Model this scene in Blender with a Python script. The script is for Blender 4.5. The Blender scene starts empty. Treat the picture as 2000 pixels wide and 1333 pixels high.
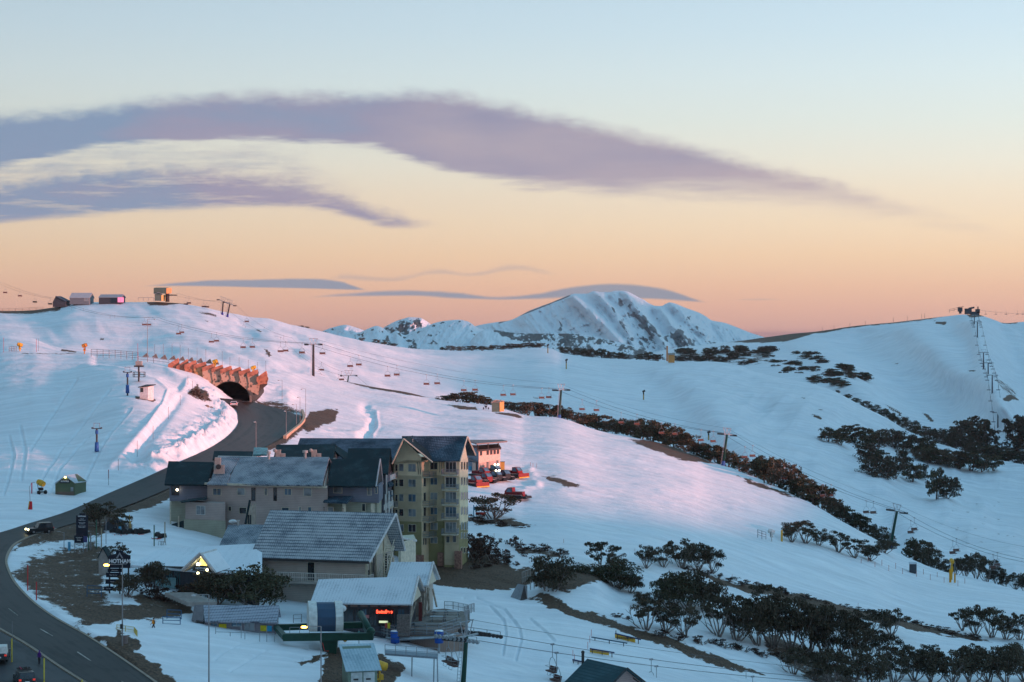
import bpy, bmesh, math, random
import numpy as np
from mathutils import Vector, Matrix
R = math.radians
F = 3889.0          # focal length in pixels of the 2000 px wide photograph
HY = 650.0          # row of the true horizon
sc = bpy.context.scene
col = sc.collection
# ---------------------------------------------------------------- camera, exposure
cam = bpy.data.cameras.new("camera"); co = bpy.data.objects.new("camera", cam); col.objects.link(co)
cam.sensor_width = 36; cam.lens = 70.0; cam.clip_start = 1; cam.clip_end = 60000
cam.shift_y = -16.5/2000
co.location = (0, 0, 0); co.rotation_euler = (R(90), 0, 0)
sc.camera = co
sc.render.resolution_x = 1024; sc.render.resolution_y = 682
sc.view_settings.view_transform = 'Standard'; sc.view_settings.look = 'None'
sc.view_settings.exposure = 0.5; sc.view_settings.gamma = 1
sc.cycles.max_bounces = 5; sc.cycles.diffuse_bounces = 3; sc.cycles.transparent_max_bounces = 8
EXPO = 2**0.5
def s2l(c):
    return tuple((v/255/12.92 if v/255 <= .04045 else ((v/255+.055)/1.055)**2.4) for v in c)
# ---------------------------------------------------------------- sun
SE, SA = R(4.2), R(20.0)
SDIR = Vector((math.cos(SE)*math.cos(SA), -math.cos(SE)*math.sin(SA), math.sin(SE)))
sl = bpy.data.lights.new("sun", 'SUN'); so = bpy.data.objects.new("sun", sl); col.objects.link(so)
sl.energy = 4.6; sl.angle = R(2.4); sl.color = (1.0, 0.37, 0.30)
so.rotation_euler = SDIR.to_track_quat('Z', 'Y').to_euler()
# ---------------------------------------------------------------- sky with its clouds
W = bpy.data.worlds.new("World"); sc.world = W; W.use_nodes = True
nt = W.node_tree; nt.nodes.clear()
def nd(t, **k):
    n = nt.nodes.new(t)
    for a, b in k.items(): setattr(n, a, b)
    return n
def mth(op, a, b=None, c=None, clamp=False):
    n = nd('ShaderNodeMath', operation=op); n.use_clamp = clamp
    for i, v in enumerate((a, b, c)):
        if v is None: continue
        if isinstance(v, (int, float)): n.inputs[i].default_value = v
        else: nt.links.new(v, n.inputs[i])
    return n.outputs[0]
tc = nd('ShaderNodeTexCoord'); sep = nd('ShaderNodeSeparateXYZ'); nt.links.new(tc.outputs['Generated'], sep.inputs[0])
X, Y, Z = sep.outputs
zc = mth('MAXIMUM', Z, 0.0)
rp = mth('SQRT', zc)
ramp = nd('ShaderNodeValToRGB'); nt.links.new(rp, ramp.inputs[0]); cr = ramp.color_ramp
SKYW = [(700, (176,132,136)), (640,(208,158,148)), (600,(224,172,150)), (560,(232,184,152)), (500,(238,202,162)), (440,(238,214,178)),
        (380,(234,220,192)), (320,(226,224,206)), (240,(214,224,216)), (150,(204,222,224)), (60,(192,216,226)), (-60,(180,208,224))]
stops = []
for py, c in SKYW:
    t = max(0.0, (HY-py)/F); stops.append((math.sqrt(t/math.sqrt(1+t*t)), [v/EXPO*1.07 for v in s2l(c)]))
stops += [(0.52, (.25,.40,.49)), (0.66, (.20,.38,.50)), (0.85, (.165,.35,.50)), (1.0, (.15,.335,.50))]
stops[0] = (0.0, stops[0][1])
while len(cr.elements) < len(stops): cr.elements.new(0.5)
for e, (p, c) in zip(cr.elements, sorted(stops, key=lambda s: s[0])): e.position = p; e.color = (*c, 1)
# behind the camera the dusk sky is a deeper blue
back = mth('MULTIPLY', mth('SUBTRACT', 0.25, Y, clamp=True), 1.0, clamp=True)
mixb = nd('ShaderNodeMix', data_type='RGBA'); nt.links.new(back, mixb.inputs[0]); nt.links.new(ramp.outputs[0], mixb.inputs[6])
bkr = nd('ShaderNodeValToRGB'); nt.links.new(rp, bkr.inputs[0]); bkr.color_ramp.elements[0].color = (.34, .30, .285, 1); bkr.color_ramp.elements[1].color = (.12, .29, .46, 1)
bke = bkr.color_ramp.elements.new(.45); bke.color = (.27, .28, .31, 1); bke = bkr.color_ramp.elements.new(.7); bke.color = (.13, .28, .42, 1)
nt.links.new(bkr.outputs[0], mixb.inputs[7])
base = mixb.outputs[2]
# brighter, warmer towards the sun on the right
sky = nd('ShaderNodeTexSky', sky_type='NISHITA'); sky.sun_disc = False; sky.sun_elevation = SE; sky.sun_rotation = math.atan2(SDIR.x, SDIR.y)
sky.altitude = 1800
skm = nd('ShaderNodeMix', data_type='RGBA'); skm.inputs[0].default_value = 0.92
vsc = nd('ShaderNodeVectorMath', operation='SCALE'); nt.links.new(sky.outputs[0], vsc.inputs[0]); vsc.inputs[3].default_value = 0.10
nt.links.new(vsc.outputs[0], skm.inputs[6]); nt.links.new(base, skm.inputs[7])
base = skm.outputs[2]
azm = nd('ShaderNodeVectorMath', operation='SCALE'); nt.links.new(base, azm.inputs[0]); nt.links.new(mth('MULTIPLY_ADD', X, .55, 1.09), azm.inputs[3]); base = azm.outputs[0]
# clouds: lens-shaped bands between an upper and a lower edge, given by azimuth and elevation
yy = mth('MAXIMUM', Y, 0.01)
U = mth('DIVIDE', mth('ADD', mth('MULTIPLY', mth('DIVIDE', X, yy), F), 1500.0), 5000.0)     # azimuth, 0..1
V = mth('MULTIPLY', mth('DIVIDE', Z, yy), F)                                               # elevation
V = mth('SUBTRACT', HY, V)
def curve(pts):
    n = nd('ShaderNodeFloatCurve'); nt.links.new(U, n.inputs['Value'])
    c = n.mapping.curves[0]
    P_ = [((px-1000+1500)/5000, py/700) for px, py in pts]
    while len(c.points) < len(P_): c.points.new(0.5, 0.5)
    for q, (a, b) in zip(c.points, P_): q.location = (a, b); q.handle_type = 'AUTO_CLAMPED'
    n.mapping.update()
    return mth('MULTIPLY', n.outputs[0], 700.0)
def noise(scale, sx, sy, detail=5, rough=.55, w=0.0):
    cv = nd('ShaderNodeCombineXYZ'); nt.links.new(mth('MULTIPLY', U, sx), cv.inputs[0]); nt.links.new(mth('MULTIPLY', V, sy), cv.inputs[1]); cv.inputs[2].default_value = w
    n = nd('ShaderNodeTexNoise'); nt.links.new(cv.outputs[0], n.inputs['Vector']); n.inputs['Scale'].default_value = scale
    n.inputs['Detail'].default_value = detail; n.inputs['Roughness'].default_value = rough
    return n.outputs[0]
nA = noise(1.0, 95, .042, 8, .66); nB = noise(1.0, 30, .055, 7, .64, 4.0); nC = noise(1.0, 14, .012, 4, .5, 9.0)
inU = mth('GREATER_THAN', Y, 0.05)
def cloud(up, lo, su, sl_, nu, nl, op, dens=None):
    a = mth('ADD', mth('SUBTRACT', V, curve(up)), mth('MULTIPLY', mth('SUBTRACT', nA, .5), nu))
    b = mth('ADD', mth('SUBTRACT', curve(lo), V), mth('MULTIPLY', mth('SUBTRACT', nB, .5), nl))
    def sm(v, w):
        m = nd('ShaderNodeMapRange', interpolation_type='SMOOTHSTEP'); nt.links.new(v, m.inputs[0])
        if isinstance(w, (int, float)): m.inputs[1].default_value = -w*.25; m.inputs[2].default_value = w
        else: nt.links.new(w, m.inputs[2]); m.inputs[1].default_value = -4
        return m.outputs[0]
    m = mth('MULTIPLY', sm(a, su), sm(b, sl_))
    if dens is not None: m = mth('MULTIPLY', m, dens)
    return mth('MULTIPLY', mth('MULTIPLY', m, op), inU)
soft_r = mth('MAXIMUM', mth('ADD', mth('MULTIPLY', mth('SUBTRACT', U, .22), 420.0), 0.0), 18.0)
c1 = cloud([(-500,300),(-200,250),(0,216),(100,210),(200,198),(300,186),(500,175),(700,176),(850,172),(950,190),(1100,222),(1300,266),(1500,318),(1600,340),(1700,372),(1800,400),(1900,430),(1990,462),(2100,505),(3400,620)],
           [(-500,420),(-200,380),(0,336),(100,308),(200,294),(300,286),(400,281),(500,280),(600,284),(700,292),(800,318),(900,345),(1000,368),(1100,384),(1200,394),(1400,402),(1600,424),(1800,450),(1900,468),(1990,486),(2100,520),(3400,600)],
           34, soft_r, 44, 62, .93)
dn2 = mth('ADD', mth('MULTIPLY', mth('SUBTRACT', nB, .30), 3.4, clamp=True), 0.34, clamp=True)
c2 = cloud([(-500,400),(0,348),(100,328),(200,316),(300,312),(400,318),(500,330),(600,348),(700,384),(780,414),(850,442),(950,480),(3400,600)],
           [(-500,470),(0,440),(100,430),(200,422),(300,416),(400,411),(500,409),(600,412),(700,432),(780,447),(850,444),(950,470),(3400,590)],
           40, 16, 60, 22, .94, dn2)
c3 = cloud([(-500,600),(200,566),(270,559),(400,547),(500,545),(600,543),(650,546),(700,560),(740,572),(3400,640)],
           [(-500,590),(200,562),(270,560),(400,561),(500,563),(600,565),(650,567),(700,568),(740,568),(3400,620)], 5, 4, 5, 4, .85)
c4 = cloud([(-500,640),(540,590),(600,581),(700,570),(800,566),(900,571),(970,579),(1050,572),(1120,559),(1200,553),(1280,560),(1340,576),(1385,592),(1450,606),(3400,660)],
           [(-500,600),(540,584),(600,583),(700,580),(800,580),(900,585),(970,587),(1050,585),(1120,583),(1200,584),(1280,586),(1340,590),(1385,593),(1450,596),(3400,640)], 6, 5, 5, 5, .8)
c5 = cloud([(-500,640),(1380,592),(1430,586),(1480,583),(1530,586),(1560,592),(3400,650)],
           [(-500,600),(1380,588),(1430,587),(1480,587),(1530,587),(1560,589),(3400,620)], 4, 3, 3, 3, .5)
c6 = cloud([(-500,640),(620,552),(680,534),(760,540),(860,524),(920,532),(1000,516),(1060,524),(1120,545),(3400,650)],
           [(-500,600),(620,548),(680,548),(760,552),(860,536),(920,542),(1000,530),(1060,536),(1120,540),(3400,620)], 10, 8, 18, 14, .34)
c7 = cloud([(-500,330),(0,300),(100,285),(300,270),(500,270),(560,290),(640,330),(740,390),(800,430),(3400,600)],
           [(-500,440),(0,400),(100,390),(300,370),(500,370),(620,385),(720,410),(800,425),(860,432),(3400,595)], 60, 55, 90, 60, .62, mth('MULTIPLY', mth('SUBTRACT', nB, .34), 3.0, clamp=True))
m = c1
for q in (c2, c3, c4, c5, c6, c7): m = mth('MAXIMUM', m, q)
ccol = nd('ShaderNodeValToRGB'); k = ccol.color_ramp
nt.links.new(mth('ADD', mth('MULTIPLY', U, 2.2), mth('MULTIPLY', mth('SUBTRACT', nC, .5), .9)), ccol.inputs[0])
k.elements[0].position = .30; k.elements[0].color = (*[v/EXPO for v in s2l((112,146,180))], 1)
k.elements[1].position = .95; k.elements[1].color = (*[v/EXPO for v in s2l((180,168,178))], 1)
e = k.elements.new(.52); e.color = (*[v/EXPO for v in s2l((142,144,172))], 1)
lowc = nd('ShaderNodeMix', data_type='RGBA'); nt.links.new(mth('MULTIPLY', mth('SUBTRACT', V, 500.0), .02, clamp=True), lowc.inputs[0])
nt.links.new(ccol.outputs[0], lowc.inputs[6]); lowc.inputs[7].default_value = (*[v/EXPO for v in s2l((118,146,172))], 1)
mc = nd('ShaderNodeMix', data_type='RGBA'); nt.links.new(m, mc.inputs[0]); nt.links.new(base, mc.inputs[6]); nt.links.new(lowc.outputs[2], mc.inputs[7])
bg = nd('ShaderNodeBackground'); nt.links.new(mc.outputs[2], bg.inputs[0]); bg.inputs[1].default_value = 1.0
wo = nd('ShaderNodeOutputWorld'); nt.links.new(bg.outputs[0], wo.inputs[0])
# ---------------------------------------------------------------- noise and geometry helpers
def P(px, py, d): return Vector(((px-1000)/F*d, d, -(py-HY)/F*d))
_rng = np.random.RandomState(5)
_perm = _rng.permutation(512); _perm = np.concatenate([_perm, _perm, _perm]); _val = _rng.rand(512)*2-1
def vnoise(x, y, seed=0):
    x = np.asarray(x, float); y = np.asarray(y, float)
    xi = np.floor(x).astype(int); yi = np.floor(y).astype(int); fx = x-xi; fy = y-yi
    fx = fx*fx*(3-2*fx); fy = fy*fy*(3-2*fy)
    def h(a, b): return _val[_perm[(_perm[(a+seed*17) & 511]+b) & 511]]
    return (h(xi, yi)*(1-fx)+h(xi+1, yi)*fx)*(1-fy)+(h(xi, yi+1)*(1-fx)+h(xi+1, yi+1)*fx)*fy
def fbm(x, y, o=4, seed=0, gain=.5):
    s = 0; a = 1; t = 0
    for i in range(o):
        s = s+a*vnoise(x*2**i+i*13.7, y*2**i+i*7.3, seed+i); t += a; a *= gain
    return s/t
def ridged(x, y, o=4, seed=0):
    s = 0; a = 1; t = 0
    for i in range(o):
        s = s+a*(1-2*np.abs(vnoise(x*2**i+i*5.1, y*2**i+i*3.3, seed+i))); t += a; a *= .5
    return s/t
def pchip(xs, ys, x):
    xs = np.asarray(xs, float); ys = np.asarray(ys, float); x = np.clip(np.asarray(x, float), xs[0], xs[-1])
    h = np.diff(xs); dl = np.diff(ys, axis=0)/(h if ys.ndim == 1 else h[:, None])
    m = np.zeros_like(ys)
    a, b = dl[:-1], dl[1:]
    with np.errstate(divide='ignore', invalid='ignore'): hm = np.where(a*b > 0, 2*a*b/(a+b), 0)
    m[1:-1] = hm; m[0] = dl[0]; m[-1] = dl[-1]
    i = np.clip(np.searchsorted(xs, x, side='right')-1, 0, len(xs)-2)
    t = (x-xs[i])/h[i]; hh = h[i]
    if ys.ndim > 1: t = t[:, None]; hh = hh[:, None]
    return ((1+2*t)*(1-t)**2)*ys[i]+t*(1-t)**2*hh*m[i]+t*t*(3-2*t)*ys[i+1]+t*t*(t-1)*hh*m[i+1]
def poly_mask(px, py, poly, soft):
    """inside a polygon: 1, outside 0, a soft edge in between"""
    pl = np.array(poly, float); n = len(pl); ins = np.zeros(px.shape, bool); dm = np.full(px.shape, 1e9)
    x0, y0 = pl.min(0)-soft*2; x1, y1 = pl.max(0)+soft*2
    sel = (px > x0) & (px < x1) & (py > y0) & (py < y1)
    if not sel.any(): return np.zeros(px.shape)
    x = px[sel]; y = py[sel]; i_ = np.zeros(x.shape, bool); d_ = np.full(x.shape, 1e9)
    for k in range(n):
        ax, ay = pl[k]; bx, by = pl[(k+1) % n]
        c = ((ay > y) != (by > y)) & (x < (bx-ax)*(y-ay)/((by-ay) or 1e-9)+ax); i_ ^= c
        dx, dy = bx-ax, by-ay; t = np.clip(((x-ax)*dx+(y-ay)*dy)/(dx*dx+dy*dy+1e-9), 0, 1)
        d_ = np.minimum(d_, np.hypot(x-ax-t*dx, y-ay-t*dy))
    r = np.zeros(px.shape); r[sel] = np.clip(.5+np.where(i_, d_, -d_)/soft, 0, 1)
    return r
def line_mask(px, py, pts, w):
    d = np.full(px.shape, 1e9); pts = np.array(pts, float)
    for k in range(len(pts)-1):
        ax, ay = pts[k]; bx, by = pts[k+1]; dx, dy = bx-ax, by-ay
        t = np.clip(((px-ax)*dx+(py-ay)*dy)/(dx*dx+dy*dy), 0, 1); d = np.minimum(d, np.hypot(px-ax-t*dx, py-ay-t*dy))
    return np.exp(-(d/w)**2)
class Sheet:
    """a stretch of ground: for each column its crest, and how far away the ground lies at each height of view"""
    def __init__(s, crest, pyb, table):
        s.cx, s.cy = zip(*crest); s.cx = list(s.cx); s.cy = list(s.cy); s.pyb = pyb
        s.T = np.linspace(0, 1, 61); s.px = sorted(table); rows = []
        for k in s.px:
            c = float(pchip(s.cx, s.cy, np.array([k]))[0]); pts = [(min(1, max(0, (py-pyb)/(c-pyb))), d) for py, d in table[k]]
            pts.sort(); tt = [p[0] for p in pts]; dd = [p[1] for p in pts]
            if tt[0] > 0: tt.insert(0, 0); dd.insert(0, dd[0]-(dd[1]-dd[0])/(tt[2]-tt[1]+1e-6)*tt[1]*.5 if len(dd) > 1 else dd[0])
            if tt[-1] < 1: tt.append(1); dd.append(dd[-1]*1.03)
            rows.append(pchip(tt, dd, s.T))
        s.D = np.array(rows); s.fold = None
    def crest(s, px): return pchip(s.cx, s.cy, np.atleast_1d(np.asarray(px, float)))
    def cols(s, px):
        px = np.asarray(px, float); return sum(w*pchip(s.px, s.D, px+o) for o, w in ((-110,.1),(-70,.15),(-35,.15),(0,.2),(35,.15),(70,.15),(110,.1)))
    def dist(s, px, t):
        px = np.atleast_1d(np.asarray(px, float)); cols = s.cols(px)
        t = np.clip(np.atleast_1d(t), 0, 1)*60; i = np.clip(t.astype(int), 0, 59); f = t-i
        r = np.arange(len(px)); return cols[r, i]*(1-f)+cols[r, i+1]*f
    def at(s, px, py, up=0.0):
        c = float(s.crest(px)[0]); t = (py-s.pyb)/(c-s.pyb); d = float(s.dist(px, t)[0])
        if s.fold is not None: d += float(s.fold(np.array([[px]], float), np.array([[max(py, c)]], float), np.array([[c]]))[0, 0])
        v = P(px, max(py, c), d); v.z += up; return v
    def z(s, x, y):
        px = 1000+F*x/y; cols = s.cols(np.array([px]))[0]; c = float(s.crest(px)[0])
        t = float(np.interp(y, cols, s.T)); py = s.pyb+(c-s.pyb)*t
        if y > cols[-1]: return -(c-HY)/F*y-.0012*(y-cols[-1])**2
        return -(py-HY)/F*y
def grid_mesh(name, V3, nu, nv, mat, attrs=None, keep=None, smooth=True, kind='structure'):
    me = bpy.data.meshes.new(name); me.vertices.add(nu*nv); me.vertices.foreach_set('co', V3.reshape(-1).astype('f'))
    i = np.arange(nu-1)[:, None]*nv+np.arange(nv-1)[None, :]
    q = np.stack([i, i+nv, i+nv+1, i+1], -1).reshape(-1, 4)
    if keep is not None: q = q[keep.reshape(nu, nv)[:-1, :-1].reshape(-1)]
    n = len(q); me.loops.add(n*4); me.polygons.add(n)
    me.loops.foreach_set('vertex_index', q.reshape(-1).astype('i'))
    me.polygons.foreach_set('loop_start', (np.arange(n)*4).astype('i')); me.polygons.foreach_set('loop_total', np.full(n, 4, 'i'))
    if smooth: me.polygons.foreach_set('use_smooth', np.ones(n, bool))
    for k, a in (attrs or {}).items():
        at = me.attributes.new(k, 'FLOAT', 'POINT'); at.data.foreach_set('value', a.reshape(-1).astype('f'))
    me.update(); me.validate(); me.materials.append(mat)
    o = bpy.data.objects.new(name, me); col.objects.link(o); o['kind'] = kind
    return o
# ---------------------------------------------------------------- materials
def mat(name, c, rough=.75, metal=0.0, emit=None, es=0.0, noise_=None, spec=.3):
    m = bpy.data.materials.new(name); m.use_nodes = True; t = m.node_tree; b = t.nodes['Principled BSDF']
    b.inputs['Base Color'].default_value = (*c, 1); b.inputs['Roughness'].default_value = rough; b.inputs['Metallic'].default_value = metal
    b.inputs['Specular IOR Level'].default_value = spec
    if emit: b.inputs['Emission Color'].default_value = (*emit, 1); b.inputs['Emission Strength'].default_value = es
    sc_, amt = noise_ or (2.0, .18)
    if not emit:
        o = t.nodes.new('ShaderNodeTexCoord'); n = t.nodes.new('ShaderNodeTexNoise'); t.links.new(o.outputs['Object'], n.inputs['Vector'])
        n.inputs['Scale'].default_value = sc_; n.inputs['Detail'].default_value = 5
        r = t.nodes.new('ShaderNodeValToRGB'); t.links.new(n.outputs[0], r.inputs[0])
        r.color_ramp.elements[0].position = .3; r.color_ramp.elements[1].position = .7
        r.color_ramp.elements[0].color = (*[v*(1-amt) for v in c], 1); r.color_ramp.elements[1].color = (*[min(1, v*(1+amt)) for v in c], 1)
        t.links.new(r.outputs[0], b.inputs['Base Color'])
    return m
def nodes(m):
    t = m.node_tree
    def N(k, **kw):
        n = t.nodes.new(k)
        for a, b in kw.items(): setattr(n, a, b)
        return n
    return t, t.nodes['Principled BSDF'], N, t.links.new
def snow_material(name, dirt=((.045,.026,.016), (.165,.098,.062)), speck=.0, bump=.25, streak=None, tint=(.86,.87,.89), nscale=.35, forest=None):
    m = bpy.data.materials.new(name); m.use_nodes = True; t, b, N, L = nodes(m)
    g = N('ShaderNodeNewGeometry')
    def tex(sc_, det=6, ro=.6, vec=None, dist=0.0):
        n = N('ShaderNodeTexNoise'); L(vec or g.outputs['Position'], n.inputs['Vector']); n.inputs['Scale'].default_value = sc_
        n.inputs['Detail'].default_value = det; n.inputs['Roughness'].default_value = ro; n.inputs['Distortion'].default_value = dist; return n.outputs[0]
    a = N('ShaderNodeAttribute', attribute_name='dirt')
    nz = tex(nscale, 8, .7); nf = tex(nscale*6, 6, .75)
    def M(op, x, y=None, z=None, clamp=False):
        n = N('ShaderNodeMath', operation=op); n.use_clamp = clamp
        for i, v in enumerate((x, y, z)):
            if v is None: continue
            if isinstance(v, (int, float)): n.inputs[i].default_value = v
            else: L(v, n.inputs[i])
        return n.outputs[0]
    mk = M('ADD', M('MULTIPLY', a.outputs['Fac'], 1.12), M('MULTIPLY', M('SUBTRACT', nz, .5), 2.0)); mk = M('ADD', mk, M('MULTIPLY', M('SUBTRACT', nf, .5), 1.3))
    mk = M('MULTIPLY', mk, M('GREATER_THAN', a.outputs['Fac'], .02))
    mr = N('ShaderNodeMapRange', interpolation_type='SMOOTHSTEP'); L(mk, mr.inputs[0]); mr.inputs[1].default_value = .46; mr.inputs[2].default_value = .60
    sn = N('ShaderNodeValToRGB'); L(tex(.08, 6, .65), sn.inputs[0]); sn.color_ramp.elements[0].position = .3; sn.color_ramp.elements[1].position = .7
    sn.color_ramp.elements[0].color = (tint[0]*.90, tint[1]*.92, tint[2]*.95, 1); sn.color_ramp.elements[1].color = (*tint, 1)
    dr = N('ShaderNodeValToRGB'); L(nf, dr.inputs[0]); dr.color_ramp.elements[0].position = .42; dr.color_ramp.elements[1].position = .60
    dr.color_ramp.elements[0].color = (*dirt[0], 1); dr.color_ramp.elements[1].color = (*dirt[1], 1)
    mx = N('ShaderNodeMix', data_type='RGBA'); L(mr.outputs[0], mx.inputs[0]); L(sn.outputs[0], mx.inputs[6]); L(dr.outputs[0], mx.inputs[7])
    outc = mx.outputs[2]
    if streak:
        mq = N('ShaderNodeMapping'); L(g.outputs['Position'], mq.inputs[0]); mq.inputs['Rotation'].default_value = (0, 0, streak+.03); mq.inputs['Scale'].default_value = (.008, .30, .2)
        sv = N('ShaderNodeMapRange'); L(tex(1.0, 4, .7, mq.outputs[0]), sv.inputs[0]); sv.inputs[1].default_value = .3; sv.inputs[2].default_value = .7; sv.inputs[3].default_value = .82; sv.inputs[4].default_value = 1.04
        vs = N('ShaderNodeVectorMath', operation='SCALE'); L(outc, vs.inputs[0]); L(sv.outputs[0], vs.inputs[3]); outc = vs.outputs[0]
    L(outc, b.inputs['Base Color']); b.inputs['Roughness'].default_value = .7; b.inputs['Specular IOR Level'].default_value = .2
    h = M('ADD', M('MULTIPLY', tex(.5, 5, .6), .8), M('MULTIPLY', tex(3.0, 4, .6), .12))
    if streak:
        mp = N('ShaderNodeMapping'); L(g.outputs['Position'], mp.inputs[0]); mp.inputs['Rotation'].default_value = (0, 0, streak); mp.inputs['Scale'].default_value = (.012, .42, .42)
        h = M('ADD', h, M('MULTIPLY', tex(1.0, 5, .65, mp.outputs[0]), 1.1))
    h = M('ADD', h, M('MULTIPLY', M('MULTIPLY', nf, mr.outputs[0]), 1.2))
    bp = N('ShaderNodeBump'); L(h, bp.inputs['Height']); bp.inputs['Strength'].default_value = bump; bp.inputs['Distance'].default_value = .6
    L(bp.outputs[0], b.inputs['Normal'])
    return m
# ================================================================ GROUND
CREST1 = [(-700,640),(-260,640),(0,648),(60,660),(110,678),(150,687),(200,691),(260,694),(320,700),(400,708),(460,716),(520,729),(560,728),(600,733),(640,739),(680,747),(720,755),(780,764),(850,779),(950,792),(1000,803),(1025,810),(1090,818),(1182,845),(1275,864),(1350,886),(1380,898),(1430,915),(1468,930),(1500,944),(1559,973),(1600,993),(1650,1022),(1702,1050),(1760,1084),(1835,1114),(1900,1132),(2000,1154),(2260,1200),(2700,1260)]
T1 = {-700:[(1340,225),(1250,245),(1150,275),(1045,318),(950,365),(800,455),(640,640)],
 -260:[(1340,228),(1250,248),(1150,280),(1045,328),(950,390),(800,520),(690,600),(640,690)],
 0:[(1340,232),(1250,252),(1150,285),(1045,335),(960,382),(850,468),(690,585),(660,630),(648,660)],
 150:[(1340,235),(1250,257),(1150,292),(1040,343),(960,384),(850,449),(700,568),(687,600)],
 300:[(1340,238),(1250,262),(1150,298),(1050,335),(1000,368),(960,392),(925,408),(850,434),(780,470),(720,535),(697,580)],
 450:[(1340,241),(1250,268),(1150,308),(1050,352),(960,405),(900,445),(850,482),(783,560),(740,577),(714,600)],
 600:[(1340,243),(1250,272),(1150,315),(1050,365),(950,440),(870,500),(830,545),(790,590),(760,640),(733,690)],
 720:[(1340,248),(1250,280),(1150,325),(1050,380),(950,455),(850,556),(800,618),(755,705)],
 850:[(1340,258),(1250,292),(1150,340),(1100,372),(950,465),(850,572),(779,705)],
 1000:[(1340,268),(1250,302),(1150,348),(1080,385),(1000,430),(950,478),(850,594),(803,694)],
 1200:[(1340,280),(1250,312),(1150,355),(1080,390),(1000,450),(900,572),(850,672)],
 1400:[(1340,298),(1250,335),(1150,385),(1080,430),(1000,502),(903,640)],
 1500:[(1340,310),(1250,350),(1150,408),(1050,480),(944,612)],
 1600:[(1340,322),(1250,365),(1150,430),(1050,510),(993,580)],
 1750:[(1340,332),(1250,380),(1150,470),(1080,550)],
 1850:[(1340,338),(1250,400),(1200,455),(1119,540)],
 2000:[(1340,345),(1250,405),(1200,460),(1154,520)],
 2260:[(1340,370),(1250,445),(1200,500)],
 2700:[(1340,400),(1300,440),(1260,490)]}
S1 = Sheet(CREST1, 1340, T1)
CREST2 = [(-700,615),(-260,612),(0,608),(60,606),(100,601),(150,592),(200,590),(300,590),(340,592),(380,598),(430,607),(480,618),(525,624),(570,636),(612,645),(662,657),(712,667),(775,677),(825,682),(900,685),(960,684),(1012,681),(1050,679),(1078,682),(1100,690),(1162,698),(1225,702),(1312,707),(1405,708),(1440,714),(1482,729),(1545,743),(1597,754),(1632,766),(1667,785),(1720,813),(1772,841),(1807,856),(1850,871),(1900,886),(1950,898),(2000,908),(2260,965),(2700,1040)]
T2 = {-700:[(840,690),(720,720),(650,860),(615,1000)], -260:[(840,690),(720,720),(650,860),(612,1000)],
 0:[(840,690),(720,720),(650,850),(620,950),(608,1000)], 100:[(840,690),(760,700),(690,780),(650,850),(601,1000)],
 150:[(840,690),(760,700),(690,790),(640,880),(592,1000)], 300:[(840,690),(760,700),(690,800),(640,890),(590,990)],
 450:[(860,690),(800,700),(740,740),(700,800),(610,990)], 600:[(880,720),(800,740),(735,800),(700,860),(643,1030)],
 700:[(900,740),(820,750),(755,810),(700,930),(665,1080)], 850:[(920,750),(850,760),(780,830),(720,1000),(684,1150)],
 1000:[(980,750),(880,770),(800,840),(740,980),(680,1200)], 1200:[(1040,740),(930,770),(850,840),(760,1000),(701,1200)],
 1400:[(1100,690),(980,740),(900,800),(780,1000),(708,1200)], 1500:[(1140,670),(1020,700),(940,760),(800,980),(733,1150)],
 1600:[(1180,640),(1080,660),(990,720),(850,900),(755,1100)], 1700:[(1220,620),(1130,640),(1050,690),(900,880),(802,1050)],
 1800:[(1260,590),(1200,600),(1100,650),(950,840),(852,1000)], 1900:[(1280,580),(1220,590),(1140,620),(1000,800),(886,960)],
 2000:[(1300,570),(1240,580),(1150,610),(1000,820),(908,950)], 2260:[(1360,550),(1300,560),(1200,590),(1050,760),(965,900)],
 2700:[(1400,540),(1350,550),(1250,590),(1100,750),(1040,860)]}
S2 = Sheet(CREST2, 1400, T2)
CREST3 = [(1100,722),(1180,714),(1240,700),(1300,683),(1440,666),(1530,655),(1615,646),(1680,637),(1737,630),(1800,622),(1853,616),(1880,613),(1910,614),(1930,620),(1958,631),(2000,652),(2100,700),(2260,760),(2700,860)]
T3 = {1100:[(900,1200),(760,1250),(722,1500)],1300:[(900,1200),(720,1300),(683,1700)],1440:[(900,1180),(740,1300),(666,1700)],1615:[(1000,1150),(780,1220),(646,1700)],
 1737:[(1000,1100),(850,1130),(700,1420),(630,1700)],1853:[(1000,1020),(900,1050),(800,1230),(700,1450),(616,1700)],1930:[(1050,960),(920,1020),(800,1220),(700,1450),(620,1700)],
 2000:[(1100,900),(930,1000),(800,1220),(700,1450),(652,1650)],2260:[(1150,850),(1000,930),(860,1150),(760,1500)],2700:[(1200,820),(1000,950),(860,1300)]}
S3 = Sheet(CREST3, 1200, T3)

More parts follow.
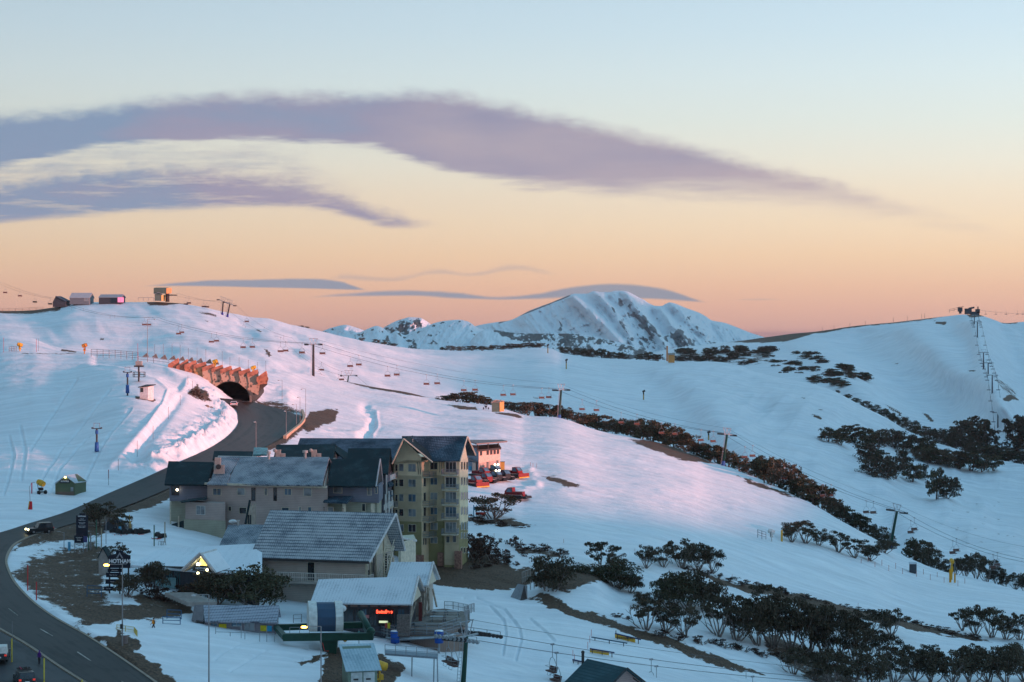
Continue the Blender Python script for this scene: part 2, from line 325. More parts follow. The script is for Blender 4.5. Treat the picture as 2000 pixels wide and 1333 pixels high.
# folds of the two farther slopes: spurs stand nearer, hollows lie farther
def fold2(px, py, c):
    h = -30*line_mask(px, py, [(1310,716),(1370,775),(1450,860),(1540,980)], 38)+22*line_mask(px, py, [(1200,735),(1290,810),(1380,920)], 55)-22*line_mask(px, py, [(1500,750),(1620,860),(1740,980),(1840,1110)], 42)
    h = h+20*line_mask(px, py, [(1600,850),(1680,950),(1760,1070)], 36)-13*line_mask(px, py, [(1078,690),(1160,735),(1290,800)], 20)-22*line_mask(px, py, [(1850,980),(1910,1040),(1990,1100)], 38)+16*line_mask(px, py, [(940,710),(1010,760),(1080,800)], 40)-10*line_mask(px, py, [(640,665),(760,720),(860,770)], 26)
    return h*np.clip((py-c)/14, 0, 1)
def fold3(px, py, c):
    h = -70*line_mask(px, py, [(1900,625),(1925,700),(1955,780),(2010,860)], 26)-55*line_mask(px, py, [(1780,640),(1840,695),(1900,735),(1950,790)], 30)+75*line_mask(px, py, [(1680,690),(1780,765),(1850,800)], 50)-45*line_mask(px, py, [(1560,670),(1640,720),(1720,800)], 30)+30*line_mask(px, py, [(1960,650),(1990,720)], 18)
    return h*np.clip((py-c)/16, 0, 1)
S2.fold = fold2; S3.fold = fold3

# road and car park edges, as they lie on the ground
INN = [(400,1390),(345,1360),(250,1292),(170,1240),(100,1200),(55,1165),(22,1125),(12,1095),(25,1066),(60,1048),(120,1030),(180,1012),(270,980),(340,950),(420,915),(500,882),(560,848),(586,820),(560,803),(520,793),(487,783)]
OUT = [(262,1390),(215,1360),(120,1302),(50,1255),(-20,1215),(-80,1170),(-130,1125),(-150,1085),(-110,1055),(-20,1045),(60,1022),(130,1000),(210,965),(280,935),(350,903),(412,874),(449,848),(465,825),(463,805),(447,791),(414,777)]
ROADPOLY = INN+OUT[::-1]
PARKPOLY = [(-20,1219),(50,1259),(120,1306),(215,1366),(262,1398),(-400,1398),(-400,1150),(-90,1176)]
TUN = (450, 560.0)          # tunnel mouth: column and distance
def relief1(px, py, x, y):
    h = .75*fbm(x/26, y/34, 4, 3)+.16*fbm(x/5, y/7, 3, 9)+.10*ridged((x+y)/4.0, (y-x)/40, 2, 19)
    # the steep snow bank left by the plough above the road, and the smaller one on the right
    h = h*1.0
    bank = line_mask(px, py*1.0, [(300,905),(350,884),(400,858),(434,832),(447,808),(440,792),(405,768)], 12)
    h = h+bank*(1.0+1.3*fbm(x/4, y/4, 5, 21)+.8*ridged(x/2.2, y/2.2, 3, 22))
    b2 = line_mask(px, py, [(600,840),(640,842),(690,850),(716,835),(722,800)], 9)
    h = h+b2*(.35+.6*fbm(x/4, y/4, 3, 2))
    b3 = line_mask(px, py, [(495,752),(530,758),(560,775)], 16); h = h+b3*(.9+.7*fbm(x/4, y/4, 3, 5))
    b4 = line_mask(px, py, [(370,745),(330,790),(270,855),(215,915)], 7); h = h+b4*.45
    b5 = line_mask(px, py, [(560,742),(700,752),(820,765)], 5)
    h = h+.5*line_mask(px, py, [(1035,920),(1050,945),(1010,960)], 8)*(.7+fbm(x/3, y/3, 3, 5))
    mound = line_mask(px, py, [(1080,1140),(1160,1155)], 30); h = h+2.2*mound
    rough = poly_mask(px, py, [(230,930),(330,850),(440,780),(460,820),(440,860),(300,930)], 25)
    h = h+rough*(.75*ridged(x/6, y/4, 5, 8)+.35*fbm(x/1.5, y/1.5, 3, 28))
    chop = poly_mask(px, py, [(1110,1150),(1280,1170),(1480,1290),(1200,1215)], 14); h = h+chop*.25*fbm(x/1.6, y/1.6, 2, 31)
    def G(pts, w, a): 
        nonlocal h; h = h+a*line_mask(px, py, pts, w)
    G([(190,702),(260,712),(315,728),(348,752),(350,775),(322,812),(285,862),(262,895)], 11, -.9); G([(195,712),(262,724),(305,742),(328,765),(318,790),(290,830)], 3, .35); G([(265,704),(325,720),(365,745)], 4, .5)
    for q in ([(175,852),(150,880),(120,915),(98,962)], [(255,800),(215,850),(185,900),(165,950)], [(18,850),(27,890),(20,930),(8,965)], [(40,830),(50,880),(42,940)], [(215,760),(160,830),(120,880),(70,960)], [(150,740),(95,820),(60,880)], [(905,1168),(955,1183),(984,1212),(988,1240),(982,1275)], [(930,1168),(985,1192),(1014,1226),(1018,1250),(1008,1285)], [(1035,1210),(1058,1228),(1082,1252)], [(420,1290),(470,1262),(540,1256),(600,1270)], [(450,1310),(520,1275),(590,1290)]):
        G(q, 2.2, -.30); G([(a+4, b) for a, b in q], 1.6, .12)
    G([(715,800),(728,820),(725,838),(712,852)], 11, -1.0); G([(735,808),(738,830),(728,850)], 4, .5)
    road = np.maximum(poly_mask(px, py, ROADPOLY, 9), poly_mask(px, py, PARKPOLY, 8))
    flat = np.clip(road*1.4, 0, 1)
    h = h*(1-flat)-.22*flat
    return h
def dirt1(px, py, x, y):
    px0_, py0_ = px, py; amp = np.clip((py-700)/400, .12, 1)
    px = px0_+13*amp*fbm(x/2.6, y/4.5, 5, 61, .65); py = py0_+9*amp*fbm(x/2.6+40, y/5, 5, 71, .65)
    d = np.zeros(px.shape)
    def A(poly, soft=14, a=1.0):
        nonlocal d; d = np.maximum(d, a*poly_mask(px, py, poly, soft))
    A([(22,1120),(60,1080),(130,1070),(185,1060),(225,1085),(205,1130),(215,1180),(200,1215),(160,1225),(120,1195),(60,1160)], 30, .73)
    A([(60,1040),(130,1022),(210,1000),(240,1010),(200,1052),(90,1062),(20,1075)], 10, .75)
    A([(120,1185),(300,1180),(380,1190),(330,1215),(210,1225),(160,1222)], 10, .85)
    A([(150,1228),(235,1262),(300,1300),(360,1345),(330,1370),(180,1245)], 10, 1)
    A([(225,1240),(275,1262),(270,1275),(225,1272)], 8, .9)
    A([(250,1165),(380,1160),(380,1200),(300,1205)], 10, .8)
    A([(330,945),(270,975),(180,1008),(185,1020),(300,992),(350,962)], 7, 1)
    A([(500,830),(560,800),(590,812),(600,835),(540,880),(480,905),(440,905)], 10, .9)
    A([(585,835),(605,805),(640,799),(660,801),(655,822),(600,848)], 8, 1)
    A([(488,780),(540,783),(600,805),(560,812),(500,800)], 10, .62)
    A([(365,770),(385,752),(405,772),(412,788),(385,780)], 8, .9)
    A([(262,772),(305,780),(300,786),(265,779)], 4, .8)
    A([(840,1098),(960,1108),(1045,1120),(1050,1140),(990,1152),(880,1146),(845,1138)], 10, 1)
    A([(915,1075),(950,1080),(1010,1115),(960,1118),(912,1105)], 9, 1)
    A([(1045,1135),(1100,1122),(1150,1128),(1205,1152),(1150,1160),(1110,1168),(1050,1160)], 9, 1)
    A([(1030,1165),(1060,1168),(1100,1185),(1200,1215),(1290,1240),(1420,1290),(1500,1320),(1440,1310),(1300,1262),(1190,1226),(1100,1205)], 6, 1)
    A([(1330,1108),(1400,1130),(1500,1150),(1600,1172),(1700,1200),(1800,1222),(1900,1240),(1935,1252),(1900,1250),(1800,1236),(1700,1215),(1600,1188),(1500,1165),(1400,1140)], 5, 1)
    A([(1490,1235),(1560,1262),(1620,1300),(1700,1340),(1600,1340),(1500,1280)], 12, .7)
    A([(872,790),(930,795),(932,801),(900,799)], 4, 1)
    A([(965,806),(1012,809),(1022,817),(990,812)], 4, 1)
    A([(1228,859),(1290,865),(1350,886),(1398,904),(1340,901),(1280,880)], 5, 1)
    A([(1440,930),(1480,942),(1510,955),(1560,973),(1530,968),(1480,952)], 5, .95)
    A([(1058,926),(1095,934),(1135,952),(1110,952),(1070,938)], 5, .9)
    A([(915,1012),(1000,1018),(1045,1030),(1000,1032),(925,1026)], 5, .75)
    A([(1000,1070),(1060,1075),(1120,1090),(1080,1092),(1010,1082)], 6, .7)
    A([(664,744),(740,757),(860,775),(860,780),(740,763)], 2.5, .85)
    A([(120,683),(150,687),(148,690),(118,687)], 3, .8)
    A([(40,690),(150,691),(150,693),(40,692)], 3, .7)
    A([(640,1275),(660,1262),(700,1268),(790,1298),(770,1345),(620,1345)], 9, .85)
    A([(575,1298),(650,1276),(652,1284),(590,1300)], 5, .9)
    return d
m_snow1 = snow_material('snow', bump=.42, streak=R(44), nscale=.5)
NU = 1150; NF = 26; NM = 520; NB_ = 26
pxs = np.concatenate([np.linspace(-700, -60, 70, endpoint=False), np.linspace(-60, 2060, NU-140, endpoint=False), np.linspace(2060, 2700, 70)])
def build_sheet(S, pxs, NM, relief, dirt, name, material, front='camera', hole=None, NF=26, NB_=26, bend=.0012):
    nu = len(pxs); cr_ = S.crest(pxs); ts = np.linspace(0, 1, NM)
    cols = S.cols(pxs)
    ti = ts*60; i0 = np.clip(ti.astype(int), 0, 59); f = ti-i0
    D = cols[:, i0]*(1-f)+cols[:, i0+1]*f
    PY = S.pyb+(cr_[:, None]-S.pyb)*ts[None, :]; PX = np.repeat(pxs[:, None], NM, 1)
    if S.fold is not None: D = D+S.fold(PX, PY, cr_[:, None])
    Xm = (PX-1000)/F*D; Ym = D; Zm = -(PY-HY)/F*D
    Zm = Zm+relief(PX, PY, Xm, Ym)*(1 if relief is relief1 else 1)
    dm = dirt(PX, PY, Xm, Ym)
    # towards the camera
    s = np.linspace(.03, 1, NF, endpoint=False)[None, :]; d0 = D[:, :1]; z0 = Zm[:, :1]
    if front == 'camera':
        Yf = d0*s; Zf = z0+(-1.9-z0)*(1-s)**1.5; Zf = np.minimum(Zf, -.179*Yf*1.0-1.2*(1-s)); PXf = np.repeat(pxs[:, None], NF, 1); Xf = (PXf-1000)/F*Yf
    else:
        k = (1-(s-.03)/.97)
        Yf = d0-130*k; Zf = z0-front*k; PXf = np.repeat(pxs[:, None], NF, 1); Xf = (PXf-1000)/F*d0+0*k
    # over the crest and down the far side
    k = np.linspace(0, 1, NB_+1)[None, 1:]; dd = 170*k**1.3; dc = D[:, -1:]
    Yb = dc+dd; Zb = Zm[:, -1:]-((cr_[:, None]-HY)/F)*dd-bend*dd**2; Xb = (pxs[:, None]-1000)/F*Yb
    Xa = np.concatenate([Xf, Xm, Xb], 1); Ya = np.concatenate([Yf, Ym, Yb], 1); Za = np.concatenate([Zf, Zm, Zb], 1)
    dirt_ = np.concatenate([np.zeros(Xf.shape), dm, np.zeros(Xb.shape)], 1)
    V3 = np.stack([Xa, Ya, Za], -1); nv = V3.shape[1]
    keep = None
    if hole is not None: keep = ~hole(Xa, Ya, Za)
    return grid_mesh(name, V3, nu, nv, material, {'dirt': dirt_}, keep)
TX = (450-1000)/F*560; TZ = -(783-HY)/F*560      # tunnel floor centre
HW = 5.6
def hole(x, y, z):
    return (np.abs(x-(TX+.0*(y-560))) < HW-.1) & (y > 554) & (y < 585) & (z < TZ+6.2)
ground = build_sheet(S1, pxs, NM, relief1, dirt1, 'ground', m_snow1, hole=hole)
def relief2(px, py, x, y):
    h = 2.6*fbm(x/55, y/75, 4, 13)+.5*ridged((x+y*.35)/16, y/70, 3, 4)
    side = np.exp(-((px-560)/230)**2)
    h = h+side*(1.1*ridged((x*.8+y*.35)/13, (y-x)/60, 4, 6)+.8*fbm(x/16, y/16, 3, 2))
    gl = np.clip((px-1150)/300, 0, 1); h = h+gl*1.3*ridged((x*.9-y*.25)/12, y/80, 3, 18)
    edge = np.clip((py-S2.crest(px[:, 0])[:, None])/8, 0, 1)
    return h*(.25+.75*edge)
def dirt2(px, py, x, y):
    d = np.zeros(px.shape)
    def A(poly, soft=6, a=1.0):
        nonlocal d; d = np.maximum(d, a*poly_mask(px, py, poly, soft))
    A([(-200,604),(60,602),(120,596),(118,606),(60,614),(0,614),(-200,612)], 5, .9)
    A([(284,586),(345,589),(350,594),(320,597),(290,595)], 3, 1)
    A([(340,590),(360,593),(368,596),(345,594)], 2, .9)
    A([(386,612),(420,616),(424,620),(390,616)], 3, .8)
    A([(488,640),(502,645),(513,655),(508,655),(498,647)], 2.5, .9)
    A([(515,688),(521,690),(530,704),(525,705)], 2.5, 1)
    A([(400,628),(406,631),(406,634),(400,631)], 2.5, .7); A([(425,636),(433,640),(430,642)], 2.5, .7)
    A([(196,655),(204,657),(202,660),(196,659)], 2.5, .8); A([(614,729),(650,738),(625,735)], 3, .8)
    A([(1040,774),(1055,778),(1052,781),(1040,778)], 3, .6)
    A([(1562,779),(1573,785),(1570,787)], 2.5, .9); A([(1585,817),(1606,825),(1604,829),(1590,823)], 2.5, .9); A([(1464,816),(1476,822),(1470,822)], 2.5, .6)
    A([(1580,805),(1585,809),(1578,808)], 2, .6); A([(1596,808),(1608,813),(1600,813)], 2, .7)
    for k in range(30):
        a = 1905+55*math.sin(k*2.3)+k*.6; b = 975+k*2.9+8*math.cos(k*1.7); A([(a, b), (a+6, b+1), (a+7, b+4), (a+1, b+3)], 2.5, .55)
    return d
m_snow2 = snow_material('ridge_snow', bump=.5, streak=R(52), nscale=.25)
px2 = np.linspace(-700, 2700, 850)
ridge = build_sheet(S2, px2, 300, relief2, dirt2, 'snow_ridge', m_snow2, front=45, bend=.0009)
def relief3(px, py, x, y):
    return (4.5*fbm(x/90, y/120, 4, 33)+.8*ridged((x+y*.2)/30, y/150, 3, 14))*(.3+.7*np.clip((py-S3.crest(px[:, 0])[:, None])/10, 0, 1))
def dirt3(px, py, x, y):
    d = np.zeros(px.shape)
    def A(poly, soft=6, a=1.0):
        nonlocal d; d = np.maximum(d, a*poly_mask(px, py, poly, soft))
    A([(1420,668),(1520,652),(1615,642),(1700,632),(1790,620),(1790,625),(1700,637),(1640,646),(1590,653),(1530,668),(1490,670)], 4, .95)
    A([(1780,621),(1860,611),(1862,615),(1790,626)], 3, .7)
    A([(1823,624),(1850,624),(1846,628),(1830,628)], 2.5, 1); A([(1882,606),(1925,606),(1925,617),(1895,618)], 3, .9)
    A([(1744,711),(1756,714),(1752,717)], 2, .8); A([(1888,719),(1900,717),(1906,722),(1893,722)], 2, .8)
    A([(1956,779),(1975,776),(1992,783),(1985,786),(1962,784)], 2.5, 1); A([(1800,804),(1815,812),(1825,824),(1818,824),(1806,812)], 2.5, 1)
    A([(1728,788),(1745,799),(1765,811),(1755,810),(1738,799)], 2.5, .8)
    A([(1300,690),(1400,684),(1520,682),(1500,720),(1400,712),(1320,706)], 14, .5)
    A([(1940,735),(1965,742),(1990,760),(1985,790),(1950,760)], 10, .45)
    return d
px3 = np.linspace(1100, 2700, 420)
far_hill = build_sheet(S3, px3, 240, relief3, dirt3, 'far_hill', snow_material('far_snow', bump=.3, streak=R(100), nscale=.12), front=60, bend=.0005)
def heightfield(name, xs, ys, fz, material, dirt=None):
    Xg, Yg = np.meshgrid(xs, ys, indexing='ij'); Zg = fz(Xg, Yg)
    return grid_mesh(name, np.stack([Xg, Yg, Zg], -1), len(xs), len(ys), material, {'dirt': np.zeros(Xg.shape) if dirt is None else dirt(Xg, Yg, Zg)})
# unseen hill added right of the frame, its crest shaped to shade the slopes
def shade_hill_z(x, y):
    xr = pchip([-600,0,400,700,1000,1400,2000,3000], [330,330,330,350,420,620,900,1000], y.ravel()).reshape(y.shape)
    H = pchip([-600,0,150,240,310,390,530,670,770,1010,1310,1910,2910], [16,16,13,6,-10,-24,-29,-8,10,22,60,120,160], y.ravel()).reshape(y.shape)
    w = np.where(x < xr, (xr-x)/85, (x-xr)/260)
    return -75+(H+75)*np.exp(-w**2*1.2)+.8*fbm(x/90, y/120, 3, 3)*np.clip(w, 0, 1)
shade_hill = heightfield('shade_hill', np.linspace(215, 1900, 150), np.linspace(-600, 3000, 260), shade_hill_z, m_snow2)
def shade_range_z(x, y):
    return -200+700*np.exp(-((x-3800-.25*(y-6000))/1100)**2)*(.8+.3*fbm(x/900, y/900, 4, 7))
shade_range = heightfield('shade_range', np.linspace(2300, 7000, 90), np.linspace(2200, 11300, 140), shade_range_z, m_snow2)  # unseen range added to keep the far mountain out of the sun
plain = heightfield('valley_floor', np.linspace(-7300, 7300, 40), np.linspace(900, 11400, 40), lambda x, y: -330+0*x, snow_material('valley_forest', dirt=((.012,.016,.014),(.03,.035,.03)), nscale=.01), dirt=lambda x, y, z: np.ones(x.shape))
bl = S3.at(1990, 640)
def small_spur(px, py, x, y): return 1.5*fbm(x/60, y/60, 3, 8)
S4 = Sheet([(1900,640),(1950,630),(1965,631),(1985,629),(2000,628),(2100,622),(2400,640)], 700, {1900:[(700,2000),(640,2300)],2100:[(700,2000),(622,2300)],2400:[(700,2000),(640,2300)]})
spur = build_sheet(S4, np.linspace(1900, 2400, 60), 40, small_spur, lambda px, py, x, y: np.maximum(0, .8*poly_mask(px, py, [(1950,626),(1990,626),(1985,632),(1960,633)], 3)), 'back_spur', m_snow2, front=60, bend=.0003)
# ---------------------------------------------------------------- the high mountain and its foothills
def mountain_material(name, dark, hz):
    return snow_material(name, dirt=dark, bump=.5, nscale=hz, tint=(.80,.83,.86))
m_mt = mountain_material('mountain_snow', ((.05,.06,.07),(.14,.15,.16)), .02)
m_fh = mountain_material('foothill_snow', ((.025,.03,.032),(.06,.07,.07)), .03)
def range_sheet(name, crest, pyb, d0, d1, material, disp, dirt, px0, px1, n=500, rows=130):
    S = Sheet(crest, pyb, {px0:[(pyb, d0), (0, d1)], px1:[(pyb, d0), (0, d1)]})
    pxs_ = np.linspace(px0, px1, n); cr_ = S.crest(pxs_)
    t = np.linspace(0, 1, rows)[None, :]; PX = np.repeat(pxs_[:, None], rows, 1); PY = pyb+(cr_[:, None]-pyb)*t; D = d0+(d1-d0)*t
    fade = np.clip((PY-cr_[:, None])/6, 0, 1)
    D = D-disp(PX, PY)*fade
    X_ = (PX-1000)/F*D; Z_ = -(PY-HY)/F*D
    k = np.linspace(0, 1, 13)[None, 1:]; Db = D[:, -1:]+1800*k; Zb = Z_[:, -1:]-700*k**1.4; Xb = (pxs_[:, None]-1000)/F*Db
    q = dirt(PX, PY); return grid_mesh(name, np.stack([np.concatenate([X_, Xb], 1), np.concatenate([D, Db], 1), np.concatenate([Z_, Zb], 1)], -1), n, rows+12, material, {'dirt': np.concatenate([q, 0*Xb], 1)})
def spur_(px, py, pts, w, a): return a*line_mask(px, py, pts, w)
def d_peak(px, py):
    v = spur_(px, py, [(1115,578),(1150,605),(1185,640),(1215,672)], 9, 420)+spur_(px, py, [(1222,570),(1245,605),(1275,640),(1300,680)], 8, 330)
    v = v+spur_(px, py, [(1165,570),(1190,600),(1225,650),(1240,680)], 7, 260)+spur_(px, py, [(1285,600),(1310,635),(1340,665)], 8, 260)+spur_(px, py, [(1310,592),(1345,625),(1380,655)], 8, 240)
    v = v+spur_(px, py, [(1400,628),(1420,648),(1450,665)], 9, 160)+spur_(px, py, [(1040,606),(1030,630),(1060,650)], 14, 150)
    v = v+120*ridged((px-py*.75)/26, (py+px*.3)/70, 4, 3)+70*fbm(px/9, py/9, 4, 5)
    return v
def r_peak(px, py):
    z = fbm(px/14-py/30, (py+px*.55)/16, 4, 41); z2 = fbm((px-py*.8)/7, (py+px)/22, 3, 11)
    hv = poly_mask(px, py, [(1165,590),(1215,580),(1270,605),(1330,650),(1390,680),(1230,700),(1205,660)], 40)
    md = poly_mask(px, py, [(1290,600),(1340,612),(1460,655),(1480,690),(1330,690)], 30)
    lf = poly_mask(px, py, [(1030,612),(1140,628),(1150,655),(1040,660)], 18)
    base = -.80+1.0*hv*.75+.50*md+.33*lf
    v = np.clip((base+.75*z+.75*z2+.12)*1.7, 0, 1)
    ridge_line = line_mask(px, py, [(975,631),(1040,607),(1077,592),(1112,578)], 2.2)
    return np.maximum(v, .75*ridge_line)
PEAK = [(880,672),(905,650),(930,637),(975,629),(992,627),(1037,606),(1077,591),(1112,577),(1122,574),(1145,574),(1160,569),(1175,571),(1190,571),(1205,568),(1222,569),(1235,574),(1247,581),(1258,586),(1265,591),(1282,598),(1292,598),(1300,594),(1308,591),(1318,593),(1340,602),(1365,611),(1378,618),(1390,626),(1415,631),(1440,640),(1465,650),(1490,658),(1520,668),(1600,695)]
peak = range_sheet('mountain', PEAK, 720, 6800, 9000, m_mt, d_peak, r_peak, 880, 1600, 620, 170)
def d_fh(px, py): return 60*ridged(px/26+py/40, py/34, 4, 9)+25*fbm(px/8, py/8, 3, 4)
def mk(zones, amp=.9, base=-.35):
    def f(px, py):
        z = fbm(px/9, py/6, 4, 17)+.6*fbm(px/3, py/3, 2, 3); v = np.full(px.shape, base)
        for pl, a, s in zones: v = v+a*poly_mask(px, py, pl, s)
        return np.clip(v+amp*z, 0, 1)
    return f
f1 = range_sheet('back_hill', [(580,690),(610,662),(627,649),(650,640),(675,635),(695,640),(712,646),(735,655),(780,690)], 720, 6600, 7400, m_fh, d_fh,
    mk([([(620,652),(655,641),(640,650),(625,658)], .9, 4), ([(680,650),(720,648),(720,660),(690,656)], .6, 5)]), 580, 780, 140, 50)
f2 = range_sheet('forested_hill', [(700,690),(735,650),(750,640),(775,627),(788,623),(800,620),(820,621),(832,627),(842,634),(860,648),(900,690)], 720, 6200, 7000, m_fh, d_fh,
    mk([([(745,645),(775,625),(818,619),(828,640),(800,660),(760,655)], .95, 12)]), 700, 900, 160, 60)
f3 = range_sheet('foothill_slope', [(600,700),(640,664),(662,655),(695,652),(720,642),(735,637),(750,642),(762,652),(775,646),(790,655),(805,649),(837,636),(850,631),(870,627),(897,625),(915,629),(932,640),(962,648),(990,655),(1020,672),(1100,700)], 720, 5000, 6000, m_fh, d_fh,
    mk([([(735,642),(760,655),(775,670),(800,700),(770,700),(752,672)], .75, 7), ([(808,650),(870,628),(905,627),(860,633),(815,652)], .9, 4), ([(775,650),(800,655),(830,690),(810,695)], .75, 6),
        ([(915,640),(925,650),(960,690),(930,690)], .65, 8), ([(690,655),(725,640),(730,645),(700,664)], .7, 4), ([(825,650),(850,655),(860,680),(830,668)], .5, 6)]), 600, 1100, 380, 80)
f4 = range_sheet('forest_ridge', [(900,690),(935,650),(950,644),(975,646),(1000,650),(1050,652),(1115,652),(1152,657),(1190,665),(1227,673),(1265,686),(1310,705)], 730, 4600, 5600, m_fh, d_fh,
    mk([([(945,640),(1000,647),(1115,649),(1190,662),(1280,690),(1250,720),(1050,680),(990,662)], 1.0, 9), ([(1150,672),(1190,672),(1215,690),(1180,692)], -.8, 8), ([(1040,665),(1090,668),(1090,690),(1030,690)], -.7, 9)], .8), 900, 1310, 320, 70)
# ---------------------------------------------------------------- road, car park, verge
def ribbon(name, inner, outer, material, lift, n=420, w=14, S=S1):
    a = np.array(inner, float); b = np.array(outer, float)
    L_ = np.concatenate([[0], np.cumsum(np.hypot(*(np.diff((a+b)/2, axis=0).T)))]); u = np.linspace(0, L_[-1], n)
    A_ = np.stack([pchip(L_, a[:, i], u) for i in (0, 1)], -1); B_ = np.stack([pchip(L_, b[:, i], u) for i in (0, 1)], -1)
    f = np.linspace(0, 1, w)[None, :, None]; Q = A_[:, None]*(1-f)+B_[:, None]*f
    px, py = Q[..., 0].ravel(), Q[..., 1].ravel(); t = (py-S.pyb)/(S.crest(px)-S.pyb); d = S.dist(px, t)
    d = np.where(t < 0, d*(1-(-t)*.35), d)
    V3 = np.stack([(px-1000)/F*d, d, -(py-HY)/F*d+lift], -1)
    return grid_mesh(name, V3[::-1], n, w, material, {'across': np.tile(np.linspace(0, 1, w), n)[::-1], 'along': np.repeat(u, w)[::-1]})
def asphalt(name, c0, c1, lines=False):
    m = bpy.data.materials.new(name); m.use_nodes = True; t, b, N, L = nodes(m)
    g = N('ShaderNodeNewGeometry'); n1 = N('ShaderNodeTexNoise'); L(g.outputs['Position'], n1.inputs[0]); n1.inputs['Scale'].default_value = .22; n1.inputs['Detail'].default_value = 8; n1.inputs['Roughness'].default_value = .65
    ac = N('ShaderNodeAttribute', attribute_name='across'); al = N('ShaderNodeAttribute', attribute_name='along')
    cv = N('ShaderNodeCombineXYZ'); L(ac.outputs['Fac'], cv.inputs[0]); L(al.outputs['Fac'], cv.inputs[1])
    mp = N('ShaderNodeMapping'); L(cv.outputs[0], mp.inputs[0]); mp.inputs['Scale'].default_value = (14, .012, 1)
    n2 = N('ShaderNodeTexNoise'); L(mp.outputs[0], n2.inputs[0]); n2.inputs['Scale'].default_value = 1; n2.inputs['Detail'].default_value = 5
    ad = N('ShaderNodeMath', operation='ADD'); L(n1.outputs[0], ad.inputs[0]); L(n2.outputs[0], ad.inputs[1])
    r = N('ShaderNodeValToRGB'); L(ad.outputs[0], r.inputs[0]); r.color_ramp.elements[0].position = .75; r.color_ramp.elements[1].position = 1.3
    r.color_ramp.elements[0].color = (*c0, 1); r.color_ramp.elements[1].color = (*c1, 1)
    L(r.outputs[0], b.inputs['Base Color']); b.inputs['Roughness'].default_value = .55; b.inputs['Specular IOR Level'].default_value = .15
    return m
m_road = asphalt('wet_asphalt', (.010,.012,.014), (.034,.033,.034))
m_park = asphalt('car_park_asphalt', (.018,.020,.024), (.058,.058,.062))
inn = INN; out = OUT
road = ribbon('road', inn, out, m_road, .05)
m_grit = mat('grit', (.13,.10,.075), .95, noise_=(.8, .45))
def edge_strip(name, pts, dx, dy, material, lift, n=300, w=4):
    return ribbon(name, pts, [(x+dx, y+dy) for x, y in pts], material, lift, n, w)
# car park in front of the road
pk = ribbon('car_park', [(-150,1150),(-80,1182),(-20,1222),(50,1262),(120,1309),(215,1368),(250,1392)], [(-420,1180),(-420,1230),(-420,1290),(-420,1330),(-300,1360),(-100,1390),(0,1396)], m_park, .03, 200, 20)
m_kerb = mat('kerb_concrete', (.30,.24,.19), .9)
def ground_tube(name, pts, w, h, material, S=S1, n=120, lift=0.0, kind='structure'):
    a = np.array(pts, float); L_ = np.concatenate([[0], np.cumsum(np.hypot(*np.diff(a, axis=0).T))]); u = np.linspace(0, L_[-1], n)
    q = [S.at(float(x), float(y)) for x, y in zip(pchip(L_, a[:, 0], u), pchip(L_, a[:, 1], u))]
    bm = bmesh.new(); prev = None
    for i, p in enumerate(q):
        d = (q[min(i+1, n-1)]-q[max(i-1, 0)]); d.z = 0; d.normalize(); s = Vector((d.y, -d.x, 0))*w/2
        vs = [bm.verts.new(p+s+Vector((0,0,lift-.1))), bm.verts.new(p+s+Vector((0,0,lift+h))), bm.verts.new(p-s+Vector((0,0,lift+h))), bm.verts.new(p-s+Vector((0,0,lift-.1)))]
        if prev:
            for k in range(4): bm.faces.new((prev[k], prev[(k+1) % 4], vs[(k+1) % 4], vs[k]))
        else: bm.faces.new(vs)
        prev = vs
    bm.faces.new(prev[::-1]); bmesh.ops.recalc_face_normals(bm, faces=bm.faces)
    me = bpy.data.meshes.new(name); bm.to_mesh(me); bm.free(); me.materials.append(material)
    o = bpy.data.objects.new(name, me); col.objects.link(o)
    if kind: o['kind'] = kind
    return o
ground_tube('kerb', [(-150,1146),(-80,1176),(-20,1218),(50,1259),(120,1306),(200,1356)], .35, .16, m_kerb)
ground_tube('road_kerb', [(330,1352),(250,1296),(170,1243),(100,1203),(55,1168),(22,1127),(12,1096),(25,1067),(60,1049),(110,1034)], .35, .14, m_kerb)
m_line = mat('road_paint', (.42,.40,.36), .8, noise_=(1.5, .5))
for i, f in enumerate([.05,.12,.19,.26,.33,.40,.47,.54]):
    k = f*10; j = int(k); fr = k-j
    def mid(j_, fr_, o): 
        a = np.array(INN[j_])*(1-o)+np.array(OUT[j_])*o; b = np.array(INN[j_+1])*(1-o)+np.array(OUT[j_+1])*o; return tuple(a*(1-fr_)+b*fr_)
    if 1 <= j < 9: ground_tube('road_marking', [mid(j, .1, .5), mid(j, .45, .5)], .14, .004, m_line, n=6, lift=.07)
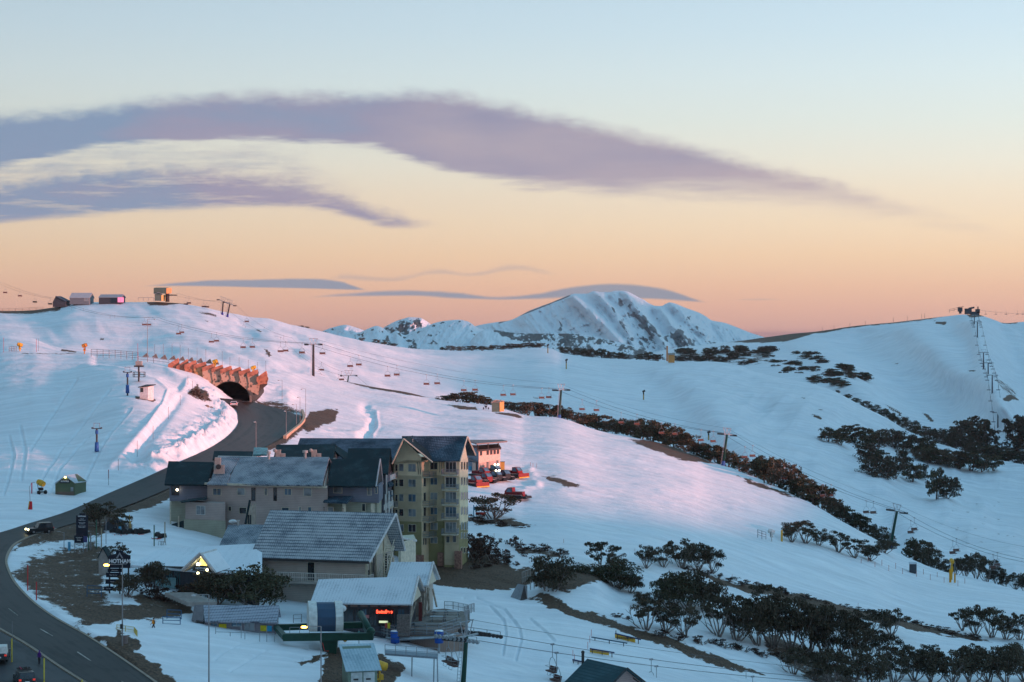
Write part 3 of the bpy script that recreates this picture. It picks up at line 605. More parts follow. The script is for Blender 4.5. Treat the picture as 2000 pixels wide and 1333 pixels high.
# ================================================================ BUILDING HELPERS
def smooth_(me): me.polygons.foreach_set('use_smooth', [True]*len(me.polygons))
class MB:
    """collects shapes in world coordinates; build() links them as ONE mesh object"""
    def __init__(s): s.v = []; s.f = []
    def poly(s, pts):
        i = len(s.v); s.v += [Vector(p) for p in pts]; s.f.append(tuple(range(i, i+len(pts)))); return s
    def hull(s, a, b):
        """side faces and caps between two matching rings"""
        i = len(s.v); n = len(a); s.v += [Vector(p) for p in a]+[Vector(p) for p in b]
        s.f.append(tuple(range(i+n-1, i-1, -1))); s.f.append(tuple(range(i+n, i+2*n)))
        for k in range(n): s.f.append((i+k, i+(k+1) % n, i+n+(k+1) % n, i+n+k))
        return s
    def box(s, x0, x1, y0, y1, z0, z1, M=None):
        a = [(x0,y0,z0),(x1,y0,z0),(x1,y1,z0),(x0,y1,z0)]; b = [(x,y,z1) for x, y, _ in a]
        if M is not None: a = [M@Vector(p) for p in a]; b = [M@Vector(p) for p in b]
        return s.hull(a, b)
    def slab(s, pts, t, n=None):
        p = [Vector(q) for q in pts]
        if n is None:
            n = (p[1]-p[0]).cross(p[2]-p[0]).normalized()
            if n.z < 0: n = -n
        return s.hull([q-n*t for q in p], p)
    def prism(s, xy, z0, z1):
        return s.hull([(x, y, z0) for x, y in xy], [(x, y, z1) for x, y in xy])
    def tube(s, p, q, r, r2=None, n=6, cap=True):
        p = Vector(p); q = Vector(q); r2 = r if r2 is None else r2; d = (q-p).normalized()
        u = d.cross(Vector((0,0,1)) if abs(d.z) < .9 else Vector((1,0,0))).normalized(); w = d.cross(u)
        a = [p+(u*math.cos(k*2*math.pi/n)+w*math.sin(k*2*math.pi/n))*r for k in range(n)]
        b = [q+(u*math.cos(k*2*math.pi/n)+w*math.sin(k*2*math.pi/n))*r2 for k in range(n)]
        return s.hull(a, b)
    def path(s, pts, r, n=5, r2=None):
        pts = [Vector(p) for p in pts]; N = len(pts); prev = None; i0 = len(s.v)
        for k, p in enumerate(pts):
            d = (pts[min(k+1, N-1)]-pts[max(k-1, 0)]).normalized()
            u = d.cross(Vector((0,0,1)) if abs(d.z) < .9 else Vector((1,0,0))).normalized(); w = d.cross(u)
            rr = r if r2 is None else r+(r2-r)*k/(N-1)
            s.v += [p+(u*math.cos(j*2*math.pi/n)+w*math.sin(j*2*math.pi/n))*rr for j in range(n)]
        for k in range(N-1):
            for j in range(n): a = i0+k*n+j; b = i0+k*n+(j+1) % n; s.f.append((a, b, b+n, a+n))
        s.f.append(tuple(range(i0+n-1, i0-1, -1))); s.f.append(tuple(range(i0+(N-1)*n, i0+N*n))); return s
    def ball(s, c, rx, ry=None, rz=None, n=10, m=6):
        ry = ry or rx; rz = rz or rx; c = Vector(c); i0 = len(s.v)
        for a in range(m+1):
            t = math.pi*a/m
            for b in range(n): f = 2*math.pi*b/n; s.v.append(c+Vector((rx*math.sin(t)*math.cos(f), ry*math.sin(t)*math.sin(f), rz*math.cos(t))))
        for a in range(m):
            for b in range(n): s.f.append((i0+a*n+b, i0+(a+1)*n+b, i0+(a+1)*n+(b+1) % n, i0+a*n+(b+1) % n))
        return s
    def build(s, name, m, parent=None, smooth=False, label=None, world=True):
        me = bpy.data.meshes.new(name); v = s.v
        if parent is not None and world:
            chain = []; q = parent
            M = Matrix.Identity(4)
            while q is not None: M = q.matrix_basis@M if False else (q.matrix_basis@M); q = q.parent
            Mi = M.inverted(); v = [Mi@p for p in v]
        me.from_pydata([tuple(p) for p in v], [], s.f)
        b = bmesh.new(); b.from_mesh(me); bmesh.ops.recalc_face_normals(b, faces=b.faces); b.to_mesh(me); b.free()
        me.materials.append(m)
        if smooth: smooth_(me)
        o = bpy.data.objects.new(name, me); col.objects.link(o); o.parent = parent
        if label: o['label'] = label
        return o
def tag(o, label, cat, group=None, kind=None):
    o['label'] = label; o['category'] = cat
    if group: o['group'] = group
    if kind: o['kind'] = kind
    return o
def thing(name, label, cat, loc=(0,0,0), rz=0.0, group=None):
    o = bpy.data.objects.new(name, None); o.empty_display_size = .3; col.objects.link(o); o.location = loc; o.rotation_euler = (0, 0, rz)
    o.matrix_basis = Matrix.Translation(Vector(loc))@Matrix.Rotation(rz, 4, 'Z')
    return tag(o, label, cat, group)
def dup(root, loc, rz=0.0, s=1.0, label=None, group=None):
    r = root.copy(); col.objects.link(r)
    if 'group' in r and group is None: group = r['group']
    r.matrix_basis = Matrix.Translation(Vector(loc))@Matrix.Rotation(rz, 4, 'Z')@Matrix.Diagonal((s, s, s, 1) if not isinstance(s, tuple) else (*s, 1))
    if label: r['label'] = label
    if group: r['group'] = group
    for ch in root.children:
        c = ch.copy(); col.objects.link(c); c.parent = r
        for g in ch.children: d = g.copy(); col.objects.link(d); d.parent = c
    return r
ORD = ['leftmost','second','third','fourth','fifth','sixth','seventh','eighth','ninth','tenth','eleventh','twelfth','thirteenth','fourteenth','fifteenth','sixteenth','seventeenth','eighteenth','nineteenth','twentieth']
def nth(i, n=None, of=''):
    """leftmost, second from the left ... rightmost"""
    if n and i == n-1 and n > 1: return 'rightmost'
    if n and i > (n-1)/2 and n-1-i < 20: return ORD[n-1-i]+' from the right'
    if i == 0: return 'leftmost'
    t = ['twenty','thirty','forty','fifty','sixty','seventy'];
    if i < 20: return ORD[i]+' from the left'
    if (i+1) % 10 == 0: return ['twentieth','thirtieth','fortieth','fiftieth','sixtieth','seventieth'][(i+1)//10-2]+' from the left'
    return t[(i+1)//10-2]+'-'+['first','second','third','fourth','fifth','sixth','seventh','eighth','ninth'][(i+1) % 10-1]+' from the left'
class Wall:
    """a vertical wall plane through two points (column, distance); seen from the camera"""
    def __init__(s, pxa, da, pxb, db):
        s.a = Vector(((pxa-1000)/F*da, da, 0)); s.b = Vector(((pxb-1000)/F*db, db, 0)); s.u = (s.b-s.a).normalized()
        s.n = Vector((s.u.y, -s.u.x, 0)); s.n = s.n if s.n.dot(s.a) < 0 else -s.n
    def hit(s, px, py, off=0.0):
        r = Vector(((px-1000)/F, 1, -(py-HY)/F)); k = s.a.dot(s.n)/(r.x*s.n.x+r.y*s.n.y); return r*k+s.n*off
    def rect(s, px0, px1, py0, py1):
        pm = (py0+py1)/2; xm = (px0+px1)/2; l = s.hit(px0, pm); r = s.hit(px1, pm); t = s.hit(xm, py0).z; b = s.hit(xm, py1).z
        return l, r, t, b
    def plate(s, mb, px0, px1, py0, py1, o0=0.0, o1=.05, inset=0.0):
        l, r, t, b = s.rect(px0, px1, py0, py1); w = (r-l).normalized(); l = l+w*inset; r = r-w*inset; t -= inset; b += inset
        A = [Vector((l.x, l.y, b)), Vector((r.x, r.y, b)), Vector((r.x, r.y, t)), Vector((l.x, l.y, t))]
        return mb.hull([p+s.n*o0 for p in A], [p+s.n*o1 for p in A])
    def bars(s, mb, px0, px1, py0, py1, w=.07, o=.07, mull=1, trans=0):
        l, r, t, b = s.rect(px0, px1, py0, py1); u = (r-l).normalized(); L = (r-l).length
        def bar(x0, x1, z0, z1):
            A = [l+u*x0, l+u*x1]; q = [Vector((A[0].x, A[0].y, z0)), Vector((A[1].x, A[1].y, z0)), Vector((A[1].x, A[1].y, z1)), Vector((A[0].x, A[0].y, z1))]
            mb.hull([p-s.n*.02 for p in q], [p+s.n*o for p in q])
        bar(-w, 0, b-w, t+w); bar(L, L+w, b-w, t+w); bar(0, L, t, t+w); bar(0, L, b-w, b)
        for k in range(mull): x = L*(k+1)/(mull+1); bar(x-w*.4, x+w*.4, b, t)
        for k in range(trans): z = b+(t-b)*(k+1)/(trans+1); bar(0, L, z-w*.4, z+w*.4)
        return mb
def window(parent, W_, px0, px1, py0, py1, glass, fm, mull=1, name='window', w=.08, off=0.0):
    f = W_.bars(MB(), px0, px1, py0, py1, w, .07+off, mull).build(name, fm, parent)
    W_.plate(MB(), px0, px1, py0, py1, -.02, .025+off).build('pane', glass, f)
    return f
def xy(px, d): return ((px-1000)/F*d, d)
# ---------------------------------------------------------------- shared materials
M_ = {}
def MM(k, *a, **kw):
    if k not in M_: M_[k] = mat(k, *a, **kw)
    return M_[k]
def glass_mat(name, c, rough=.08):
    m = bpy.data.materials.new(name); m.use_nodes = True; b = m.node_tree.nodes['Principled BSDF']; b.inputs['Base Color'].default_value = (*c, 1)
    b.inputs['Roughness'].default_value = rough; b.inputs['Specular IOR Level'].default_value = .7
    t = m.node_tree; g = t.nodes.new('ShaderNodeNewGeometry'); n = t.nodes.new('ShaderNodeTexNoise'); n.inputs['Scale'].default_value = .7; t.links.new(g.outputs['Position'], n.inputs[0])
    r = t.nodes.new('ShaderNodeValToRGB'); t.links.new(n.outputs[0], r.inputs[0]); r.color_ramp.elements[0].position = .35; r.color_ramp.elements[1].position = .6
    r.color_ramp.elements[0].color = (*[v*.6 for v in c], 1); r.color_ramp.elements[1].color = (*[v*1.5 for v in c], 1); t.links.new(r.outputs[0], b.inputs['Base Color']); return m
G_DARK = glass_mat('dark_glass', (.02,.024,.03)); G_CURT = glass_mat('curtained_glass', (.16,.19,.21), .3); G_BLUE = glass_mat('blue_glass', (.06,.11,.16), .15)
def roof_mat(name, tile, frost, amount, row=.42, colw=.30, ang=0.0, corr=False):
    """tiled or ribbed roof with frost lying on it; ang turns the rows to the eaves"""
    m = bpy.data.materials.new(name); m.use_nodes = True; t, b, N, L = nodes(m)
    g = N('ShaderNodeNewGeometry'); mp = N('ShaderNodeMapping', vector_type='POINT'); L(g.outputs['Position'], mp.inputs[0]); mp.inputs['Rotation'].default_value = (0, 0, ang)
    s = N('ShaderNodeSeparateXYZ'); L(mp.outputs[0], s.inputs[0])
    def M(op, x, y=None):
        n = N('ShaderNodeMath', operation=op)
        for i, v in enumerate((x, y)):
            if v is None: continue
            if isinstance(v, (int, float)): n.inputs[i].default_value = v
            else: L(v, n.inputs[i])
        return n.outputs[0]
    cx = M('ABSOLUTE', M('SUBTRACT', M('FRACT', M('DIVIDE', s.outputs[0], colw)), .5))
    ry = M('FRACT', M('DIVIDE', s.outputs[1], row))
    n1 = N('ShaderNodeTexNoise'); L(g.outputs['Position'], n1.inputs[0]); n1.inputs['Scale'].default_value = .35; n1.inputs['Detail'].default_value = 6
    n2 = N('ShaderNodeTexNoise'); L(g.outputs['Position'], n2.inputs[0]); n2.inputs['Scale'].default_value = 3.0; n2.inputs['Detail'].default_value = 4
    rows = M('LESS_THAN', ry, .22) if not corr else M('MULTIPLY', cx, .0)
    cols = M('GREATER_THAN', cx, .38 if not corr else .30)
    fr = M('SUBTRACT', M('ADD', M('MULTIPLY', n1.outputs[0], .9), M('MULTIPLY', n2.outputs[0], .5)), M('ADD', M('MULTIPLY', rows, .38), M('MULTIPLY', cols, .20 if not corr else .14)))
    mr = N('ShaderNodeMapRange'); L(fr, mr.inputs[0]); mr.inputs[1].default_value = .78-amount*.75; mr.inputs[2].default_value = 1.05-amount*.5
    mx = N('ShaderNodeMix', data_type='RGBA'); L(mr.outputs[0], mx.inputs[0]); mx.inputs[6].default_value = (*tile, 1); mx.inputs[7].default_value = (*frost, 1)
    L(mx.outputs[2], b.inputs['Base Color']); b.inputs['Roughness'].default_value = .75; b.inputs['Specular IOR Level'].default_value = .12
    bp = N('ShaderNodeBump'); L(M('ADD', M('MULTIPLY', cx, .5), M('MULTIPLY', ry, .4)), bp.inputs['Height']); bp.inputs['Strength'].default_value = .5; bp.inputs['Distance'].default_value = .1; L(bp.outputs[0], b.inputs['Normal'])
    return m
def clad_mat(name, c, pitch=.22, vert=False, dark=.72):
    """boarded wall: a thin dark joint every pitch metres"""
    m = bpy.data.materials.new(name); m.use_nodes = True; t, b, N, L = nodes(m)
    g = N('ShaderNodeNewGeometry'); s = N('ShaderNodeSeparateXYZ'); L(g.outputs['Position'], s.inputs[0])
    d = N('ShaderNodeMath', operation='DIVIDE'); d.inputs[1].default_value = pitch; L(s.outputs[0 if vert else 2], d.inputs[0])
    f = N('ShaderNodeMath', operation='FRACT'); L(d.outputs[0], f.inputs[0]); q = N('ShaderNodeMath', operation='LESS_THAN'); L(f.outputs[0], q.inputs[0]); q.inputs[1].default_value = .16
    n = N('ShaderNodeTexNoise'); L(g.outputs['Position'], n.inputs[0]); n.inputs['Scale'].default_value = .5; n.inputs['Detail'].default_value = 7
    r = N('ShaderNodeValToRGB'); L(n.outputs[0], r.inputs[0]); r.color_ramp.elements[0].position = .3; r.color_ramp.elements[1].position = .7
    r.color_ramp.elements[0].color = (*[v*.86 for v in c], 1); r.color_ramp.elements[1].color = (*[v*1.12 for v in c], 1)
    mx = N('ShaderNodeMix', data_type='RGBA', blend_type='MULTIPLY'); L(q.outputs[0], mx.inputs[0]); L(r.outputs[0], mx.inputs[6]); mx.inputs[7].default_value = (dark, dark, dark, 1)
    L(mx.outputs[2], b.inputs['Base Color']); b.inputs['Roughness'].default_value = .75; return m
# ================================================================ TREES
def leaf_mat(name, a, b_):
    m = bpy.data.materials.new(name); m.use_nodes = True; t, b, N, L = nodes(m)
    g = N('ShaderNodeNewGeometry'); n = N('ShaderNodeTexNoise'); L(g.outputs['Position'], n.inputs[0]); n.inputs['Scale'].default_value = .9; n.inputs['Detail'].default_value = 4
    ri = N('ShaderNodeObjectInfo'); ad = N('ShaderNodeMath', operation='MULTIPLY_ADD'); L(ri.outputs['Random'], ad.inputs[0]); ad.inputs[1].default_value = .35; L(n.outputs[0], ad.inputs[2])
    r = N('ShaderNodeValToRGB'); L(ad.outputs[0], r.inputs[0]); r.color_ramp.elements[0].position = .35; r.color_ramp.elements[1].position = .95
    r.color_ramp.elements[0].color = (*a, 1); r.color_ramp.elements[1].color = (*b_, 1); L(r.outputs[0], b.inputs['Base Color']); b.inputs['Roughness'].default_value = .7; b.inputs['Specular IOR Level'].default_value = .15
    return m
LEAF = leaf_mat('snow_gum_leaves', (.034,.030,.018), (.105,.082,.054)); LEAFG = leaf_mat('green_leaves', (.032,.034,.018), (.10,.088,.050))
BARK = mat('snow_gum_bark', (.20,.165,.15), .85, noise_=(3, .5)); HEATHM = leaf_mat('heath_leaves', (.026,.016,.012), (.08,.042,.032))
def snow_gum(seed, H=6.0, Wd=7.0, stems=7, clumps=26, leaves=90, dense=.5, lsz=.26, skirt=.35, leafm=LEAF, lean=0.0):
    """several bent stems fanning out from one foot, with clumps of leaves at their ends"""
    rg = random.Random(seed); tr = MB(); tips = []
    for k in range(stems):
        a = 2*math.pi*(k+rg.random()*.6)/stems; rr = Wd/2*(.25+.6*rg.random()); h = H*(.62+.25*rg.random())*(1-.25*(rr/(Wd/2))**2)
        p0 = Vector((rg.uniform(-.3,.3), rg.uniform(-.3,.3), -.3)); p3 = Vector((math.cos(a)*rr+lean*h*.5, math.sin(a)*rr, h))
        mid = p0.lerp(p3, .45)+Vector((rg.uniform(-.5,.5), rg.uniform(-.5,.5), -.12*H*(rr/(Wd/2))))
        q = [p0, p0.lerp(mid, .5)+Vector((rg.uniform(-.2,.2),)*2+(0,)), mid, mid.lerp(p3, .5)+Vector((rg.uniform(-.25,.25), rg.uniform(-.25,.25), .15)), p3]
        tr.path(q, .11+.035*H/6*rg.uniform(.8,1.6), 5, .035); tips.append(p3)
        for j in range(3):
            s0 = q[rg.choice((2,2,3))]; b = a+rg.uniform(-1.1,1.1); e = s0+Vector((math.cos(b)*rg.uniform(.6,1.6), math.sin(b)*rg.uniform(.6,1.6), rg.uniform(.5,1.5)))*(H/6)
            tr.path([s0, s0.lerp(e, .5)+Vector((0,0,rg.uniform(-.15,.2))), e], .05, 4, .018); tips.append(e)
    V_ = []; Fc = []
    cl = []
    for k in range(clumps):
        if k < len(tips) and rg.random() < .8: c = tips[k]+Vector((0,0,.15))
        else:
            a = rg.random()*2*math.pi; r = Wd/2*math.sqrt(rg.random())*.92; c = Vector((math.cos(a)*r+lean*H*.5, math.sin(a)*r, 0)); c.z = H*(.90-.40*(r/(Wd/2))**2)*rg.uniform(skirt+.45, 1.0)
        cl.append((c, rg.uniform(.5,1.0)*Wd/7.0*(1.15 if dense > .6 else .9)))
    for c, r in cl:
        for _ in range(leaves):
            u = Vector((rg.gauss(0,1), rg.gauss(0,1), rg.gauss(0,1))).normalized()*(rg.random()**.33)
            p = c+Vector((u.x*r*1.25, u.y*r*1.25, u.z*r*.62+.1))
            if u.z < -.3 and rg.random() < .6: continue
            s = lsz*rg.uniform(.5,1.15); n = Vector((rg.gauss(0,1), rg.gauss(0,1), rg.gauss(.4,1))).normalized(); t_ = n.orthogonal().normalized(); t_.rotate(Matrix.Rotation(rg.random()*6.28, 3, n)); w = n.cross(t_)
            i = len(V_); V_ += [p+t_*s, p+w*s*.55, p-t_*s*.8, p-w*s*.5]; Fc.append((i, i+1, i+2, i+3))
    cm = MB(); cm.v = V_; cm.f = Fc
    return cm, tr
def make_tree(name, label, cat, seed, **kw):
    leafm = kw.pop('leafm', LEAF)
    root = thing(name, label, cat); c, t = snow_gum(seed, **kw)
    t.build('trunk', BARK, root); c.build('crown', leafm, root); root['_h'] = kw.get('H', 6.0); return root
def simple_mesh(mb, name, m):
    me = bpy.data.meshes.new(name); me.from_pydata([tuple(p) for p in mb.v], [], mb.f); me.materials.append(m); return me
PROTO = []
def proto_data(seed, leafm=LEAF, **kw):
    c, t = snow_gum(seed, **kw); return (simple_mesh(t, 'trunk', BARK), simple_mesh(c, 'crown', leafm), kw.get('H', 6.0), kw.get('Wd', 7.0))
NEAR = [proto_data(11, H=6, Wd=7.5, stems=9, clumps=30, leaves=74), proto_data(12, H=6, Wd=8.5, stems=10, clumps=34, leaves=70), proto_data(13, H=6, Wd=6.5, stems=7, clumps=24, leaves=74),
        proto_data(14, H=6, Wd=7, stems=8, clumps=40, leaves=95, dense=.8, skirt=.1), proto_data(15, H=6, Wd=9, stems=11, clumps=36, leaves=90, lean=.15)]
DENSE = [proto_data(21, H=6, Wd=8, stems=7, clumps=52, leaves=80, dense=.9, skirt=-.1), proto_data(22, H=6, Wd=9, stems=12, clumps=56, leaves=80, dense=.9, skirt=.0, leafm=LEAFG)]
FAR_ = [proto_data(31+i, H=6, Wd=w, stems=6, clumps=40, leaves=60, dense=.9, lsz=.34, skirt=sk-.3, leafm=(LEAF, LEAFG)[i % 2]) for i, (w, sk) in enumerate([(8,.0),(7,.1),(9,-.1),(6,.1)])]
TALL = [proto_data(41, H=10, Wd=7, stems=6, clumps=46, leaves=60, dense=.7, lsz=.42, skirt=-.3), proto_data(42, H=10, Wd=6, stems=5, clumps=38, leaves=60, dense=.7, lsz=.42, skirt=-.3)]
BUSH = [proto_data(51+i, H=1.6, Wd=3.2, stems=6, clumps=12, leaves=60, dense=.9, lsz=.14, skirt=-.2, leafm=HEATHM) for i in range(3)]
rt = random.Random(99)
def put_tree(base, h, pd, label, name='snow_gum', cat='tree', group=None, wf=1.0, rz=None, parts=('trunk', 'crown')):
    s = h/pd[2]; o = bpy.data.objects.new(name, None); col.objects.link(o)
    o.matrix_basis = Matrix.Translation(base)@Matrix.Rotation(rt.random()*6.28 if rz is None else rz, 4, 'Z')@Matrix.Diagonal((s*wf, s*wf, s, 1)); o.empty_display_size = .5
    for n_, me in zip(parts, pd[:2]): c = bpy.data.objects.new(n_, me); col.objects.link(c); c.parent = o
    return tag(o, label, cat, group)
def tree_at(px, py, hpx, S, pool, label, group, name='snow_gum', cat='tree', wf=None, wpx=None, behind=0.0):
    b = S.at(px, py)
    if behind:
        cpx = float(S.crest(px)[0]); d = float(S.dist(px, 1.0)[0])+behind; x = (px-1000)/F*d; b = Vector((x, d, S.z(x, d)))
        h = (b.z*-1*F/d+HY-(cpx-hpx))*d/F
        h = ((cpx-hpx) - (HY - b.z*F/d))*-d/F
    else: h = hpx*b.y/F
    h *= 1.18; pd = rt.choice(pool); s = h/pd[2]
    w = wf or rt.uniform(.85, 1.15)
    if wpx: w = 1.22*(wpx*b.y/F)/(pd[3]*s*1.05)
    b.z -= .15
    return put_tree(b, h, pd, label, name, cat, group, w)
def row(items, S, pool, phrase, group, behind=0.0, name='snow_gum', cat='tree', wpx=True):
    items = sorted(items); n = len(items)
    for i, it in enumerate(items):
        b = behind*rt.uniform(.7, 1.5) if behind else 0
        tree_at(it[0], it[1], it[2], S, pool, phrase.format(nth(i, n)), group, name, cat, behind=b, wpx=(it[3] if len(it) > 3 else None))
# trees showing over the edge of the piste (column, 0, height of the tops above the edge, width)
hedge = [(872,778,10,26),(890,0,17,30),(912,0,22,34),(934,0,18,30),(950,0,14,24),(984,0,14,22),(1005,0,19,28),(1030,0,26,32),(1050,0,27,34),(1072,0,26,34),(1092,0,24,30),(1108,0,22,26),(1128,0,22,28),(1148,0,24,30),(1166,0,30,34),(1184,0,24,26),(1205,0,30,30),(1226,0,34,36),(1250,0,38,40),(1272,0,40,42),(1296,0,40,40),(1318,0,38,40),(1340,0,34,36),(1362,0,26,30),(1384,0,30,34),(1402,0,34,34),(1422,0,28,30),(1444,0,28,30),(1466,0,24,30),(1486,0,44,36),(1506,0,50,40),(1528,0,50,42),(1548,0,48,40),(1568,0,42,36),(1588,0,40,36),(1606,0,44,36),(1626,0,34,32),(1646,0,32,32),(1664,0,26,30),(1680,0,32,34),(1698,0,24,26),(1716,0,28,28),(1732,0,24,26),(1790,0,42,34),(1806,0,40,32),(1822,0,34,30),(1836,0,22,24),(1853,0,14,18)]
row([(a, 0, c, w*1.35) for a, b, c, w in hedge], S1, FAR_, 'dark snow gum behind the upper piste edge, {}', 'snow gums in the belt behind the piste edge', behind=9.0)
row([(1868,0,30,30),(1885,0,42,34),(1905,0,50,38),(1926,0,44,38),(1946,0,34,34),(1962,0,22,28)], S1, NEAR, 'bushy snow gum behind the orange snow gun stand, {}', 'snow gums behind the orange stand', behind=10.0)
row([(1984,0,30,34),(2004,0,34,36),(2030,0,36,40)], S1, NEAR, 'snow gum at the right edge behind the piste, {}', 'snow gums at the right edge', behind=10.0)
row([(1546,1058,38,46),(1572,1060,42,52),(1600,1066,32,40),(1636,1078,38,48),(1668,1090,36,46),(1700,1094,28,40),(1730,1080,24,40)], S1, NEAR, 'flat crowned snow gum beside the white snow gun, {}', 'snow gums on the piste by the white snow gun')
row([(1178,1112,52,60),(1204,1122,40,44),(1262,1108,42,40),(1296,1108,40,44),(1330,1112,56,62),(1362,1116,52,56),(1392,1120,48,46)], S1, NEAR, 'open crowned snow gum below the broad piste, {}', 'snow gums at the foot of the broad piste')
row([(1078,1166,80,78)], S1, DENSE, 'round dense snow gum on the brown mound behind the ramp', None)
row([(1120,1134,32,60),(1160,1140,36,60),(1205,1150,52,80),(1232,1158,36,44),(1310,1190,64,80),(1345,1192,76,96),(1385,1196,60,70),(1255,1185,30,34)], S1, DENSE, 'dense snow gum right of the brown mound, {}', 'dense snow gums right of the mound')
row([(1262,1232,60,70),(1300,1234,56,66),(1340,1242,60,60),(1402,1244,78,74),(1438,1252,84,80)], S1, NEAR, 'bare stemmed snow gum above the terrain park, {}', 'bare stemmed snow gums above the terrain park')
row([(1480,1262,92,80),(1512,1268,100,90),(1500,1195,52,60),(1545,1272,104,90),(1578,1276,92,80),(1610,1284,98,84),(1640,1290,90,84),(1670,1298,84,76),(1700,1290,60,66),(1725,1296,60,64),(1662,1236,44,64),(1740,1240,50,60),(1605,1235,52,70),(1700,1236,42,60)], S1, NEAR+DENSE[:1], 'snow gum in the thick stand below the heath strip, {}', 'snow gums in the thick stand below the heath strip')
row([(1550,1318,52,60),(1590,1330,52,56),(1625,1340,70,70),(1665,1345,72,76),(1705,1345,66,70),(1745,1335,66,70),(1785,1330,60,66),(1820,1335,60,66),(1858,1340,66,70),(1895,1335,66,72),(1930,1332,64,70),(1965,1335,66,72),(2000,1330,62,70),(1770,1300,40,50),(1815,1295,36,46),(1900,1300,40,50),(1980,1300,44,56)], S1, DENSE[:1]+NEAR, 'snow gum along the bottom right frame edge, {}', 'snow gums along the bottom right edge')
row([(1878,1232,42,40),(1905,1240,54,52),(1935,1246,58,56),(1965,1250,52,52),(1992,1252,48,48)], S1, NEAR, 'snow gum in the stand right of the heath strip, {}', 'snow gums right of the heath strip')
row([(965,1016,50,92)], S1, NEAR[1:2], 'wide snow gum with bare fanning stems beside the yellow apartments', None)
# village trees
put_tree(S1.at(196, 1030), 4.9, NEAR[4], 'wind bent snow gum beside the road behind the tall white lettered sign', group=None, wf=1.1, rz=0.3)
put_tree(S1.at(238, 1040), 3.6, NEAR[2], 'small snow gum leaning right over the parked snowmobiles', group=None, wf=1.2, rz=0.2)
put_tree(S1.at(228, 1104), 3.7, NEAR[0], 'umbrella shaped snow gum behind the big resort name sign', wf=1.0)
put_tree(S1.at(302, 1158), 5.3, DENSE[0], 'round dark snow gum in front of the white roofed ski centre', wf=.75)
put_tree(S1.at(248, 1168), 3.8, NEAR[3], 'dark snow gum directly below the resort name sign', wf=1.0)
put_tree(S1.at(500, 1194), 7.2, DENSE[1], 'largest snow gum, broad and dark, in front of the tiled lodge', wf=1.05, rz=1.0)
put_tree(S1.at(424, 1184), 5.8, DENSE[0], 'dense snow gum between the gabled ski centre entrance and the ticket hut', wf=.95)
put_tree(S1.at(372, 1176), 3.0, NEAR[3], 'low snow gum at the left end of the broad dark canopy', wf=1.1)
# ridge and far trees
row([(864,0,6,12),(880,0,9,20),(900,0,8,20),(922,0,9,20),(942,0,8,22),(962,0,10,22),(980,0,8,20),(998,0,11,26),(1016,0,9,24),(1034,0,10,26),(1054,0,9,26),(706,0,6,12),(735,0,8,16),(750,0,6,14),(770,0,5,14),(596,0,4,14),(588,0,4,12)], S2, FAR_, 'small snow gum on the middle ridge skyline, {}', 'snow gums on the skyline of the middle ridge', behind=8.0)
row([(1104,0,12,24),(1122,0,13,22),(1140,0,14,22),(1158,0,15,24),(1176,0,17,24),(1192,0,13,22),(1208,0,12,20),(1222,0,10,16)], S2, FAR_, 'dark gum left of the orange lit hut, {}', 'gums left of the orange lit hut', behind=10.0)
row([(1250,0,12,18),(1266,0,16,26),(1284,0,14,26),(1322,0,12,20),(1340,0,14,26),(1360,0,13,26),(1380,0,14,26),(1398,0,12,24),(1416,0,12,20)], S2, FAR_, 'dark gum just beside the orange lit hut, {}', 'gums beside the orange lit hut', behind=10.0)
g3 = []
rf = random.Random(4)
for (x0, y0, x1, y1, n) in [(1325,690,1400,700,8),(1400,684,1500,700,14),(1430,700,1520,716,12),(1500,684,1525,690,3),(1500,712,1560,724,8),(1545,700,1590,712,6),(1530,722,1600,742,12),(1595,705,1620,715,3),(1610,730,1645,742,6),(1640,722,1660,733,4),(1655,735,1700,744,5),(1570,742,1630,756,6),(1615,745,1650,758,4)]:
    for i in range(int(n*.85)+1): g3.append((rf.uniform(x0, x1), rf.uniform(y0, y1), rf.uniform(9, 14), rf.uniform(18, 30)))
row(g3, S3, FAR_, 'far dark gum on the slope below the skyline, {}', 'gums scattered on the far slope')
row([(1636,0,6,10),(1655,0,8,16),(1672,0,10,18),(1690,0,13,22),(1708,0,15,24),(1726,0,17,26),(1744,0,18,26),(1762,0,20,28),(1780,0,22,30),(1798,0,20,30),(1815,0,22,30),(1832,0,26,32),(1850,0,30,34),(1868,0,26,34),(1886,0,26,34),(1904,0,22,34),(1922,0,20,34),(1942,0,18,36),(1962,0,20,36),(1984,0,24,40),(2005,0,26,40)], S2, FAR_, 'dark gum down the right hand ridge, {}', 'gums in the belt down the right hand ridge', behind=12.0)
row([(1868,862,32,30),(1888,880,66,44),(1912,884,72,46),(1932,890,56,34),(1850,872,28,32),(1988,884,74,42),(2012,886,80,50),(1944,906,40,34),(1968,892,22,30)], S3, TALL, 'tall dark gum rising above the valley belt, {}', 'tall gums in the valley')
row([(1618,862,26,34),(1640,870,30,36),(1664,862,34,40),(1690,874,34,44),(1714,880,40,46),(1740,874,36,46),(1765,882,36,44),(1790,888,34,40),(1812,894,34,40),(1690,900,34,40),(1712,908,30,44),(1700,930,36,44),(1724,938,40,48),(1748,936,44,46),(1764,914,34,34),(1782,942,34,34),(1798,938,30,30),(1794,902,24,26),(1830,974,56,36),(1850,976,40,36),(1862,962,30,30)], S2, FAR_+TALL[:1], 'gum spilling down the shaded valley side, {}', 'gums spilling down the valley side')
row([(1812,903,30,40),(1832,908,30,44),(1852,912,32,44),(1874,914,34,44),(1896,918,34,44),(1918,920,30,40),(1940,918,28,34)], S2, FAR_, 'gum in the lower row of the valley belt, {}', 'gums in the lower valley row')
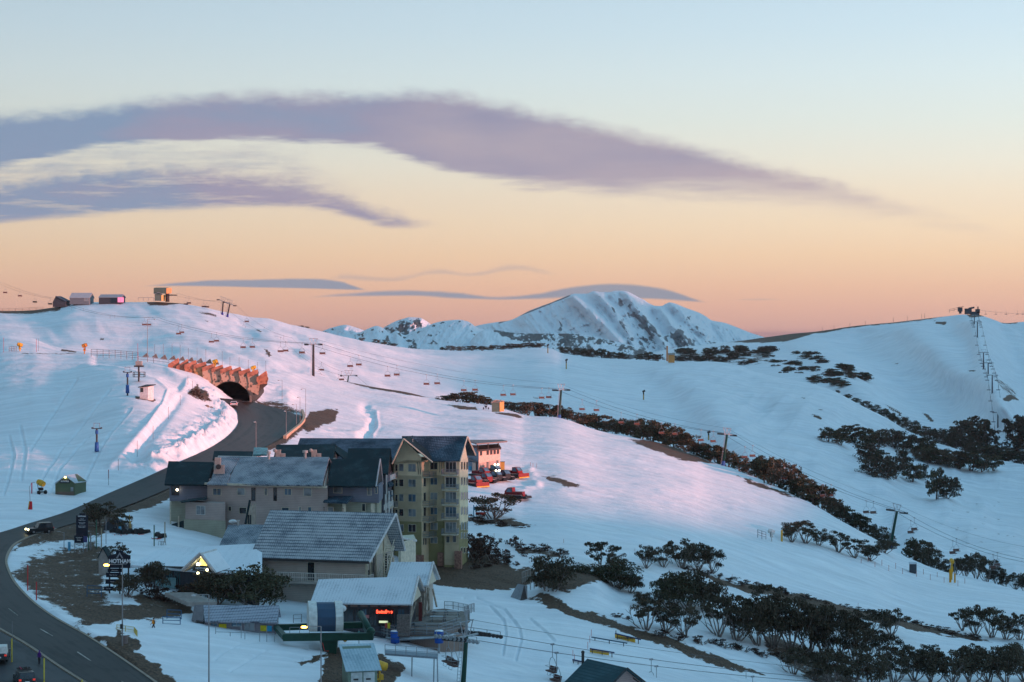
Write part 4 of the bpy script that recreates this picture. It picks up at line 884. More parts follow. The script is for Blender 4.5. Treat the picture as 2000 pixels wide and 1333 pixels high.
# low heath bushes
bsh = [(918,1060,12,24),(936,1058,12,30),(975,1088,16,30),(990,1094,12,24),(950,1108,12,30),(925,1112,10,26),(1070,1132,10,24),(1100,1130,12,28),(1140,1134,12,26),(1170,1140,10,24),(930,1072,30,50),(955,1078,26,44),(940,1092,30,50),(968,1098,24,44),(925,1098,30,44),(985,1104,18,34),(980,1062,10,16),(993,1066,12,14),(1012,1072,22,24),(1000,1060,8,10),(1018,1084,10,14),(1030,1078,14,40),(1060,1080,14,44),(1090,1086,12,40),(925,1018,14,40),(955,1022,10,44),(990,1030,12,40),(1020,1034,9,30),(1010,1108,10,16),(1046,1098,10,20),(1024,1090,10,14)]
row(bsh, S1, BUSH, 'heath bush on the snow right of the apartments, {}', 'heath bushes right of the apartments', name='heath_bush', cat='bush')
b2 = [(1205,1206,10,24),(1222,1212,8,22),(1290,1244,12,40),(1330,1252,12,40),(1370,1258,14,44),(1410,1264,14,44),(1450,1272,14,46),(1490,1282,14,46),(1530,1290,14,46),(1570,1298,12,40),(384,776,13,26),(396,784,12,26),(376,768,8,18)]
row(b2[:10], S1, BUSH, 'heath bush on the bank above the terrain park, {}', 'heath bushes above the terrain park', name='heath_bush', cat='bush')
row(b2[10:], S1, BUSH, 'brown heath bush in the snow left of the tunnel, {}', 'heath bushes left of the tunnel', name='heath_bush', cat='bush')
b3 = [(1330+i*24+rf.uniform(-6,6), 1112+i*5.75+rf.uniform(-2,2), rf.uniform(7,10), rf.uniform(22,34)) for i in range(25)]
row(b3, S1, BUSH, 'heath bush in the strip across the lower piste, {}', 'heath bushes in the strip across the lower piste', name='heath_bush', cat='bush')
row([(348,1168,14,30),(300,1172,12,30),(316,1174,12,30),(330,1176,12,28)], S1, BUSH, 'clipped hedge bush below the entrance steps, {} of four', 'bushes by the steps', name='heath_bush', cat='bush')
# ================================================================ VILLAGE BUILDINGS
A10 = R(10)
def pt(px, py, d): return P(px, py, d)
def zz(py, d): return -(py-HY)/F*d
C_TAN = clad_mat('tan_boards', (.42,.34,.31), .30); C_PUR = clad_mat('slate_boards', (.17,.18,.23), .28); C_GRN = clad_mat('sage_boards', (.34,.34,.26), .30)
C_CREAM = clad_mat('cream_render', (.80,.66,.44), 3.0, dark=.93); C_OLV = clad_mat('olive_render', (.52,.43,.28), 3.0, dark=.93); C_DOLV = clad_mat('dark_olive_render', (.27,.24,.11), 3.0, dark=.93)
C_BEIGE = clad_mat('beige_boards', (.44,.38,.33), .28); C_TRIM = MM('cream_trim', (.55,.49,.38)); C_WTRIM = MM('white_trim', (.62,.62,.60)); C_BRICK = MM('stone_pier', (.30,.16,.12), noise_=(3, .4))
C_DARK = MM('dark_timber', (.05,.045,.045)); C_STEEL = MM('galvanised_steel', (.30,.32,.34), .5, .4); C_CONC = MM('weathered_concrete', (.34,.32,.30))
R_FROST = roof_mat('frosted_tiles', (.07,.09,.12), (.44,.46,.48), .62, .46, .34, R(16)); R_FROST2 = roof_mat('frosted_tiles_fine', (.06,.08,.11), (.38,.41,.44), .55, .42, .33, R(10))
R_DARK = roof_mat('dark_green_tiles', (.012,.028,.034), (.045,.085,.10), .1, .44, .34, R(10)); R_BLUE = roof_mat('blue_tiles', (.02,.042,.062), (.13,.19,.25), .30, .40, .32, R(10))
R_SNOWY = roof_mat('snowy_ribbed_roof', (.30,.34,.38), (.66,.70,.74), .80, .6, .45, R(8), corr=True); R_WHITE = roof_mat('snow_covered_roof', (.55,.60,.64), (.74,.78,.82), .9, 5, 1.2, R(8), corr=True)
R_CORR = roof_mat('corrugated_steel', (.22,.32,.38), (.40,.52,.58), .6, .5, .40, R(-20), corr=True)
def walls(parent, pts, z0, z1, m, name='wall'): return MB().prism(pts, z0, z1).build(name, m, parent)
def vent(parent, px, py, d, r=.18, h=.6, m=None, name='vent_pipe'):
    p = pt(px, py, d); b = MB().tube(p-Vector((0,0,.4)), p+Vector((0,0,h)), r*.5, n=8); b.tube(p+Vector((0,0,h)), p+Vector((0,0,h+.14)), r, n=8); return b.build(name, m or C_STEEL, parent)
def rail(mb, pts, h=1.05, post=1.6, r=.035, bars=3, balus=None, bp=.22):
    for a, b in zip(pts[:-1], pts[1:]):
        a = Vector(a); b = Vector(b); L = (b-a).length; n = max(1, round(L/post))
        for k in range(n+1): q = a.lerp(b, k/n); mb.tube(q, q+Vector((0,0,h)), r*1.2, n=4)
        for k in range(bars): z = h*(k+1)/bars; mb.tube(a+Vector((0,0,z)), b+Vector((0,0,z)), r, n=4)
        if balus:
            m = int(L/bp)
            for k in range(m): q = a.lerp(b, (k+.5)/m); mb.tube(q+Vector((0,0,.08)), q+Vector((0,0,h)), balus, n=4)
    return mb
# ---------------------------------------------------------------- yellow apartments
ap = thing('apartment_building', 'tall yellow and olive apartment block with a blue tiled roof and stacked balconies', 'apartment building', S1.at(850, 1102))
FP = [xy(770,368), xy(823,366), xy(837,368.2), xy(865,367.6), xy(868,365.6), xy(897,365), xy(914,373.5), xy(906,384), xy(772,388)]
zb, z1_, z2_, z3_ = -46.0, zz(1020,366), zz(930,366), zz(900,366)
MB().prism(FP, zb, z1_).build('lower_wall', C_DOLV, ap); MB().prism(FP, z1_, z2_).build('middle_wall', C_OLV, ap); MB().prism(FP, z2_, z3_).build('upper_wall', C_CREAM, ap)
# proud skins: lighter bay; sunlight painted into the right-facing corner and side
wB = Wall(868,365.6,897,365); wS = Wall(897,365,914,373.5); wL = Wall(770,368,823,366); wC = Wall(823,366,837,368.2); wM = Wall(837,368.2,865,367.6)
bay = MB(); wB.plate(bay, 868.4, 896.8, 898, 1016, .01, .06); bay.build('bay_wall', C_CREAM, ap)
bay = MB(); wS.plate(bay, 897.3, 913.6, 898, 1022, .01, .06); bay.build('side_wall', C_CREAM, ap)
bay = MB(); wC.plate(bay, 823.3, 836.8, 902, 1100, .01, .06); bay.build('corner_wall', C_CREAM, ap)
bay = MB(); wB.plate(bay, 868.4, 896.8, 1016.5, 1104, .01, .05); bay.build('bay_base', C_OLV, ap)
g = MB(); g.hull([pt(770,905,368), pt(823,905,366), pt(823,893,366), pt(789,860,366.8), pt(770,893,368)], [pt(770,905,372), pt(823,905,370), pt(823,893,370), pt(789,860,371), pt(770,893,372)]).build('gable_wall', C_CREAM, ap)
g = MB(); g.hull([pt(898,901,365.1), pt(914,901,373.4), pt(908,868,369.3)], [pt(896,901,366.1), pt(912,901,374.4), pt(906,868,370.3)]).build('side_gable', C_CREAM, ap)
MB().slab([pt(785,852.5,369.5), pt(913,852.5,368.5), pt(899,900,362.6), pt(847,901,363.6), pt(830,890,366)], .22).slab([pt(785,852,369.7), pt(913,852,368.7), pt(929,889,376.5), pt(800,884,378)], .2).build('roof', R_BLUE, ap)
MB().slab([pt(788,857,364.2), pt(845,903,363.4), pt(866,893,369), pt(806,851,371.5)], .2).build('right_gable_roof', R_DARK, ap)
MB().slab([pt(788,857,364.2), pt(765,906,364.8), pt(768,900,376), pt(786,853,374)], .2).build('left_gable_roof', R_BLUE, ap)
[MB().tube(a, b, r_, n=4).build('barge_board', C_TRIM, ap) for a, b, r_ in ((pt(788,857.5,364), pt(765.5,906.5,364.6), .16), (pt(788,857.5,364), pt(845,903.5,363.2), .14), (pt(913,853,368.4), pt(899,900.5,362.5), .13), (pt(913,853,368.5), pt(929,889.5,376.3), .16))]
FL = [913, 943, 972, 1001, 1031]
for i, y in enumerate(FL):
    window(ap, wL, 798, 812, y-6, y+8, [G_CURT, G_CURT, G_BLUE, G_CURT, G_DARK][i], C_TRIM, 1); window(ap, wL, 780, 788, y-6, y+7, G_DARK if i % 2 else G_CURT, C_TRIM, 0)
    window(ap, wL, 772.5, 776.5, y-5, y+7, G_DARK, C_TRIM, 0)
    window(ap, wM, 841, 854, y-9, y+4, [G_DARK, G_BLUE, G_CURT, G_BLUE, G_CURT][i], C_TRIM, 1)
    window(ap, wB, 871, 891, y-10, y+9, [G_DARK, G_DARK, G_CURT, G_BLUE, G_CURT][i], C_WTRIM, 2, off=.08)
    for a in (899.5, 904.8, 909.8): window(ap, wS, a, a+2.6, y-10, y+4, G_DARK, C_TRIM, 0, off=.08)
    if i: window(ap, wC, 826.5, 830.5, y-9, y+7, G_DARK, C_TRIM, 0, off=.08)
window(ap, wB, 872, 878, 1048, 1060, G_DARK, C_TRIM, 0, off=.08); window(ap, wB, 885, 891, 1047, 1059, G_DARK, C_TRIM, 0, off=.08); window(ap, wM, 841, 854, 1050, 1061, G_CURT, C_TRIM, 1)
for a in (825.5, 829.5): window(ap, wC, a, a+2, 1052, 1064, G_DARK, C_TRIM, 0, off=.08)
for a in (899.5, 904.8, 909.8): window(ap, wS, a, a+2.6, 1041, 1052, G_DARK, C_TRIM, 0, off=.08); window(ap, wS, a, a+2.6, 1070, 1080, G_DARK, C_TRIM, 0, off=.08)
def balcony(parent, W_, px0, px1, py, out=1.5, h=1.0, nm='balcony', panel=True):
    l = W_.hit(px0, py, 0); r = W_.hit(px1, py, 0); l.z = r.z = (l.z+r.z)/2; u = (r-l).normalized(); n = W_.n
    f = MB().slab([l, r, r+n*out, l+n*out], .16).build(nm, C_TRIM, parent)
    rl = MB(); rail(rl, [l+n*.05, l+n*out, r+n*out, r+n*.05], h, 1.2, .03, 2, .018, .14); rl.build('railing', C_STEEL, f); return f
for y in (927, 956, 985, 1013, 1043): balcony(ap, wB, 866, 896, y, 1.5)
for y in (931, 988, 1018, 1048): balcony(ap, wC, 825, 841, y, 1.5)
for y in (933, 990, 1022): balcony(ap, wL, 767, 777, y, 1.4)
for a, b, t in ((816,828,1084), (857,872,1079), (890,903,1076)):
    w_ = wL if a < 830 else (wM if a < 860 else wB); q = MB(); w_.plate(q, a, b, t, 1112, .0, 1.0); q.build('stone_pier', C_BRICK, ap)
vent(ap, 806, 872, 366, .1, 1.2); q = MB(); [q.tube(wL.hit(x, 903, .3), wL.hit(x+1, 927, .1), .05, n=4) for x in (817, 821)]; [q.tube(wB.hit(x, 899, .1), wB.hit(x, 923, .1), .05, n=4) for x in (859, 863)]; q.build('roof_brace', C_DARK, ap)
# ---------------------------------------------------------------- tan and slate lodge behind the tiled one
lo = thing('ski_lodge', 'long tan lodge wing with frosted roof, slate blue ends and rooftop vents', 'lodge', S1.at(520, 1100))
wF = Wall(405,352,640,344); wG = Wall(640,347,748,343); wH = Wall(330,358,408,355.5)
walls(lo, [xy(405,352), xy(640,344), xy(640,356), xy(410,364)], -44, zz(946,350), C_TAN, 'front_wall')
g = MB().hull([pt(632,947,344.2), pt(641,973,345), pt(641,915,352)], [pt(630,947,345.2), pt(639,973,346), pt(639,915,353)]); g.build('gable_wall', C_BEIGE, lo)
MB().slab([pt(468,892.5,361), pt(643,893,355), pt(629,948,343), pt(443,946,350)], .25).slab([pt(468,892.5,361.2), pt(643,893,355.2), pt(660,935,367), pt(480,930,373)], .2).build('roof', R_FROST2, lo)
MB().slab([pt(427,892,361), pt(469,892,360.8), pt(446,933,353), pt(410,944,353)], .2).build('small_roof', R_FROST2, lo)
MB().slab([pt(422,928,353), pt(450,928,352.5), pt(443,947,349.6), pt(403,946,350.6)], .2).build('porch_roof', R_FROST2, lo)
q = MB(); wF.plate(q, 403, 640, 946, 950, .3, .7); q.build('gutter', C_TRIM, lo)
for a, b, c, d, gl, mu in [(416.5,431.5,955,967,G_BLUE,1),(464,478,954,967,G_CURT,0),(517,522,954,967,G_CURT,0),(556,569,955,967,G_BLUE,1),(593.5,608.5,954,969,G_CURT,0),(424,428.5,990,997.5,G_DARK,0),(446.5,451.5,990,998,G_DARK,0),(468,481,992,1003.5,G_DARK,0),(551,564,992,1002,G_BLUE,0),(584,588,991,1000,G_CURT,0),(602,608,991,1000,G_BLUE,0),(641,651,991,1002,G_CURT,0)]:
    window(lo, wF, a, b, c, d, gl, C_TRIM, mu)
for a, b in ((492,498),(535,540)): window(lo, wF, a, b, 954, 978, G_DARK, C_DARK, 0, 'door')
# lower left body
walls(lo, [xy(362,350), xy(440,347.2), xy(440,352), xy(365,356)], -44, zz(981,350), C_TAN, 'lower_wall')
wX = Wall(362,350,440,347.2); q = MB(); wX.plate(q, 360, 441, 1016, 1092, .02, .14); q.build('sage_wall', C_GRN, lo)
window(lo, wX, 384, 400, 989, 1005, G_CURT, C_WTRIM, 1); window(lo, wX, 384, 401, 1031, 1044, G_BLUE, C_WTRIM, 1)
MB().slab([pt(352,978,352), pt(405,970,353), pt(402,974,348), pt(354,981,347.5)], .18).build('lean_to_roof', R_DARK, lo)
# slate wing on the left with dark roof
walls(lo, [xy(331,358), xy(406,355.5), xy(409,366), xy(335,369)], zz(980,357), zz(945,357), C_PUR, 'slate_wall'); walls(lo, [xy(333,359), xy(365,358), xy(368,366), xy(337,369)], -44, zz(980,357), C_GRN, 'sage_wall')
MB().slab([pt(329,901,368), pt(417,903,364), pt(404,947,354), pt(321,946,357)], .3).slab([pt(329,901,368.2), pt(417,903,364.2), pt(425,935,374), pt(338,930,379)], .2).build('dark_roof', R_DARK, lo)
window(lo, wH, 336, 349, 950, 967, G_DARK, C_DARK, 1)
bl_ = MB().ball(wH.hit(347.5, 957, .3), .22); bl_.build('lamp', MM('lamp_white', (1,.9,.7), emit=(1,.85,.6), es=6), lo)
q = MB(); [q.box(*(v.x-.12, v.x+.12, v.y-.12, v.y+.12, v.z-6, v.z)) for v in (pt(333,980,355), pt(349,1008,352), pt(322,1035,353))]; q.build('post', C_TRIM, lo)
MB().slab([pt(336,1024,354), pt(362,1016,353), pt(362,1038,350), pt(325,1040,351)], .2).build('entrance_roof', R_DARK, lo)
# right slate wing
walls(lo, [xy(640,346.5), xy(740,342), xy(748,352), xy(650,358)], zz(981,344), zz(948,344), C_PUR, 'slate_wall'); walls(lo, [xy(640,347), xy(737,342.6), xy(745,352), xy(650,358)], -44, zz(981,344), C_GRN, 'sage_wall')
wR = Wall(640,346.5,740,342)
MB().slab([pt(648,897,355), pt(742,897,350.5), pt(734,950,340.5), pt(640,949,345)], .3).slab([pt(648,897,355.2), pt(742,897,350.7), pt(747,948,361), pt(655,946,365)], .2).build('dark_roof', R_DARK, lo)
for a, b, c, d, gl in [(652,668,951,963,G_CURT),(718,725,952,967,G_CURT),(707.5,713.5,984.5,998.5,G_DARK),(733,737,952,964,G_BLUE)]: window(lo, wR, a, b, c, d, gl, C_TRIM, 0)
MB().slab([pt(640,968,347), pt(688,969,344), pt(677,982,340), pt(631,980,343)], .25).build('canopy', R_BLUE, lo)
[MB().box(v.x-.3, v.x+.3, v.y-.2, v.y+.2, v.z-6, v.z).build('pillar', C_TRIM, lo) for v in (pt(672,983,341.5), pt(728,984,341.6))]
# side gable detail at right end
q = MB().hull([pt(742,899,350.6), pt(736,950,342), pt(747,948,356)], [pt(741,899,351.4), pt(735,950,343), pt(746,948,357)]); q.build('side_gable', C_DARK, lo)
q = MB(); q.tube(pt(742.5,897,350.3), pt(734.5,950,340.4), .13, n=4); q.tube(pt(742.5,897,350.3), pt(748,946,357), .13, n=4); q.build('barge_board', MM('grey_trim', (.35,.36,.38)), lo)
# rooftop vents
for px, py, d, w in [(525,888,357,7),(596,886,356,9)]: q = MB(); v = pt(px, py, d); q.tube(v-Vector((0,0,.9)), v+Vector((0,0,.1)), .25, n=8); q.tube(v+Vector((0,0,.1)), v+Vector((0,0,.55)), w*.055, n=12); q.build('roof_cowl', MM('cowl_grey', (.42,.40,.38)), lo)
for px, py, d in [(544,880,360),(614,880,359)]: v = pt(px, py, d); MB().box(v.x-.5, v.x+.4, v.y-.4, v.y+.5, v.z-1.5, v.z+.1).box(v.x+.5, v.x+1.2, v.y-.3, v.y+.4, v.z-1.5, v.z-.55).ball((v.x-.6, v.y-.4, v.z+.0), .35).build('chimney', MM('chimney_tan', (.40,.34,.30)), lo)
v = pt(421,905,355); MB().box(v.x-.1, v.x+.9, v.y-.3, v.y+.6, v.z-1.3, v.z+1.0).build('flue_box', MM('chimney_tan', (.40,.34,.30)), lo); v = pt(428,915,353); MB().box(v.x-.9, v.x+.9, v.y-.4, v.y+.4, v.z-1.0, v.z+.6).build('flue_box', MM('chimney_tan', (.40,.34,.30)), lo); v = pt(427,912,352.4); MB().tube(v, v-Vector((0,.5,0)), .45, n=12).build('flue_mouth', C_DARK, lo)
# pointed stair tower
q = MB().hull([pt(479,1026,341), pt(498,1026,341), pt(498,984,341.5), pt(488,990,341), pt(489,983,341.5)], [pt(481,1026,345), pt(500,1026,345), pt(500,984,345), pt(491,990,345), pt(491,983,345)]); q.build('stair_tower', MM('tower_tan', (.42,.36,.30)), lo)
MB().slab([pt(486,977,341), pt(487,977,345), pt(480,1024,344), pt(477,1024,340)], .3).build('tower_roof', R_DARK, lo); window(lo, Wall(479,341,498,341), 484, 491, 1006, 1024, G_DARK, C_TRIM, 1, w=.05)
# ---------------------------------------------------------------- dark roofed apartments behind
bk = thing('terrace_building', 'row of dark green roofed apartments rising behind the tan lodge', 'apartment building', S1.at(640, 985))
walls(bk, [xy(425,376), xy(500,374), xy(500,384), xy(428,386)], -44, zz(893,376), C_TAN, 'left_wall'); MB().slab([pt(418,881,384), pt(494,882,382), pt(492,897,376), pt(415,897,378)], .3).build('left_roof', R_DARK, bk)
walls(bk, [xy(537,374), xy(655,369), xy(657,384), xy(540,388)], -44, zz(895,373), C_TAN, 'wall'); MB().slab([pt(540,869,382), pt(656,868,377), pt(650,897,368), pt(534,896,372)], .3).slab([pt(540,869,382.2), pt(656,868,377.2), pt(664,893,386), pt(545,893,391)], .2).build('roof', R_DARK, bk)
MB().hull([pt(656,870,377), pt(650,897,369), pt(656,897,380)], [pt(654,870,378), pt(648,897,370), pt(654,897,381)]).build('gable_wall', MM('pale_pink_render', (.50,.40,.36)), bk)
walls(bk, [xy(585,388), xy(775,380), xy(777,392), xy(590,400)], -44, zz(896,388), C_CREAM, 'long_wall'); MB().slab([pt(586,856,397), pt(786,857,389), pt(768,903,378), pt(572,896,387)], .3).slab([pt(586,856,397.2), pt(786,857,389.2), pt(790,880,400), pt(590,880,408)], .2).build('long_roof', R_BLUE, bk)
MB().slab([pt(650,866,380), pt(684,888,378), pt(678,902,372), pt(654,880,374)], .2).build('valley_roof', R_DARK, bk)
walls(bk, [xy(682,362), xy(757,359), xy(768,372), xy(690,375)], -44, zz(926,361), C_PUR, 'slate_wall'); MB().slab([pt(680,876,371), pt(763,876,367), pt(757,926,357), pt(676,926,360)], .3).slab([pt(680,876,371.2), pt(763,876,367.2), pt(768,920,378), pt(686,920,382)], .2).build('front_roof', R_DARK, bk)
MB().hull([pt(763,878,367), pt(757,926,358), pt(767,926,372)], [pt(762,878,368), pt(756,926,359), pt(766,926,373)]).build('front_gable', C_DARK, bk)
v = pt(512,883,372); MB().slab([pt(496,874,374), pt(523,875,373), pt(521,888,369), pt(494,888,370)], .3).build('skylight', glass_mat('skylight_glass', (.05,.16,.17), .1), bk)
wZ = Wall(757,359,768,372)
for i, y in enumerate((948, 968, 990)): 
    f = MB().slab([pt(757,y-6,359.5), pt(766,y-8,366), pt(770,y-1,362), pt(761,y+3,355)], .3).build('balcony_roof' if i < 2 else 'balcony', R_BLUE if i < 2 else C_TRIM, bk)
q = MB(); [q.box(*(v.x-.12, v.x+.12, v.y-.12, v.y+.12, v.z-9, v.z)) for v in (pt(755,928,356), pt(753,966,354), pt(760,960,354), pt(766,958,360))]; q.build('balcony_post', C_WTRIM, bk)
[rail(MB(), a, 1.0, 1.5, .03, 2, .02, .15).build('railing', C_WTRIM, bk) for a in ([pt(750,998,352), pt(768,988,358)], [pt(762,940,356), pt(772,936,360)])]
# ---------------------------------------------------------------- big tiled lodge in front
A16 = R(16)
fl = thing('tiled_lodge', 'large beige lodge with steep frosted tile roof, long balcony and gable stair', 'lodge', S1.at(620, 1190))
c16, s16 = math.cos(A16), math.sin(A16); O = Vector(((503-1000)/F*307, 307, 0)); ux = Vector((c16, -s16, 0)); uy = Vector((s16, c16, 0))
def LP(x, y, z): return O+ux*x+uy*y+Vector((0,0,z))
def lxy(x, y): q = LP(x, y, 0); return (q.x, q.y)
ZE, ZR = -34.6, -27.9; LL = 17.6; DD = 13.0
MB().prism([lxy(0,0), lxy(LL,0), lxy(LL,DD), lxy(0,DD)], -46.5, ZE+.25).build('wall', C_BEIGE, fl)
MB().hull([LP(LL-.3,0,ZE+.2), LP(LL-.3,DD,ZE+.2), LP(LL-.3,DD/2,ZR-.35)], [LP(LL,0,ZE+.2), LP(LL,DD,ZE+.2), LP(LL,DD/2,ZR-.35)]).build('gable_wall', C_TRIM, fl)
MB().slab([LP(-.6,DD/2,ZR), LP(LL+2.6,DD/2,ZR), LP(LL+1.0,-.9,ZE), LP(-1.0,-.9,ZE)], .3).slab([LP(-.6,DD/2,ZR), LP(LL+2.6,DD/2,ZR), LP(LL+1.6,DD+.6,ZE+.3), LP(-1.0,DD+.9,ZE)], .3).build('roof', R_FROST, fl)
q = MB(); q.tube(LP(LL+2.7,DD/2,ZR-.1), LP(LL+1.1,-1.0,ZE-.15), .2, n=4); q.tube(LP(LL+2.7,DD/2,ZR-.1), LP(LL+1.7,DD+.6,ZE+.15), .2, n=4); q.build('barge_board', MM('pale_barge', (.55,.53,.52)), fl)
q = MB().slab([LP(-1.05,-.95,ZE-.02), LP(LL+1.0,-.95,ZE-.02), LP(LL+1.0,-1.12,ZE-.05), LP(-1.05,-1.12,ZE-.05)], .3).build('gutter', C_DARK, fl)
wl = Wall(503,307,503+1,307); 
class LWall(Wall):
    def __init__(s, a, b): s.a = a.copy(); s.a.z = 0; s.b = b.copy(); s.b.z = 0; s.u = (s.b-s.a).normalized(); s.n = Vector((s.u.y, -s.u.x, 0)); s.n = s.n if s.n.dot(s.a) < 0 else -s.n
wlf = LWall(LP(0,0,0), LP(LL,0,0)); wls = LWall(LP(LL,0,0), LP(LL,DD,0))
window(fl, wlf, 601, 614, 1099, 1134, G_DARK, C_TRIM, 0, 'door')
# balcony
bz = wlf.hit(640, 1136).z
b_ = MB().slab([LP(3.6,0,bz), LP(LL+1.4,0,bz), LP(LL+1.4,-1.7,bz), LP(3.6,-1.7,bz)], .25).build('balcony', C_BEIGE, fl)
q = MB(); rail(q, [LP(3.6,-1.65,bz), LP(LL+1.35,-1.65,bz), LP(LL+1.35,0,bz)], 1.35, 2.2, .05, 2, .035, .30); q.build('railing', MM('greige_rail', (.60,.55,.50)), b_)
q = MB(); q.tube(LP(3.5,-1.6,bz), LP(.6,-1.6,bz-2.6), .09, n=4); q.tube(LP(3.5,-1.6,bz+1.1), LP(.6,-1.6,bz-1.5), .06, n=4)
for k in range(8): a = LP(3.5-.36*k, -1.6, bz-.32*k); q.tube(a, a+Vector((0,0,1.1)), .03, n=4); q.slab([a, a+ux*-.3, a+ux*-.3+uy*1.2, a+uy*1.2], .06)
q.build('stair', C_BEIGE, fl)
# posts, windows and the stair flight on the gable side
for y0, y1, z0, z1 in [(1.0,1.8,-40.5,-36.2),(2.4,3.2,-40.5,-35.2),(3.6,4.1,-40,-34.0),(8.8,9.8,-40,-34.5),(10.6,11.6,-40,-35)]:
    q = MB().hull([LP(LL-.05,y0,z0), LP(LL-.05,y1,z0), LP(LL-.05,y1,z1), LP(LL-.05,y0,z1)], [LP(LL+.06,y0,z0), LP(LL+.06,y1,z0), LP(LL+.06,y1,z1), LP(LL+.06,y0,z1)]); q.build('window', G_DARK, fl)
q = MB(); [q.tube(LP(LL+.15,y,-42), LP(LL+.15,y,z), .12, n=4) for y, z in ((0,-35),(.6,-35),(2.1,-34.5),(4.6,-33),(8.2,-31.5),(12.6,-35.5))]; q.build('post', C_TRIM, fl)
q = MB()
for k in range(24):
    t = k/23; a = LP(LL+1.2, .2+6.2*t, -41+8.0*t); q.slab([a, a+ux*1.2, a+ux*1.2+uy*.28, a+uy*.28], .07)
for o in (1.2, 2.4): q.tube(LP(LL+o,.2,-41), LP(LL+o,6.5,-33), .1, n=4); q.tube(LP(LL+o,.2,-40), LP(LL+o,6.5,-32), .06, n=4)
q.build('gable_stair', C_TRIM, fl)
for px, py in ((593,1035),(622,1034),(668,1035)):
    v = pt(px, py, 310.5); q = MB().tube(v-Vector((0,0,.3)), v+Vector((0,0,.75)), .05, n=6).ball(v-Vector((0,0,.1)), .3, .3, .2, 8, 4).build('vent_pipe', MM('rusty_vent', (.16,.12,.11)), fl)
vent(fl, 633, 1001, 313.5, .12, .7, MM('rusty_vent', (.16,.12,.11))); vent(fl, 670, 1001, 312.5, .1, .5, MM('rusty_vent', (.16,.12,.11)))
v = LP(LL+2.2, -.6, bz+.3); MB().tube(v, v+Vector((.1,-.3,.06)), .62, n=16).build('satellite_dish', MM('dish_dark', (.10,.12,.14)), fl)
# rear glazed extension
W8 = Wall(783,322,812,327); e_ = MB().prism([xy(778,323), xy(783,320.5), xy(812,326), xy(808,333), xy(778,331)], zz(1108,322), zz(1058,322)); e_.build('extension_wall', C_TRIM, fl)
MB().slab([pt(783,1050,322), pt(815,1056,326), pt(812,1053,334), pt(778,1047,333)], .25).build('extension_roof', MM('pale_barge', (.55,.53,.52)), fl)
for a in (784.5, 790.5, 798, 805): window(fl, W8, a, a+3, 1062, 1096, G_BLUE if a > 797 else G_DARK, C_TRIM, 0)
# ---------------------------------------------------------------- annex with its own little roof
an = thing('annex_building', 'small annex with frosted dark tile roof left of the tiled lodge', 'annex', S1.at(475, 1120))
walls(an, [xy(442,325), xy(506,323), xy(508,333), xy(445,335)], -44, zz(1068,325), C_BEIGE, 'wall')
MB().slab([pt(446,1025,334), pt(516,1025,331.5), pt(500,1071,323), pt(427,1069,325.5)], .28).slab([pt(446,1025,334.2), pt(516,1025,331.7), pt(520,1040,341), pt(450,1040,343)], .2).build('roof', R_FROST2, an)
v = pt(455,1019,334); MB().ball(v, .75, .5, .35, 12, 6).tube(v, v-Vector((0,0,.8)), .06).build('satellite_dish', MM('white_dish', (.6,.62,.62)), an); vent(an, 465, 1024, 333, .3, .5, MM('cowl_grey', (.42,.40,.38)))
# ---------------------------------------------------------------- white roofed ski centre with lit gable
wc = thing('ski_centre', 'low building under a broad snow covered roof with a lit pointed entrance gable', 'ski centre', S1.at(360, 1160))
walls(wc, [xy(275,304), xy(372,300), xy(505,298), xy(508,306), xy(285,310)], -43.5, zz(1112,301), MM('dark_shopfront', (.05,.05,.06)), 'wall')
MB().slab([pt(310,1072,314), pt(500,1062,310), pt(508,1125,296), pt(256,1104,303)], .35).build('roof', R_WHITE, wc)
MB().slab([pt(500,1062,310), pt(512,1060,311), pt(512,1125,297), pt(508,1125,296)], .35).build('roof_edge', R_WHITE, wc)
MB().slab([pt(256,1105,303.8), pt(372,1108,299.8), pt(372,1112,299.6), pt(256,1109,303.6)], .5, Vector((0,-1,0))).build('fascia', C_DARK, wc)
wW = Wall(275,304,372,300)
for a in (283, 296, 312, 327, 342): window(wc, wW, a, a+9, 1118, 1144, G_DARK if a != 296 else G_CURT, MM('teal_frame', (.07,.16,.17)), 1)
q = MB(); [wW.plate(q, a, a+12, 1127, 1148, 1.2, 1.3) for a in (314, 328, 341)]; q.build('glass_screen', MM('teal_screen', (.16,.27,.28), .3), wc)
g0 = (391.5, 1081); LG = pt(355,1114.5,292.5); RG = pt(421,1119,291.5); AG = pt(391.5,1080.5,292); dv = Vector((1.4, 6, 0))
MB().slab([LG, AG, AG+dv, LG+dv], .3).build('gable_roof', MM('pale_barge', (.55,.53,.52)), wc); MB().slab([AG, RG, RG+dv, AG+dv], .3).build('gable_roof', R_WHITE, wc)
iv = Vector((.4, 1.6, 0)); MB().hull([LG+iv+Vector((.8,0,-.2)), AG+iv-Vector((0,0,.5)), RG+iv+Vector((-.8,0,-.2))], [LG+iv*1.1+Vector((.8,0,-.2)), AG+iv*1.1-Vector((0,0,.5)), RG+iv*1.1+Vector((-.8,0,-.2))]).build('gable_glazing', G_DARK, wc)
iv2 = Vector((.38, 1.5, 0)); MB().poly([pt(388,1104,293.4), pt(392,1091,293.3), pt(398,1088,293.3), pt(404.5,1096,293.3), pt(404.5,1106,293.4)]).build('lit_window', MM('lit_amber', (1,.8,.35), emit=(.75,.62,.16), es=.9), wc)
q = MB(); q.tube(LG, AG+Vector((0,-.1,0)), .2, n=4); q.tube(AG+Vector((0,-.1,0)), RG, .2, n=4); q.build('barge_board', MM('pale_barge', (.55,.53,.52)), wc)
